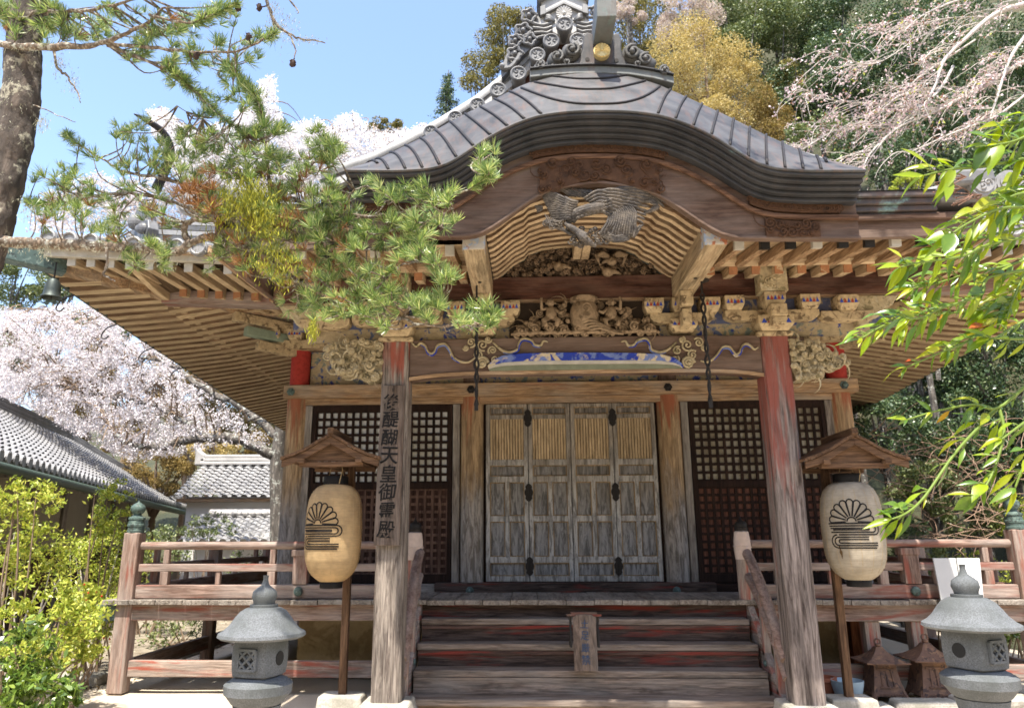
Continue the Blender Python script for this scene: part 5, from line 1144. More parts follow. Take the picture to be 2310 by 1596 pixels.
    m = MB(); m.tube([(cx-.07, cy, zb+H+.08), (cx-.05, cy, zr-.03)], .004, 5); m.tube([(cx+.07, cy, zb+H+.08), (cx+.05, cy, zr-.03)], .004, 5); m.tube([(cx+.06, cy-.115, zb+H+.0), (cx+.075, cy-.12, zb+H+.07), (cx+.08, cy-.1, zb+H+.12)], .004, 5); m.build('cord', flat('cord', (.35, .25, .13)), ST)
    return ST
build_lantern(-2.385, 7.05, 1.175, .885, .985, (.66, .46, .235), -.34, 'amber paper lantern with black crest left of the porch steps', 'wooden lantern stand with small gable roof left of the porch steps', 2.265, -2.31)
build_lantern(2.405, 7.05, 1.185, .865, 1.0, (.55, .475, .365), -.40, 'cream paper lantern with a torn patch right of the porch steps', 'wooden lantern stand with small gable roof right of the porch steps', 2.215, 2.33, .0)
def hanging_iron(x, ztop, lab):
    H = thing('hanging_iron', (x, 6.45, ztop), lab, 'iron hanger', 'twisted iron hangers under the porch'); m = MB()
    m.disc((x, 6.45, ztop-.005), (0, 0, 1), .07, .008, 16); m.build('ceiling_plate', M_iron, H)
    m = MB(); m.tube([(x, 6.45, ztop), (x, 6.45, ztop-.12)], .01, 6); m.tube([(x+.018*math.cos(t), 6.45, ztop-.14+.018*math.sin(t)) for t in np.linspace(0, 6.28, 14)], .007, 5); m.build('ring', M_iron, H)
    m = MB(); n = 60; L = .98
    for s in (0, math.pi):
        m.tube([(x+.013*math.cos(i*.42+s)*(1+.5*math.sin(i*.21)), 6.45+.013*math.sin(i*.42+s), ztop-.15-L*i/n) for i in range(n+1)], .011, 5)
    m.box(x-.017, x+.017, 6.44, 6.46, ztop-.15-L-.05, ztop-.13-L); m.build('twisted_rod', M_iron, H, smooth='auto')
hanging_iron(-1.0, 3.84, 'twisted iron hanger under the left arm beam of the porch'); hanging_iron(1.06, 3.84, 'twisted iron hanger under the right arm beam of the porch')
def wind_bell():
    c = at(118, 655, Y=7.22); B = thing('wind_bell', (c.x, c.y, c.z), 'small dark bronze bell hanging under the left eave corner', 'bell')
    z = c.z; m = MB(); m.lathe(c.x, c.y, [(.02, z+.13), (.05, z+.12), (.072, z+.08), (.08, z+.0), (.085, z-.05), (.105, z-.08), (.1, z-.085), (.07, z-.05)], 20); m.build('bell_body', flat('dark_bronze', (.05, .06, .055), .5, .5), B, smooth='auto')
    m = MB(); m.tube([(c.x, c.y, z+.12), (c.x, c.y, z+.32)], .008, 6); m.tube([(c.x, c.y, z+.05), (c.x, c.y, z-.1)], .006, 6); m.build('hook', M_iron, B)
    m = MB(); m.prism([(c.x-.09, z-.14), (c.x-.03, z-.10), (c.x+.03, z-.10), (c.x+.09, z-.14), (c.x+.04, z-.155), (c.x, z-.13), (c.x-.04, z-.155)], c.y-.006, c.y+.006); m.build('clapper_plate', M_verd, B)
wind_bell()
# ------------------------------------------------------------------ stone and iron lanterns
def stone_lantern(cx, cy, lab, ang):
    S = thing('stone_lantern', (cx, cy, 0), lab, 'stone lantern', 'granite lanterns in front of the hall')
    def zy(y): return at(598, y, Y=cy).z
    k = (zy(1400)-zy(1500))/100
    def pr(lst): return [(w*k, zy(y)) for w, y in lst]
    m = MB(); m.lathe(cx, cy, pr([(25, 1361), (26, 1355), (30, 1345), (28, 1333), (20, 1326), (9, 1318), (6, 1306), (6.5, 1299), (8, 1297)]), 24); m.build('finial', M_stone, S, smooth='auto')
    m = MB(); m.lathe(cx, cy, pr([(60, 1441), (96, 1437), (103, 1432), (101, 1425), (90, 1419), (77, 1407), (66, 1391), (55, 1378), (42, 1370), (33, 1368), (33, 1362), (20, 1361)]), 40); m.build('roof', M_stone, S, smooth='auto')
    m = MB(); m.lathe(cx, cy, pr([(44, 1524), (50, 1519), (52, 1500), (53, 1478), (52, 1455), (49, 1440)]), 48, .62, ang); body = m.build('light_chamber', M_stone, S, smooth='auto')
    zc = zy(1481); zt, zb = zy(1459), zy(1503); hw = 23*k
    for j, a in enumerate((ang, ang+math.pi)):
        d = Vector((math.sin(a), -math.cos(a), 0)); r = Vector((math.cos(a), math.sin(a), 0)); c = Vector((cx, cy, zc)) + d*(52.2*k)
        m = MB(); h2 = (zt-zb)/2
        def bar(p, q, w, off=.004): m.beam(c+r*p[0]+Vector((0, 0, p[1]))+d*off, c+r*q[0]+Vector((0, 0, q[1]))+d*off, .016, w, up=d.cross(Vector((q[0]-p[0], 0, q[1]-p[1]))) if False else (0, 0, 1) if abs(q[0]-p[0]) > .001 else r)
        for p, q in (((-hw, -h2), (hw, -h2)), ((-hw, h2), (hw, h2))): bar(p, q, .014)
        for p, q in (((-hw, -h2), (-hw, h2)), ((hw, -h2), (hw, h2))): bar(p, q, .014)
        for q in (-.5, .5):
            for e in (-1, 1):
                for sgn in (-1, 1):
                    a0 = (hw*(q-.5), sgn*h2*.5-h2*.5*e); a1 = (hw*(q+.5), sgn*h2*.5+h2*.5*e)
                    pts = [c+r*lerp(a0[0], a1[0], t)+Vector((0, 0, lerp(a0[1], a1[1], t)))+d*.005 for t in (0, .5, 1)]; m.tube(pts, .0075, 6)
        m.build('window_lattice', M_stone, S, parent=None) if False else m.build('window_lattice', M_stone, body)
        m = MB(); m.beam(c-r*hw*.93+d*-.002, c+r*hw*.93+d*-.002, .006, 2*h2*.93); m.build('window_recess', flat('dark_recess', (.02, .02, .02)) if 'dark_recess' not in bpy.data.materials else bpy.data.materials['dark_recess'], body)
    for a in (ang+math.pi/2, ang-math.pi/2):
        d = Vector((math.sin(a), -math.cos(a), 0)); c = Vector((cx, cy, zc))+d*(52.6*k); m = MB(); m.disc(c, d, 16*k, .003, 18); m.build('round_opening', bpy.data.materials['dark_recess'], body)
    m = MB(); m.lathe(cx, cy, pr([(52, 1588), (60, 1582), (74, 1563), (78, 1560), (79, 1540), (72, 1534), (68, 1533), (66, 1530), (52, 1524)]), 36); m.build('platform', M_stone, S, smooth='auto')
    z0 = zy(1588); m = MB(); m.lathe(cx, cy, [(.20, 0), (.20, .10), (.15, .14), (.125, .18), (.12, z0-.06), (.135, z0)], 28); m.build('shaft', M_stone, S, smooth='auto')
    return S
SL = stone_lantern(-2.11, 4.5, 'granite lantern with vase finial standing before the left porch pillar, dappled by pine shade', -.25)
c2 = at(2180, 1340, Y=4.5)
S2 = copy_tree(SL); S2.location = (c2.x, 4.5, .055); S2.rotation_euler = (0, 0, .78-.1); S2['label'] = 'granite lantern with vase finial at the right edge, in front of the leaning grey board'
m = MB(); m.box(c2.x-.35, c2.x+.35, 4.15, 4.85, -.02, .055); tag(m.build('stone_slab', M_kerb, None, .015), 'low stone slab under the right granite lantern', 'stone slab')
def iron_lantern(cx, cy, lab, s=1.):
    I = thing('iron_lantern', (cx, cy, 0), lab, 'iron lantern', 'rusty iron lanterns on the ground')
    k = s
    def ring(w, z, ex=0):   # square ring with pulled out corners
        o = []
        for i in range(16):
            t = 2*math.pi*i/16+math.pi/4; c, q = math.cos(t), math.sin(t); rr = w/max(abs(c), abs(q)); corner = abs(math.sin(2*t)) ** 3; o.append((cx+rr*c*(1+ex*corner), cy+rr*q*(1+ex*corner), z+ex*.35*corner*w))
        return o
    def loft(rs):
        m = MB(); vs = [v for r in rs for v in r]; fs = [tuple(range(15, -1, -1)), tuple((len(rs)-1)*16+i for i in range(16))]
        for i in range(len(rs)-1):
            for j in range(16): fs.append((i*16+j, i*16+(j+1) % 16, (i+1)*16+(j+1) % 16, (i+1)*16+j))
        return m.add(vs, fs)
    z0 = .04
    m = loft([ring(.20*k, z0+.34*k, .12), ring(.205*k, z0+.352*k, .12), ring(.15*k, z0+.385*k, .05), ring(.09*k, z0+.43*k), ring(.05*k, z0+.475*k), ring(.035*k, z0+.50*k)]); m.build('roof', M_rust, I)
    m = MB(); m.ball((cx, cy, z0+.515*k), .03*k, 12, 8, (1, 1, .7)); m.tube([(cx+.03*k*math.cos(t), cy, z0+.55*k+.03*k*math.sin(t)) for t in np.linspace(0, 6.28, 16)], .009*k, 6); m.build('ring_handle', M_rust, I, smooth=True)
    m = loft([ring(.175*k, z0+.03), ring(.165*k, z0+.06*k), ring(.14*k, z0+.16*k), ring(.115*k, z0+.30*k), ring(.12*k, z0+.345*k)]); b = m.build('lantern_body', M_rust, I)
    m = MB()
    for i in range(3): m.beam((cx-.06*k+.06*k*i, cy-.155*k, z0+.12*k), (cx-.05*k+.05*k*i, cy-.122*k, z0+.28*k), .012, .012)
    for z in (.115, .285): m.beam((cx-.09*k, cy-.157*k+.035*k*(z > .2), z0+z*k), (cx+.09*k, cy-.157*k+.035*k*(z > .2), z0+z*k), .014, .014)
    m.build('relief_frame', M_rust, b)
    m = MB()
    for a in (-1, 1):
        for c in (-1, 1): m.beam((cx+a*.125*k, cy+c*.125*k, z0+.08*k), (cx+a*.20*k, cy+c*.20*k, 0), .05*k, .05*k, w2=.03*k, h2=.03*k)
    for i in range(7): m.tube([(cx+(-.11+.037*i)*k, cy-.172*k, z0+.045*k), (cx+(-.09+.037*i)*k, cy-.176*k, z0+.055*k)], .009*k, 5)
    m.build('foot', M_rust, I)
    return I
iron_lantern(at(2090, 1560, Z=0).x-.17, 8.0, 'rusty iron lantern with ring handle, nearer the granite lantern and sunlit on its right side', 1.0)
iron_lantern(2.92, 8.02, 'rusty iron lantern half hidden behind the right lantern post', .92)
def leaning_board():
    a = at(2105, 1258, Y=8.02); b = at(2210, 1258, Y=8.02); zt = a.z
    B = thing('leaning_board', (a.x+.2, 7.95, .4), 'plain pale grey board leaning against the right veranda railing', 'board'); m = MB()
    A = at(2146, 1466, Y=7.84); Bq = at(2232, 1466, Y=7.84)
    m.hexa([A, Bq, Bq+Vector((0, .02, 0)), A+Vector((0, .02, 0)), a, b, b+Vector((0, .02, 0)), a+Vector((0, .02, 0))]); m.build('panel', flat('pale_grey_board', (.50, .50, .49), .8, var=.12, sc=5), B, .003)
    m = MB(); m.tube([lerp(a, b, .49)+Vector((0, -.004, 0)), lerp(A, Bq, .5)+Vector((0, -.004, 0))], .004, 5); m.build('joint_line', M_seam, B)
leaning_board()
def pots():
    c = at(1862, 1550, Y=7.85); Pt = thing('flower_pot', (c.x, 7.9, 0), 'small terracotta pot on its side behind the right porch pillar', 'pot'); m = MB()
    m.lathe(c.x, 7.9, [(.07, 0), (.085, .01), (.115, .2), (.13, .205), (.13, .24), (.11, .24), (.1, .2)], 20); m.build('pot_body', flat('terracotta', (.36, .13, .07)), Pt, smooth='auto')
    c = at(1906, 1535, Y=7.8); Pb = thing('water_bowl', (c.x, 7.75, 0), 'pale blue glazed bowl beside the right lantern post', 'bowl'); m = MB()
    m.lathe(c.x, 7.75, [(.07, 0), (.08, .01), (.11, .06), (.145, .2), (.15, .235), (.14, .235), (.13, .2), (.06, .03)], 24); m.build('bowl_body', flat('blue_glaze', (.34, .44, .50), .35, var=.15), Pb, smooth='auto')
    r = random.Random(8)
    for i, (x0, x1, y) in enumerate(((2.15, 2.75, 7.38), (2.78, 3.35, 7.46), (3.38, 4.1, 7.52), (4.14, 4.9, 7.62), (-6.5, -5.9, 8.1), (-5.86, -5.3, 8.5))):
        m = MB(); z = .09+.02*(i % 3); m.box(x0, x1, y, y+.24, -.02, z)
        st = m.build('kerb_stone', M_kerb, None, .035, seg=3)
        for v in st.data.vertices: v.co += Vector((r.uniform(-.03, .03), r.uniform(-.03, .03), r.uniform(-.02, .0)))
        tag(st, ['low kerb stone just right of the right porch pillar', 'low kerb stone at the foot of the right lantern post', 'low kerb stone in front of the sunlit iron lantern', 'low kerb stone behind the right granite lantern', 'low kerb stone at the far left by the shrubs', 'low kerb stone by the left veranda corner post'][i], 'kerb stone', 'kerb stones round the hall')
pots()
# ------------------------------------------------------------------ neighbouring roofs
def tile_roof(name, par, E0, E1, up, nrow, pitch, mat, z_step=.035, r=.07, skew=lambda v: (0, 1)):
    """rolls of round tiles from eave E0-E1 up the vector 'up'"""
    E0, E1, up = Vector(E0), Vector(E1), Vector(up); a = (E1-E0); n = max(2, int(a.length/pitch)); an = a.normalized(); nn = an.cross(up).normalized()
    if nn.z < 0: nn = -nn
    L = up.length; ul = up.normalized(); prof = [(-.5, 0), (-.33, .0), (-.30, .6), (-.17, 1.05), (0, 1.2), (.17, 1.05), (.30, .6), (.33, 0)]
    V = []; F = []; cols = n*len(prof)+1
    for j in range(nrow):
        for e in (0, 1):
            t = (j+e)/nrow; lift = z_step*(1-e)
            s0, s1 = skew(t)
            for i in range(n):
                for px_, pz_ in prof: 
                    u = (i+.5+px_)/n; u = s0+(s1-s0)*u; V.append(E0+a*u+up*t+nn*(lift+pz_*r))
            V.append(E0+a*s1+up*t+nn*lift)
    for j in range(nrow):
        for c in range(cols-1):
            o = 2*j*cols+c; F.append((o, o+1, o+cols+1, o+cols))
    for c in range(cols-1): pass
    o = npmesh(name, [tuple(v) for v in V], F, mat, par); return o
def build_annex():
    E0 = at(0, 1034, Z=2.6); E1 = at(418, 1146, Z=2.6); a = (E1-E0).normalized(); E0 = E0-a*3.5; n = Vector((-a.y, a.x, 0)); L = (E1-E0).length
    A = thing('annex_building', tuple(lerp(E0, E1, .5)+n*3-Vector((0, 0, 2.6))), 'low plastered outbuilding with grey tiled hip roof and green gutter at far left', 'building')
    up = n*3+Vector((0, 0, 1.8)); tile_roof('tile_roof', A, E0, E1, up, 16, .27, M_tile, .03, .075, skew=lambda t: (0, 1-t*3.0/L))
    # round tile ends along the eave
    m = MB(); k = int(L/.27)
    for i in range(k):
        c = E0+a*((i+.5)*L/k)+Vector((0, 0, .04))-n*.02
        if i > 8: m = MB(); m.disc(c, -n, .085, .03, 12); m.build('eave_tile', M_tile, A)
    m = MB(); m.beam(E0+n*.02+Vector((0, 0, -.06)), E1+n*.02+Vector((0, 0, -.06)), .06, .12); m.beam(E0+n*.12+Vector((0, 0, -.15)), E1+n*.12+Vector((0, 0, -.15)), .05, .1); m.build('eave_board', Wgry('y'), A)
    m = MB(); m.tube([E0-n*.12+Vector((0, 0, -.13)), E1-n*.12+a*.25+Vector((0, 0, -.17))], .07, 10); m.build('gutter', flat('green_gutter', (.05, .075, .055), .5), A, smooth='auto')
    T1 = E1+up-a*3; T0 = E0+up; m = MB()
    for q in range(3): m.beam(T0+Vector((0, 0, .06+q*.11)), T1+Vector((0, 0, .06+q*.11)), .34-.05*q, .10); m.beam(T1+Vector((0, 0, .06+q*.09)), E1+Vector((0, 0, .12+q*.09))+n*.3-a*.3, .30-.05*q, .09)
    m.build('roof_ridge', M_tiled, A, .02)
    m = MB(); m.beam(T1+Vector((0, 0, .2)), T1+a*.15+Vector((0, 0, .2)), .38, .42); c = E1+n*.3-a*.25; m.beam(c+Vector((0, 0, .28)), c+(a-n)*.1+Vector((0, 0, .26)), .34, .36); m.build('ridge_end', M_onig, A, .03)
    # far slope, end slope and walls
    m = MB(); q0, q1 = T0+n*3-Vector((0, 0, 1.8)), E1+n*6; m.add([T0, T1, q1, q0], [(0, 1, 2, 3)]); m.add([E1, q1, T1], [(0, 1, 2)]); m.build('rear_slope', M_tile, A)
    w0, w1 = E0+n*1.25, E1+n*1.25-a*2.6; m = MB(); 
    def wall(p, q, z0, z1, t=.12): m.beam(Vector((p.x, p.y, (z0+z1)/2)), Vector((q.x, q.y, (z0+z1)/2)), t, z1-z0)
    wall(w0, w1, 1.35, 2.85); wall(w1, w1+n*3, 0, 2.9); m.build('plaster_wall', flat('shaded_plaster', (.34, .30, .23), .9, var=.2, sc=3), A)  # plaster tone lowered to paint in the deep shade under the eave
    m = MB(); wall(w0-n*.02, w1-n*.02, 0, 1.35); m.build('lower_wall', Wbrn('x'), A)
    for t in np.linspace(0, 1, 9):
        c = lerp(w0, w1, t)-n*.06; m = MB(); m.box(c.x-.08, c.x+.08, c.y-.08, c.y+.08, 0, 2.75); m.build('wall_post', Wgry('z'), A)
    for t in np.linspace(0.02, .98, 16):
        c = lerp(E0, E1, t); m = MB(); m.beam(c+n*.1+Vector((0, 0, -.15)), c+n*1.6+Vector((0, 0, .55)), .08, .1); m.build('eave_rafter', Wgry('y'), A)
    m = MB(); m.grid([[tuple(E0+n*.1-Vector((0, 0, .06))), tuple(E0+n*1.7+Vector((0, 0, .75)))], [tuple(E1+n*.1-Vector((0, 0, .06))), tuple(E1+n*1.7+Vector((0, 0, .75)))]]); m.build('eave_soffit', Wgry('y'), A)
def build_storehouse():
    y = 19.; p0 = at(430, 1122, Y=y); p1 = at(760, 1122, Y=y); r0 = at(400, 1050, Y=y+1.6)
    S = thing('white_storehouse', (p0.x+2, y+2, 0), 'white walled storehouse with weathered tile roof behind the left railing', 'building')
    zE = p0.z; up = Vector((0, 1.6, r0.z-zE)); tile_roof('tile_roof', S, p0-Vector((.5, 0, 0)), p1, up, 11, .25, M_tile, .03, .06)
    m = MB(); a = p0+up-Vector((.5, 0, 0)); b = p1+up
    for q in range(3): m.beam(a+Vector((0, 0, .05+q*.1)), b+Vector((0, 0, .05+q*.1)), .36-.06*q, .09)
    m.build('roof_ridge', M_tilew, S, .02)
    m = MB(); c = a+Vector((0, 0, .2)); m.prism([(c.x-.16, c.z-.2), (c.x+.14, c.z-.2), (c.x+.1, c.z+.1), (c.x-.05, c.z+.2), (c.x-.25, c.z+.42), (c.x-.16, c.z+.12)], c.y-.15, c.y+.15); m.build('ridge_end', M_tilew, S, .03)
    m = MB(); m.box(p0.x-.25, p1.x, y+.35, y+2.9, 0, zE+.05); m.build('plaster_wall', M_wplast, S)
    m = MB(); m.box(p0.x-.4, p1.x, y+.05, y+.3, zE-.1, zE-.02); m.build('eave_board', Wtan('x'), S)
    m = MB(); m.add([tuple(a), tuple(b), tuple(b+Vector((0, 1.6, -up.z))), tuple(a+Vector((0, 1.6, -up.z)))], [(0, 1, 2, 3)]); m.build('rear_slope', M_tile, S)
    y = 17.6; q0 = at(400, 1222, Y=y); q1 = at(770, 1222, Y=y); t0 = at(452, 1164, Y=y+1.)
    G = thing('tiled_garden_wall', (q0.x+2, y+.5, 0), 'garden wall with its own mossy tiled coping below the white storehouse', 'wall')
    u2 = Vector((0, 1.0, t0.z-q0.z)); tile_roof('coping_tiles', G, q0, q1, u2, 7, .24, M_tile, .03, .055)
    m = MB(); m.tube([q0+u2+Vector((0.3, 0, .07)), q1+u2+Vector((0, 0, .07))], .1, 8)
    for i in range(26): c = q0+u2+Vector((.4+i*.17, -.1, .06)); m.ball(c, .075, 8, 6)
    m.build('coping_ridge', M_tilew, G); m = MB(); m.box(q0.x+.2, q1.x, y+.5, y+1.4, 0, q0.z+.1); m.build('plaster_wall', M_wplast, G)
build_annex(); build_storehouse()
# ------------------------------------------------------------------ planting
def path_px(pts, Y0, Y1, n=5):
    k = len(pts)-1; return catmull([at(x, y, Y=lerp(Y0, Y1, i/k)) for i, (x, y) in enumerate(pts)], n)
def taper(n, a, b): return [lerp(a, b, (i/(n-1))) for i in range(n)]
def build_pine():
    r = random.Random(21); rg = np.random.default_rng(5)
    trunk = [(120, -160), (82, -40), (55, 90), (48, 210), (26, 330), (-4, 450), (-38, 570), (-84, 700), (-70, 860), (-130, 1100), (-200, 1500), (-225, 1700)]
    tp = path_px(trunk, 4.0, 4.0, 4); base = at(-235, 1800, Y=4.0)
    base = Vector((tp[-1].x-.06, 4.0, 0)); T = thing('pine_tree', base, 'old pine at the left edge reaching a mossy branch across the eaves', 'tree')
    tp = [p for p in tp if p.z > .1]+[base]; n = len(tp); m = MB(); rs = [interp(i/(n-1), [0, .3, .6, 1], [.09, .112, .12, .18]) for i in range(n)]
    N = 14; fine = catmull(tp, 3); m.tube(fine, [interp(i/(len(fine)-1), np.linspace(0, 1, n), rs)*(1+.02*math.sin(i*1.9)+.03*math.sin(i*.7)) for i in range(len(fine))], 18)
    for i, v in enumerate(m.v): 
        q = Vector(v); d = .007*math.sin(q.z*31+q.x*47)*math.sin(q.y*53+q.z*11); m.v[i] = (q.x+d, q.y-d, q.z)
    m.build('trunk', M_pbark, T, smooth=True)
    B = [  # polyline in the picture, depths, radii
        ([(0, 546), (80, 549), (160, 552), (240, 556), (330, 560), (395, 568), (430, 548), (470, 534), (521, 541), (568, 562), (603, 578), (660, 628)], 4.0, 4.05, .036, .014),
        ([(568, 562), (560, 520), (585, 470), (608, 446), (601, 338), (594, 270), (574, 223), (548, 185), (515, 148)], 4.05, 3.9, .016, .004),
        ([(540, 545), (600, 470), (657, 447), (710, 475), (757, 482), (847, 487), (905, 480), (972, 452), (1060, 425), (1100, 395)], 4.05, 3.7, .016, .004),
        ([(600, 490), (662, 519), (733, 542), (847, 561), (932, 556), (959, 571), (990, 602), (1003, 640), (985, 690)], 4.0, 3.75, .013, .004),
        ([(640, 610), (662, 629), (757, 674), (804, 696), (854, 707), (905, 717), (959, 733), (1074, 729), (1120, 710)], 4.05, 3.7, .014, .004),
        ([(560, 530), (500, 470), (440, 430), (360, 400), (290, 390), (240, 365), (170, 320), (150, 305)], 4.05, 4.3, .014, .004),
        ([(430, 548), (415, 520), (430, 497), (470, 498), (520, 480), (560, 430), (540, 380)], 4.05, 3.9, .02, .006),
        ([(240, 556), (240, 600), (235, 620), (262, 635)], 4.0, 3.95, .01, .004),
        ([(430, 470), (330, 440), (230, 440), (120, 460), (60, 455)], 4.1, 4.3, .011, .004),
        ([(608, 446), (680, 400), (720, 350), (745, 330)], 4.0, 3.95, .010, .004),
        ([(757, 482), (800, 430), (830, 420)], 3.95, 3.85, .006, .003), ([(847, 487), (880, 450), (920, 430)], 3.9, 3.8, .006, .003),
        ([(847, 561), (880, 520), (960, 500), (1020, 470)], 3.9, 3.75, .007, .003), ([(804, 696), (860, 640), (900, 600), (950, 590)], 3.9, 3.8, .007, .003), ([(905, 717), (940, 690), (1000, 690)], 3.85, 3.75, .006, .003),
        ([(0, 98), (51, 106), (169, 105), (236, 96), (287, 74), (338, 47), (372, 15)], 3.9, 3.7, .024, .006),
        ([(236, 98), (338, 108), (449, 118), (550, 111), (618, 74)], 3.85, 3.6, .012, .004),
        ([(243, 101), (294, 122), (355, 149), (388, 159), (436, 203), (496, 260), (554, 304)], 3.85, 3.8, .013, .004),
        ([(100, 27), (180, 25), (236, 17), (330, -10)], 3.9, 3.7, .012, .006), ([(338, 34), (422, 51), (473, 37), (534, 7)], 3.7, 3.5, .008, .003),
        ([(60, -30), (90, 10), (60, 40), (10, 30)], 3.9, 3.9, .012, .005),
        ([(122, 108), (128, 152), (150, 170), (170, 200), (182, 230)], 3.9, 3.9, .010, .003), ([(590, -30), (601, 0), (615, 40), (652, 78), (692, 88), (733, 97)], 3.6, 3.6, .012, .003), ([(652, 78), (668, 110), (665, 130)], 3.6, 3.6, .006, .002), ([(640, -20), (668, 18), (672, 30)], 3.6, 3.6, .006, .002),
        ([(75, 235), (130, 260), (170, 275)], 3.95, 3.95, .004, .002), ([(455, 270), (400, 240)], 3.9, 3.9, .003, .002)]
    nodes = []
    for pts, Y0, Y1, a, b in B:
        c = path_px(pts, Y0, Y1, 5); c = [p+Vector((r.uniform(-1, 1), r.uniform(-1, 1), r.uniform(-1, 1)))*.006 for p in c]
        m = MB(); m.tube(c, [x*r.uniform(.85, 1.2) for x in taper(len(c), a, b)], 8); m.build('branch', M_pbr, T, smooth=True); nodes += c
    NA = np.array([tuple(p) for p in nodes]); tw = MB(); tufts = []; dry = []; cones = MB()
    def add_cluster(px, py, yj=.3, n=3, spread=20, drybias=.0, front=None):
        Yc = front or (interp(px, [0, 1100], [4.12, 3.75])+r.uniform(-yj, yj)); q = at(px, py, Y=Yc); d2 = ((NA-np.array(q))**2).sum(1); nd = nodes[int(d2.argmin())]
        L = (q-nd).length
        mid = lerp(nd, q, .55)+Vector((r.uniform(-.2, .2)*L, r.uniform(-.2, .2)*L, -.10*L)); c = catmull([nd, mid, q], 4); tw.tube(c, taper(len(c), .0042+.006*min(L, .5), .0022), 5)
        d = (q-mid).normalized()
        for k in range(n):
            o = q-d*(.035*k)+Vector((r.gauss(0, .012), r.gauss(0, .012), r.gauss(0, .012)))
            dd = (d*.7+Vector((r.gauss(0, .4), r.gauss(-.1, .4), .55+r.gauss(0, .35)))).normalized(); (dry if r.random() < drybias else tufts).append((o, dd, r.uniform(.055, .085)))
    E = [(190, 420, 120, 55, 26, 0), (330, 330, 150, 50, 30, 0), (480, 350, 140, 55, 40, .03), (640, 345, 110, 75, 36, .05), (560, 430, 150, 60, 40, .15), (700, 450, 120, 65, 40, .08), (330, 460, 150, 45, 22, .1), (620, 550, 150, 80, 46, .2), (760, 560, 120, 60, 34, .12), (800, 640, 110, 60, 42, .08), (860, 520, 100, 40, 24, .0), (860, 430, 60, 28, 12, 0), (985, 440, 45, 24, 9, 0), (980, 500, 50, 25, 12, 0), (1098, 370, 22, 42, 9, 0), (940, 580, 55, 28, 12, 0), (1000, 620, 25, 28, 8, 0), (980, 690, 50, 24, 14, 0), (1090, 712, 36, 24, 9, 0), (1050, 735, 50, 10, 6, 0), (880, 700, 90, 36, 24, 0), (730, 690, 70, 45, 20, .15), (330, 570, 60, 32, 11, .05), (340, 600, 40, 15, 4, 0), (120, 480, 80, 28, 13, .1), (250, 520, 40, 20, 5, .1), (520, 165, 16, 28, 4, 0), (540, 195, 20, 22, 5, 0), (575, 225, 22, 26, 6, 0), (600, 300, 30, 40, 9, 0), (470, 230, 40, 40, 8, 0), (400, 175, 22, 18, 5, 0), (745, 350, 24, 36, 9, 0),
         (280, 55, 190, 45, 54, .02), (400, 110, 110, 45, 26, .03), (60, 25, 85, 38, 30, .05), (20, 45, 30, 30, 9, .0), (430, 140, 50, 20, 9, 0), (505, 30, 50, 26, 8, 0), (490, 90, 18, 14, 2, 0), (555, 95, 18, 14, 2, 0), (600, 78, 28, 14, 4, 0), (130, 60, 60, 30, 12, .05), (570, 125, 16, 10, 2, 0)]
    for cx, cy_, rx, ry, n, db in E:
        for _ in range(int(n*.8) if n > 18 else n):
            a = r.uniform(0, 6.283); q = math.sqrt(r.random()); add_cluster(cx+rx*q*math.cos(a), cy_+ry*q*math.sin(a), .28, r.choice((2, 3, 3)), drybias=db)
    for _ in range(70): add_cluster(r.gauss(620, 75), r.gauss(500, 60), .15, 1, drybias=.45, front=r.uniform(3.7, 4.0))
    for _ in range(14): add_cluster(435+r.gauss(0, 24), 435+r.gauss(0, 18), .05, 2, drybias=1, front=3.62)
    # needles spiralling along the young shoots
    for (pts, Y0, Y1, _, _), lo in ((B[1], .55), (B[2], .88), (B[17], .4), (B[16], .88), (B[19], .4), (B[5], .8), (B[4], .9), (B[8], .7)):
        c = path_px(pts, Y0, Y1, 12); k = len(c)
        for i in range(int(k*lo), k-1):
            d = (c[i+1]-c[i]).normalized(); tufts.append((c[i], (d+Vector((r.gauss(0, .35), r.gauss(0, .35), r.gauss(.1, .35)))).normalized(), r.uniform(.05, .07)))
    for _ in range(250):   # unseen boughs added above the view to dapple lantern and porch with shade
        u = r.random(); q = Vector((r.uniform(-3.6, -1.3), r.uniform(2.5, 3.6), r.uniform(5.0, 6.2))) if u < .7 else Vector((r.uniform(.6, 3.4), r.uniform(2.2, 3.8), r.uniform(8.2, 9.6)))
        for k in range(3): tufts.append((q+Vector((r.gauss(0, .06), r.gauss(0, .06), r.gauss(0, .04))), Vector((r.gauss(0, .5), r.gauss(0, .5), .6)).normalized(), r.uniform(.07, .1)))
    for c in ([(-3.9, 4, 5.6), (-3.2, 3.3, 5.5), (-2.3, 3.0, 5.6), (-1.3, 2.9, 5.4)], [(-3.9, 4, 6.5), (-2, 3.2, 8.0), (.5, 3, 8.9), (3.4, 2.9, 8.8)]): c = catmull(c, 5); m = MB(); m.tube(c, taper(len(c), .05, .012), 7); m.build('branch', M_pbr, T, smooth=True)
    tw.build('twigs', M_pbr, T)
    def needles(tf, nn, mat, name, wd=.0034, cone=(.15, 1.0)):
        O, D, L = [np.array(x) for x in zip(*[(tuple(o), tuple(d), l) for o, d, l in tf])]; O = np.repeat(O, nn, 0); D = np.repeat(D, nn, 0); L = np.repeat(L, nn)*rg.uniform(.75, 1.15, len(D))
        th = rg.uniform(cone[0], cone[1], len(D)); rv = unit(np.cross(D, rg.normal(size=D.shape))); dd = unit(D*np.cos(th)[:, None]+rv*np.sin(th)[:, None]); dd = unit(dd+np.array([0, 0, -.06]))
        s = unit(np.cross(dd, rg.normal(size=D.shape))); w_ = wd/2
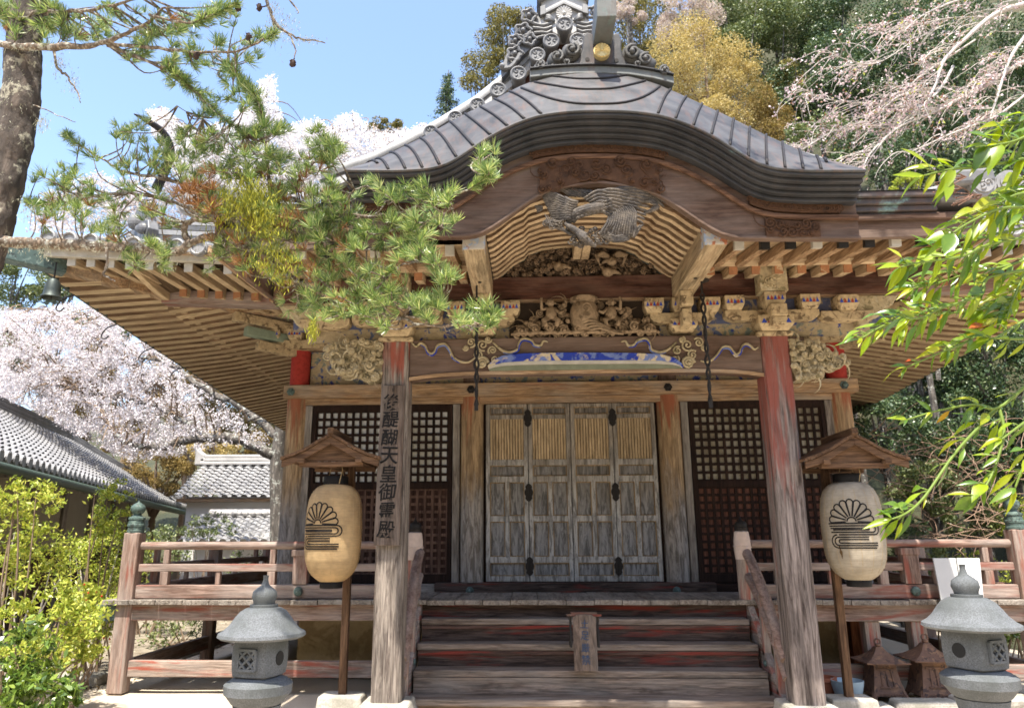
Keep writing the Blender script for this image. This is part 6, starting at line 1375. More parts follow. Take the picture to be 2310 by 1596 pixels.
        base = O+dd*.004; tip = base+dd*L[:, None]; mid = base+dd*(L*.6)[:, None]+rv*.002
        V = np.stack([base-s*w_*.8, base+s*w_*.8, mid+s*w_, tip, mid-s*w_], 1).reshape(-1, 3); F = np.arange(len(V)).reshape(-1, 5); npmesh(name, V, F, mat, T)
    needles(tufts, 30, leafmat('pine_needles', [(0, (.09, .17, .06)), (.4, (.18, .28, .09)), (.75, (.36, .44, .16)), (1, (.60, .63, .34))], .34, .3, (1.15, 1.1, .6)), 'needles')
    if dry: needles(dry, 22, leafmat('dry_needles', [(0, (.20, .08, .025)), (.5, (.32, .14, .04)), (1, (.38, .24, .12))], .2, .6, (1, 1, 1)), 'dry_needles')
    # moss and lichen beards
    def beard(name, spots, mat, L0):
        O, D, L = [], [], []
        for px, py, sx, sy, n, Y in spots:
            for _ in range(n):
                p = at(px+r.gauss(0, sx), py+r.gauss(0, sy), Y=Y+r.gauss(0, .05)); O.append(tuple(p)); D.append((r.gauss(0, .45), r.gauss(0, .45), -1)); L.append(r.uniform(.4, 1.)*L0)
        O = np.array(O); D = unit(np.array(D)); L = np.array(L); V, F = leaf_quads(O, L, L*.16, D, rng=rg); npmesh(name, V, F, mat, T)
    beard('moss', [(560, 450, 30, 26, 1300, 3.66), (600, 500, 24, 22, 600, 3.65), (520, 470, 30, 30, 500, 3.7), (640, 600, 30, 14, 120, 4), (705, 745, 6, 12, 200, 3.6), (620, 590, 30, 26, 500, 3.65), (560, 520, 60, 24, 260, 4.), (640, 640, 10, 10, 60, 3.9), (620, 470, 10, 30, 150, 3.9)], leafmat('yellow_moss', [(0, (.10, .11, .012)), (.5, (.24, .24, .02)), (1, (.40, .38, .04))], .3, .9, (1, 1, .6)), .05)
    beard('lichen', [(92, 280, 10, 10, 160, 3.9), (100, 570, 8, 10, 120, 3.95), (135, 145, 10, 14, 160, 3.9), (165, 190, 10, 16, 120, 3.9), (60, 470, 12, 16, 120, 3.9), (640, 60, 18, 22, 240, 3.6), (615, 30, 6, 18, 120, 3.6), (690, 90, 18, 5, 90, 3.6), (350, 575, 40, 16, 160, 3.95), (450, 480, 60, 18, 200, 4.0), (560, 570, 60, 14, 260, 4.), (250, 470, 90, 40, 160, 4.15), (620, 470, 80, 60, 300, 4.), (370, 590, 25, 12, 80, 3.95), (50, 110, 50, 6, 200, 3.88), (20, 200, 20, 40, 120, 3.86), (110, 560, 110, 6, 260, 3.97)], leafmat('grey_lichen', [(0, (.26, .25, .16)), (1, (.48, .47, .36))], .15, .9, (1, 1, 1)), .028)
    for px, py in ((556, 67), (660, 143), (422, 150), (550, 25), (582, 18), (466, 38)):
        p = at(px, py, Y=3.6); nd = nodes[int(((NA-np.array(p))**2).sum(1).argmin())]; p = nd+(p-nd)*min(1, .05/max(.001, (p-nd).length)); cones.tube([nd, p], .004, 5); cones.ball(p, .016, 8, 6, (1, 1, 1.2))
        for k in range(26): a = r.uniform(0, 6.28); b = r.uniform(0, 3.1); cones.ball(p+Vector((math.sin(b)*math.cos(a), math.sin(b)*math.sin(a), math.cos(b)*1.2))*.016, .006, 5, 4)
    cones.build('pine_cones', flat('cone_scales', (.055, .035, .028), .8), T)
build_pine()
def leaf_blade(m, base, axis, normal, L, W, droop, fold=.25, asym=0):
    axis = axis.normalized(); s = axis.cross(normal).normalized(); n = s.cross(axis)
    st = [(0, .04), (.12, .45), (.27, .86), (.42, 1.), (.58, .88), (.74, .58), (.88, .26), (1, 0.01)]; vs = []
    for t, w_ in st:
        c = base+axis*(L*t)-n*(droop*L*t*t)+Vector((0, 0, -droop*.5*L*t*t)); h = W/2*w_
        vs += [c+s*h*(1+asym)+n*h*fold, c, c-s*h*(1-asym)+n*h*fold]
    fs = []
    for i in range(len(st)-1):
        for k in range(2): fs.append((3*i+k, 3*i+k+1, 3*i+k+4, 3*i+k+3))
    m.add(vs, fs)
def build_nandina():
    r = random.Random(33)
    N = thing('nandina_bush', (1.35, 1.25, 0), 'close yellow green bush leaning in from the right edge with pointed leaflets', 'bush')
    S = [([(2345, 352), (2215, 375), (2144, 382), (2085, 396)], 1.02, .98, 1.05, 3), ([(2345, 292), (2290, 318), (2230, 330)], 1.0, 1.0, 1.1, 2), ([(2345, 250), (2300, 275), (2260, 290)], 1.05, 1.05, 1., 2), ([(2345, 468), (2260, 470), (2190, 500), (2150, 525)], 1.04, 1.0, 1., 3), ([(2345, 430), (2290, 440), (2250, 460)], 1.08, 1.05, .95, 2),
         ([(2345, 530), (2232, 551), (2171, 578), (2073, 592), (2033, 602)], 1.12, 1.02, .92, 4), ([(2345, 505), (2260, 525), (2180, 545), (2110, 560)], 1.14, 1.1, .85, 4), ([(2345, 605), (2232, 625), (2209, 666), (2121, 696), (2080, 716), (2043, 718)], 1.15, 1.05, .82, 5), ([(2345, 575), (2270, 600), (2190, 615), (2110, 640), (2060, 650)], 1.18, 1.15, .82, 5), ([(2345, 620), (2276, 676), (2232, 733), (2175, 774), (2141, 787), (2045, 828)], 1.2, 1.1, .8, 5),
         ([(2345, 660), (2266, 690), (2165, 703), (2060, 720), (1996, 733), (1945, 762)], 1.2, 1.08, .8, 6), ([(2345, 700), (2290, 735), (2240, 765)], 1.15, 1.1, .8, 3), ([(2330, 764), (2280, 764), (2230, 762)], 1.12, 1.1, .75, 2), ([(2330, 855), (2252, 919), (2195, 912), (2114, 926), (2046, 946)], 1.15, 1.1, .72, 4), ([(2252, 919), (2198, 973), (2148, 1030), (2087, 1118), (2047, 1155), (2012, 1170)], 1.15, 1.05, .85, 5), ([(2254, 921), (2265, 973), (2249, 1040), (2230, 1085), (2205, 1120)], 1.14, 1.1, .75, 4), ([(2330, 1010), (2305, 1060), (2290, 1100)], 1.1, 1.1, .85, 2), ([(2330, 940), (2300, 960), (2260, 990)], 1.15, 1.1, .75, 2),
         ([(2345, 780), (2335, 850), (2330, 900)], 1.2, 1.2, .7, 1), ([(2345, 560), (2300, 640), (2270, 720)], 1.2, 1.15, .85, 4), ([(2345, 380), (2310, 420), (2280, 480)], 1.1, 1.1, .95, 3)]
    lm, dm, tm, st = MB(), MB(), MB(), MB()
    viewd = -FW
    def leaf(b, dpx, L, big):
        p0 = b; p1 = at(dpx[0], dpx[1], Y=b.y+r.uniform(-.035, .03)); ax = (p1-p0)
        nr = (viewd*r.uniform(.35, 1.)+Vector((0, 0, r.uniform(.3, 1.)))+Vector((r.gauss(0, .3), 0, 0))).normalized()
        Wd = L*r.uniform(.21, .31) if r.random() < .9 else L*.5
        t = r.random(); leaf_blade(lm if t < .56 else dm if t < .985 else tm, p0, ax, nr, L, Wd, r.uniform(.0, .5), r.uniform(.1, .5), r.uniform(-.1, .1))
    for pts, Y0, Y1, sc, nn in S:
        c = path_px(pts, Y0, Y1, 6); k = len(c); st.tube(c, taper(k, .0026, .0012), 6)
        nodes_ = [int(x) for x in np.linspace(k*.15, k-1, int(nn*(2.6 if pts[0][1] < 700 else 1.3))+1)]
        for j, i in enumerate(nodes_):
            P0 = c[i]; d = (c[min(i+1, k-1)]-c[max(i-2, 0)]).normalized()
            uv = Vector((d.dot(RV), d.dot(UV), 0)).normalized(); ang0 = math.atan2(-uv.y, uv.x)
            v = P0-CAM; zc = v.dot(FW); px = 1155+SX+F_PX*v.dot(RV)/zc; py = 798-F_PX*v.dot(UV)/zc
            offs = [0, .5, -.5, .9] if i == k-1 else [.6, -.6, 1.1, -1.][:r.choice((2, 3, 4))]
            for o in offs:
                a = ang0+o*r.uniform(.7, 1.2); a = a if math.cos(a) < -.1 else ang0+r.uniform(-.3, .3)
                Lp = r.choice((r.uniform(30, 52), r.uniform(50, 82), r.uniform(62, 96)))*sc*(1.0 if o == 0 else .85); Lm = Lp*zc/F_PX; sx_ = P0
                if abs(o) > .5 and r.random() < .6:
                    q = at(px+22*sc*math.cos(a), py+22*sc*math.sin(a), Y=P0.y); st.tube([P0, q], .0011, 5); sx_ = q
                v2 = sx_-CAM; z2 = v2.dot(FW); bx = 1155+SX+F_PX*v2.dot(RV)/z2; by = 798-F_PX*v2.dot(UV)/z2
                leaf(sx_, (bx+Lp*math.cos(a+.15*0), by+Lp*math.sin(a)+Lp*.22), Lm, sc)
    tr = (1.25, 1.2, .35)
    lm.build('leaves', leafmat('young_leaf', [(0, (.19, .29, .012)), (.6, (.27, .36, .014)), (1, (.36, .38, .02))], .48, .32, tr, blotch=((.10, .20, .02), (.28, .10, .02))), N, smooth=True)
    dm.build('leaves', leafmat('mature_leaf', [(0, (.07, .15, .02)), (1, (.13, .22, .02))], .38, .25, tr, blotch=((.22, .30, .02), (.05, .10, .02))), N, smooth=True)
    tm.build('turning_leaves', leafmat('turning_leaf', [(0, (.45, .20, .012)), (.6, (.40, .30, .015)), (1, (.38, .06, .015))], .45, .4, (1.2, 1, .4)), N, smooth=True)
    st.build('stems', flat('green_stem', (.14, .20, .035), .5), N, smooth=True)
    pm = MB()
    for cx, cy_, n in ((2150, 405, 9), (2140, 430, 9), (2185, 445, 8), (2230, 470, 7)):
        b = at(cx+30, cy_-6, Y=1.12)
        for _ in range(n):
            q = at(cx+r.uniform(-34, 20), cy_+r.uniform(-16, 20), Y=1.12+r.uniform(-.02, .02)); md = lerp(b, q, .5)+Vector((0, 0, r.uniform(-.004, .006))); pm.tube([b, md, q], [.0009, .0008, .0006], 4); pm.ball(q, .0016, 5, 4)
            for _ in range(2): pm.tube([md, q+Vector((r.gauss(0, .006), 0, r.gauss(0, .006)))], .0006, 4)
    pm.build('seed_sprays', flat('red_brown_stalk', (.20, .11, .08), .7), N)
    m = MB(); m.tube(catmull([(1.6, 1.35, 0), (1.5, 1.35, 1.0), (1.28, 1.3, 1.8), (1.10, 1.2, 2.3)], 5), .012, 8); m.tube(catmull([(1.62, 1.3, 0), (1.45, 1.3, .9), (1.2, 1.25, 1.55), (1.05, 1.18, 1.9)], 5), .01, 8); m.build('main_stems', M_cbark, N)
build_nandina()
def foliage(name, par, C, sz, mat, rng, asp=.5, updir=None, jit=.35):
    n = len(C); L = sz*rng.uniform(1-jit, 1+jit, n); D = None
    if updir is not None: D = unit(rng.normal(size=(n, 3))+np.array(updir))
    V, F = leaf_quads(C, L, L*asp, D, rng=rng, fold=.12); return npmesh(name, V, F, mat, par)
def clumps(rng, c, rx, ry, rz, nc, n, cr=.38, shell=.6):
    """points gathered in clumps through an ellipsoid"""
    d = unit(rng.normal(size=(nc, 3)))*(rng.uniform(.15, 1, (nc, 1))**.45); cc = d*np.array([rx, ry, rz]); cs = rng.uniform(.6, 1.25, nc)*cr*min(rx, rz)
    k = rng.integers(0, nc, n); q = unit(rng.normal(size=(n, 3)))*(rng.uniform(shell, 1.05, (n, 1))); return np.array(c)+cc[k]+q*cs[k][:, None]*np.array([1.1, 1.1, .8])
KIND = {
 'olive': ([(0, (.11, .098, .03)), (.5, (.20, .175, .055)), (1, (.31, .265, .10))], .075, 'rounded olive green evergreen'),
 'dark': ([(0, (.026, .055, .022)), (.6, (.07, .115, .045)), (1, (.17, .21, .085))], .08, 'dark glossy evergreen'),
 'green': ([(0, (.07, .105, .035)), (.6, (.15, .19, .065)), (1, (.29, .31, .13))], .08, 'mid green evergreen'),
 'gold': ([(0, (.34, .25, .09)), (.6, (.50, .385, .16)), (1, (.60, .50, .27))], .06, 'golden yellow budding'),
 'brown': ([(0, (.16, .11, .045)), (.6, (.26, .18, .06)), (1, (.34, .27, .12))], .06, 'golden brown budding'),
 'pink': ([(0, (.40, .30, .30)), (.6, (.58, .49, .49)), (1, (.70, .64, .64))], .06, 'pale pink blossoming'),
 'fresh': ([(0, (.18, .25, .03)), (.5, (.36, .42, .06)), (1, (.58, .56, .12))], .07, 'fresh yellow green')}
KM = {}
def kmat(k):
    if k not in KM: KM[k] = leafmat(k+'_foliage', KIND[k][0], .3 if k in ('gold', 'brown', 'pink', 'fresh') else .14, .75 if k in ('gold', 'brown', 'pink', 'olive') else .38, (1.1, 1.1, .7), .12 if k in ('gold', 'brown', 'pink', 'olive') else .4)
    return KM[k]
def hill_tree(px, py, rpx, asp, Y, kind, where, seed, name='hill_tree', cat='tree', grp='trees on the wooded hillside', dens=1.):
    rng = np.random.default_rng(seed); c = at(px, py, Y=Y); k = (c-CAM).dot(FW)/F_PX; rx = rpx*k; rz = rx*asp; gz = float(hill_h(np.array(c.x), np.array(Y))) if Y > 9 else 0
    gz = min(gz, c.z-.3*rz)
    T = thing(name, (c.x, Y, gz), KIND[kind][2]+' '+where, cat, grp); sz = KIND[kind][1]*(Y/20)**.6
    n = int(dens*min(52000, 900*rx*rz/(sz*sz*100)*5.0)); P_ = clumps(rng, c, rx, rx*.8, rz, max(16, int(22*asp)), n, .40)
    foliage('crown', T, P_, sz, kmat(kind), rng, .55)
    m = MB(); r = random.Random(seed); b = Vector((c.x, Y, gz-.2)); pts = catmull([b, lerp(b, c, .5)+Vector((r.uniform(-.2, .2), 0, 0)), c+Vector((0, 0, rz*.5))], 4); m.tube(pts, taper(len(pts), .06+.05*rx, .03), 7)
    for _ in range(9):
        e = Vector(P_[r.randrange(len(P_))]); s = lerp(b, c, r.uniform(.5, .95)); md = lerp(s, e, .5)+Vector((0, 0, .1)); m.tube(catmull([s, md, e], 3), taper(7, .05, .012), 5)
    m.build('trunk', M_cbark if kind not in ('gold', 'brown') else M_tw, T); return T
HT = [(1095, 165, 52, 1.1, 27, 'olive', 'at the skyline left of the roof crest, lower crown'), (1150, 75, 62, 1.15, 27.5, 'olive', 'at the skyline left of the roof crest, upper crown'), (1220, 150, 70, 1.2, 29, 'olive', 'directly behind the ridge scrolls'),
 (1440, 70, 90, 1.2, 26, 'olive', 'right of the porch crest behind the horn'), (1535, 40, 75, .9, 23, 'pink', 'tree above the golden one, right of the crest'), (1420, 20, 45, .8, 24, 'pink', 'spray just right of the crest horn'), (1590, 165, 105, 1.0, 21, 'gold', 'tree right of the porch crest'), (1600, 270, 75, .8, 19.5, 'gold', 'bush low behind the right porch slope'), (1690, 290, 95, .9, 20, 'brown', 'tree beside the golden one over the right porch slope'),
 (1640, 60, 90, 1., 24, 'green', 'between the pink and the dark trees'), (1745, 90, 115, 1.1, 24.5, 'green', 'high on the hill above the golden tree'), (1880, 60, 115, 1., 24, 'dark', 'at the top edge, left of the weeping cherry'), (1840, 200, 105, 1., 21, 'dark', 'in the middle of the hill, left of the weeping twigs'), (1760, 210, 70, 1., 21.5, 'olive', 'just right of the golden tree'), (1960, 190, 110, 1., 20, 'dark', 'behind the long cherry twigs'), (2060, 70, 125, 1., 21, 'dark', 'at the top edge behind the weeping cherry'), (2200, 130, 140, 1., 19, 'dark', 'at the upper right corner'), (1860, 330, 95, .8, 17.5, 'green', 'just above the right end of the porch roof'), (1990, 350, 90, .8, 16, 'dark', 'behind the tips of the weeping cherry'), (2120, 330, 120, 1., 16.5, 'dark', 'behind the thickest cherry twigs'), (2260, 360, 120, 1.1, 15.5, 'dark', 'behind the close yellow leaves'), (2050, 420, 50, .5, 14.5, 'fresh', 'low above the right copper eave'),
 (1985, 960, 80, 1., 14.5, 'dark', 'beside the right corner column, under the eave'), (2080, 860, 115, .9, 15.5, 'dark', 'under the right eave'), (2230, 830, 125, 1.2, 15, 'dark', 'at the right edge below the leaves'), (2170, 1000, 115, .9, 14.5, 'dark', 'right of the right paper lantern, upper'), (2280, 1010, 90, 1.2, 14.2, 'dark', 'at the right edge, middle height'), (2090, 1090, 80, .8, 13.8, 'green', 'right of the right paper lantern, lower'), (2200, 1150, 90, .7, 13.4, 'green', 'above the right railing'), (2020, 1190, 60, .7, 13.2, 'dark', 'between lantern and railing on the right'), (2290, 1170, 60, .9, 13.2, 'fresh', 'behind the right corner finial')]
for i, (px, py, rp, asp, Y, kd, wh) in enumerate(HT): hill_tree(px, py, rp, asp, Y, kd, ('tree ' if kd not in ('pink', 'gold', 'brown') else '')+wh, 100+i)
HT2 = [(35, 640, 75, .9, 27, 'green', 'tree beyond the pine trunk at far left'), (150, 640, 50, .9, 30, 'green', 'tree behind the wind bell'), (866, 300, 48, .6, 42, 'olive', 'tree far behind the blossom, left of the porch slope'), (430, 940, 90, .8, 25, 'brown', 'trees below the cherry blossom, middle'), (300, 985, 80, .6, 24, 'brown', 'shrub behind the ridge of the left outbuilding'), (545, 975, 80, .7, 26, 'brown', 'shrub beside the grey cherry trunk'), (600, 900, 60, .9, 27, 'brown', 'tree under the left eave end'), (40, 780, 60, .7, 26, 'green', 'tree between blossom at the left edge'), (180, 900, 80, .5, 26, 'brown', 'brush behind the left blossom'), (210, 1180, 60, .5, 24, 'brown', 'hedge under the eave of the left outbuilding'), (350, 1060, 75, .8, 22.5, 'brown', 'brush between the left outbuilding and the storehouse'), (480, 1010, 70, .6, 22.5, 'gold', 'shrub just above the storehouse ridge'), (590, 1005, 50, .7, 23, 'brown', 'brush right above the storehouse ridge end'), (270, 1090, 80, .8, 25, 'brown', 'brush past the corner of the left outbuilding'), (110, 800, 130, .8, 29, 'pink', 'tree behind the left white cherry, near the pine trunk'), (300, 860, 140, .7, 30, 'brown', 'wood behind the left white cherry'), (230, 730, 90, .7, 30, 'green', 'tree behind the top of the left white cherry'), (440, 830, 100, .8, 31, 'pink', 'tree behind the left white cherry close under the eave'), (150, 960, 90, .5, 25.5, 'brown', 'brush above the ridge of the left outbuilding')]
for i, (px, py, rp, asp, Y, kd, wh) in enumerate(HT2): hill_tree(px, py, rp, asp, Y, kd, wh, 160+i)
def conifer():
    rng = np.random.default_rng(3); Y = 32; t = at(1012, 158, Y=Y); b = at(1000, 330, Y=Y); T = thing('conifer_tree', tuple(b), 'slender sparse conifer against the sky left of the roof crest', 'tree'); m = MB(); m.tube([b, t], [.1, .02], 6); C = []
    for i in range(120):
        f = rng.uniform(.05, 1)**.8; p = lerp(t, b, f); L = (.12+1.1*f)*rng.uniform(.5, 1); a = rng.uniform(0, 6.28); e = p+Vector((L*math.cos(a), L*math.sin(a), -.12*L+.1)); m.tube([p, e], [.02, .008], 4)
        for k in range(26): q = rng.uniform(.2, 1.05); C.append(np.array(lerp(p, e, q))+rng.normal(size=3)*.07)
    m.build('trunk', M_cbark, T); foliage('crown', T, np.array(C), .13, kmat('dark'), rng, .4)
conifer()
M_blos = leafmat('white_blossom', [(0, (.56, .48, .48)), (.5, (.70, .65, .65)), (1, (.80, .78, .78))], .3, .7, (1, 1, 1), .2)
M_blop = leafmat('pale_pink_blossom', [(0, (.55, .38, .38)), (.6, (.70, .56, .55)), (1, (.78, .68, .67))], .3, .7, (1, 1, 1), .2)
def inpoly(p, poly):
    x, y = p; c = False; j = len(poly)-1
    for i in range(len(poly)):
        if (poly[i][1] > y) != (poly[j][1] > y) and x < (poly[j][0]-poly[i][0])*(y-poly[i][1])/(poly[j][1]-poly[i][1])+poly[i][0]: c = not c
        j = i
    return c
def sample_poly(poly, n, r, dens=lambda x, y: 1):
    xs = [a for a, _ in poly]; ys = [b for _, b in poly]; o = []
    while len(o) < n:
        p = (r.uniform(min(xs), max(xs)), r.uniform(min(ys), max(ys)))
        if inpoly(p, poly) and r.random() < dens(*p): o.append(p)
    return o
def cherry(name_lab, trunk, Yt, r0, limbs, poly, n, Y0, Y1, seed, dens=lambda x, y: 1, kind=None, twn=260, csz=.075, lab_cat='tree'):
    r = random.Random(seed); rng = np.random.default_rng(seed); tp = path_px(trunk, Yt, Yt, 5); T = thing('cherry_tree', (tp[0].x, tp[0].y, tp[0].z), name_lab, lab_cat, 'cherry trees behind the hall')
    m = MB(); m.tube(tp, taper(len(tp), r0, r0*.55), 12); m.build('trunk', M_cbark, T, smooth=True); nodes = list(tp[len(tp)//2:])
    for lp, ya, yb, a, b in limbs:
        c = path_px(lp, ya, yb, 6); m = MB(); m.tube([p+Vector((r.gauss(0, .02), 0, r.gauss(0, .02))) for p in c], taper(len(c), a, b), 8); m.build('branch', M_cbark, T, smooth=True); nodes += c
    pts = sample_poly(poly, n, r, dens); C = np.array([tuple(at(x, y, Y=r.uniform(Y0, Y1))) for x, y in pts]); NA = np.array([tuple(p) for p in nodes]); tw = MB()
    for _ in range(twn):
        q = Vector(C[r.randrange(len(C))]); nd = Vector(nodes[int(((NA-np.array(q))**2).sum(1).argmin())]); md = lerp(nd, q, .5)+Vector((r.gauss(0, .1), r.gauss(0, .1), .25)); c = catmull([nd, md, q], 4); tw.tube(c, taper(len(c), .028, .008), 4)
    tw.build('twigs', M_tw, T); k = 8; cc = np.repeat(C, k, 0)+rng.normal(size=(len(C)*k, 3))*csz*.9; foliage('blossom', T, cc, csz, kind or M_blos, rng, .9, jit=.3)
    return T
cherry('white cherry in full bloom below the left eave with grey trunk by the railing', [(632, 1240), (630, 1150), (626, 1060), (632, 985), (640, 930)], 16, .22, [([(628, 1030), (590, 1012), (533, 990), (477, 987), (406, 997), (359, 1009), (300, 1000), (261, 985)], 16, 15.4, .13, .05), ([(632, 990), (560, 930), (470, 880), (400, 830), (345, 790), (280, 720)], 16, 17, .1, .04), ([(400, 830), (330, 810), (230, 830)], 16.5, 17, .05, .03), ([(477, 987), (400, 940), (300, 900), (180, 880), (80, 850)], 15.8, 17, .07, .03), ([(345, 860), (230, 780), (120, 720), (30, 720)], 17, 17.5, .06, .02), ([(560, 950), (600, 930)], 16, 16, .04, .02)],
       [(-10, 690), (60, 705), (130, 690), (230, 675), (330, 760), (420, 850), (520, 925), (610, 985), (600, 1010), (500, 1000), (400, 1025), (300, 1040), (180, 985), (60, 915), (-10, 890)], 9500, 15, 19, 41, dens=lambda x, y: (1 if x < 300 else max(.25, 1-(x-300)/330))*(1 if math.sin(x*.045+y*.03)*math.sin(y*.06-x*.02) > -.35 else .25), csz=.036)
cherry('white cherry blossom rising above the left roof slope against the sky', [(560, 620), (600, 480), (610, 380)], 21, .2, [([(610, 380), (600, 280), (603, 190)], 21, 21, .06, .02), ([(600, 420), (500, 330), (370, 270)], 21, 21, .06, .02), ([(610, 400), (720, 330), (800, 290), (930, 310)], 21, 22, .06, .02)],
       [(335, 250), (375, 245), (400, 275), (450, 300), (480, 280), (520, 285), (540, 245), (585, 240), (582, 200), (600, 168), (618, 172), (622, 230), (640, 285), (690, 275), (715, 270), (745, 285), (765, 262), (800, 258), (830, 285), (870, 300), (920, 290), (965, 280), (990, 300), (960, 340), (850, 400), (700, 460), (500, 480), (400, 400), (345, 300)], 8000, 20, 23, 43, csz=.062, kind=leafmat('whiter_blossom', [(0, (.70, .66, .66)), (1, (.84, .82, .82))], .35, .7, (1, 1, 1), .2))  # whiter petals for the cherry above the roof
cherry('white cherry blossom low behind the left hip ridge beside the pine trunk', [(250, 640), (260, 540), (260, 470)], 22, .18, [([(260, 480), (180, 440), (110, 450)], 22, 22, .05, .02)],
       [(90, 440), (150, 425), (190, 395), (230, 390), (260, 410), (330, 400), (420, 420), (420, 520), (60, 520)], 1100, 21, 23, 44, csz=.07, twn=40)
def weeping():
    r = random.Random(51); rng = np.random.default_rng(51); b = at(2420, 520, Y=11.5); gz = float(hill_h(np.array(b.x), np.array(11.5))); T = thing('weeping_cherry', (b.x, 11.5, gz), 'weeping cherry at the upper right with pale tangled drooping twigs and few pink flowers', 'tree')
    m = MB(); tp = catmull([(b.x, 11.5, gz-.2), b, at(2390, 250, Y=11.3), at(2340, 60, Y=11), at(2300, -120, Y=11)], 5); m.tube(tp, taper(len(tp), .2, .09), 10); m.build('trunk', M_cbark, T, smooth=True)
    Lm = [([(2345, 0), (2249, 30), (2182, 84), (2131, 135), (2111, 189), (2090, 230)], .055, .02), ([(2350, 120), (2280, 155), (2232, 189), (2165, 223), (2114, 250), (2013, 297), (1945, 385)], .05, .012), ([(2330, 60), (2280, 130), (2249, 220), (2225, 290)], .04, .012), ([(2150, 150), (2114, 209), (2030, 280), (1962, 348), (1942, 398)], .032, .01), ([(1996, 280), (1930, 288), (1878, 297), (1810, 338)], .016, .006), ([(2060, 250), (2047, 240), (1945, 233), (1861, 223), (1817, 203)], .014, .005), ([(2120, 60), (2063, 91), (1979, 142), (1911, 135), (1861, 111)], .014, .005), ([(2345, -30), (2200, -10), (2090, 30), (2040, 70)], .03, .01), ([(2260, 40), (2150, 40), (2050, 60), (1960, 75)], .015, .006), ([(2330, 200), (2250, 260), (2150, 300), (2050, 345)], .026, .008), ([(2200, 90), (2080, 170), (2010, 230), (1960, 280)], .02, .008)]
    nodes = []; fl = []
    for lp, a, b_ in Lm:
        c = path_px(lp, 11+r.uniform(-.4, .4), 10.4+r.uniform(-.4, .4), 7); m = MB(); m.tube(c, taper(len(c), a*.8, b_*.8), 7); m.build('branch', M_wcb, T, smooth=True); nodes += c[2:]
        fl += [tuple(p) for p in c[4:]]
    tw = MB()
    for i in range(430):
        p = nodes[r.randrange(len(nodes))]; L = r.uniform(.3, 1.15); th = r.gauss(2.5, .55); d = Vector((math.cos(th)*1., r.gauss(0, .35), math.sin(th)*.35)); pts = [p]
        for k in range(8): d = (d+Vector((r.gauss(0, .16), r.gauss(0, .12), -.16+r.gauss(0, .13)))).normalized(); pts.append(pts[-1]+d*L/8)
        tw.tube(pts, taper(9, r.uniform(.0045, .010), .003), 4); fl += [tuple(q) for q in pts[2:]]
    tw.build('twigs', M_wcb, T); fl = np.array(fl); k = rng.integers(0, len(fl), 1500); C = fl[k]+rng.normal(size=(len(k), 3))*.035; C = np.repeat(C, 3, 0)+rng.normal(size=(len(k)*3, 3))*.018
    foliage('blossom', T, C, .038, M_blop, rng, .9); k = rng.integers(0, len(fl), 1500); foliage('buds', T, fl[k]+rng.normal(size=(len(k), 3))*.03, .045, leafmat('brown_bud', [(0, (.26, .11, .07)), (1, (.42, .22, .15))], .2, .7, (1, 1, 1)), rng, .45); k = rng.integers(0, len(fl), 420); foliage('young_leaves', T, fl[k]+rng.normal(size=(len(k), 3))*.03, .06, kmat('fresh'), rng, .4)
weeping()
def shrub(px, py, rx, ry, Y, kind, lab, n, lsz, seed, name='garden_shrub', berries=0, stems=6, tall=None):
    r = random.Random(seed); rng = np.random.default_rng(seed); c = at(px, py, Y=Y); k = (c-CAM).dot(FW)/F_PX; X, Z = rx*k, ry*k; T = thing(name, (c.x, Y, 0), lab, 'shrub', 'shrubs in the left garden' if px < 700 else 'shrubs in the right garden')
    P_ = clumps(rng, c, X*1.2, X*.8, Z*1.2, 60, int(n*1.0), .34, .0); P_ = P_[P_[:, 2] > .02]; foliage('leaves', T, P_, lsz*1.05, kmat(kind) if kind in KIND else kind, rng, .38, (0, -.2, -.25))
    m = MB()
    for i in range(stems):
        e = Vector(P_[r.randrange(len(P_))]); b = Vector((c.x+r.uniform(-.4, .4)*X, Y+r.uniform(-.1, .1), 0)); md = lerp(b, e, .55)+Vector((r.gauss(0, .05), 0, .05)); q = catmull([b, md, e], 5); m.tube(q, taper(len(q), r.uniform(.008, .02), .004), 6)
    m.build('stems', M_wcb if tall else M_tw, T)
    if berries:
        m = MB()
        for _ in range(berries): q = P_[r.randrange(len(P_))]; m.ball((q[0], q[1]-.02, q[2]-.02), .011, 6, 5)
        m.build('berries', flat('red_berry', (.45, .02, .02), .3), T)
M_glos = leafmat('glossy_leaf', [(0, (.05, .10, .02)), (.6, (.13, .20, .03)), (1, (.28, .36, .06))], .2, .25, (1.1, 1.1, .5))
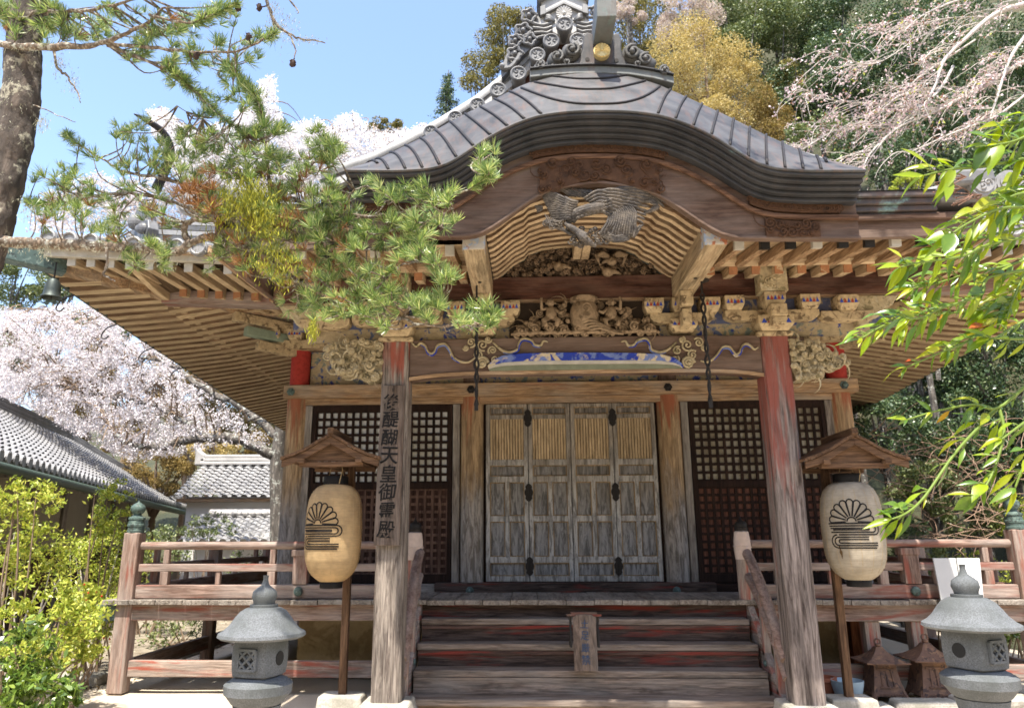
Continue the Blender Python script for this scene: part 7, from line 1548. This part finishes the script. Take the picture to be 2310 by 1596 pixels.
SH = [(55, 1125, 75, 40, 7.2, 'fresh', 'yellow green shrub nearest the outbuilding wall, at the far left', 1500, .045, 5), (250, 1150, 42, 62, 8.8, 'fresh', 'tall sprig of fresh leaves just left of the corner finial', 900, .055, 4), (235, 1265, 75, 75, 9.2, 'fresh', 'bushy yellow shrub with pale stem just left of the corner post', 2600, .05, 7), (70, 1250, 85, 70, 7.6, 'fresh', 'yellow green shrub with bare lower stems at the far left', 1900, .05, 7), (95, 1400, 120, 75, 7.0, 'fresh', 'broad yellow green shrub left of the veranda corner, middle row', 3600, .05, 9), (160, 1470, 60, 40, 7.4, 'fresh', 'low yellow green shrub at the foot of the garden, near the kerb', 1500, .05, 6), (255, 1330, 45, 60, 9.8, 'fresh', 'airy yellow shrub right behind the corner post foot', 1200, .05, 6), (205, 1385, 55, 70, 8.3, 'fresh', 'leafy shrub close to the bronze beam end', 1700, .05, 6), (30, 1500, 80, 75, 6.2, M_glos, 'glossy leaved shrub at the bottom left corner', 1500, .07, 6), (95, 1570, 75, 45, 5.6, M_glos, 'low dark glossy shrub with red berries at the bottom edge left', 1000, .075, 5), (370, 1240, 50, 45, 12.5, 'green', 'bush seen through the left railing, first from the post', 1500, .05, 5), (560, 1290, 60, 45, 13.5, 'green', 'bush seen through the left railing beside the hall', 1600, .055, 5), (400, 1430, 75, 50, 11.5, 'green', 'dim bush under the veranda floor at left', 1500, .05, 9), (470, 1190, 60, 26, 16.4, 'green', 'small bush in front of the tiled garden wall', 1500, .06, 4), (330, 1290, 40, 60, 13., 'fresh', 'light bush right behind the corner post', 1200, .05, 5)]
for i, (a, b, c, d, Y, kd, lb, n, ls, stn) in enumerate(SH): shrub(a, b, c, d, Y, kd, lb, n, ls, 300+i, berries=40 if i in (7,) else 0, stems=stn, tall=i in (2, 3))
for i, (a, b, c, d, Y, kd, lb, n, ls, stn) in enumerate([(2080, 1260, 90, 45, 11.8, 'green', 'leafy bush seen through the right railing', 1700, .055, 6), (2230, 1300, 80, 50, 11.2, 'fresh', 'yellow green bush behind the right railing near the corner', 1500, .05, 6), (2270, 1410, 60, 40, 9.6, M_glos, 'glossy bush beside the right granite lantern', 900, .06, 5), (2090, 1395, 40, 12, 9.4, 'fresh', 'low bright plant under the right veranda floor', 350, .05, 3)]): shrub(a, b, c, d, Y, kd, lb, n, ls, 340+i, stems=stn)
def brush():
    r = random.Random(61); T = thing('bare_brush', (4.4, 12.6, 0), 'tangle of bare brown twigs on the slope right of the right corner column', 'brush'); m = MB()
    for i in range(170):
        p = at(r.uniform(1930, 2300), r.uniform(960, 1230), Y=r.uniform(12.2, 13.2)); d = Vector((r.gauss(0, 1), r.gauss(0, .4), r.gauss(0, .5))).normalized(); pts = [p]
        for k in range(6): d = (d+Vector((r.gauss(0, .25), r.gauss(0, .2), -.1+r.gauss(0, .2)))).normalized(); pts.append(pts[-1]+d*.13)
        m.tube(pts, taper(7, .007, .003), 4)
    m.build('twigs', flat('dry_brush_bark', (.30, .20, .14), .9, var=.3), T)
brush()
def litter():
    rng = np.random.default_rng(9); n = 2600; x = rng.uniform(-9, -5.0, n); y = rng.uniform(7.6, 16, n); C = np.stack([x, y, rng.uniform(.0, .02, n)], 1); D = unit(np.stack([rng.normal(size=n), rng.normal(size=n), rng.normal(size=n)*.15], 1)); V, F = leaf_quads(C, .07, .035, D, np.tile([0, 0, 1.], (n, 1))+rng.normal(size=(n, 3))*.3, rng)
    tag(npmesh('fallen_leaves', V, F, leafmat('fallen_leaf', [(0, (.12, .08, .04)), (.6, (.25, .2, .12)), (1, (.35, .33, .25))], .1, .8, (1, 1, 1)), None), 'fallen leaves and litter on the ground of the left garden', 'leaf litter', None, 'stuff')
litter()
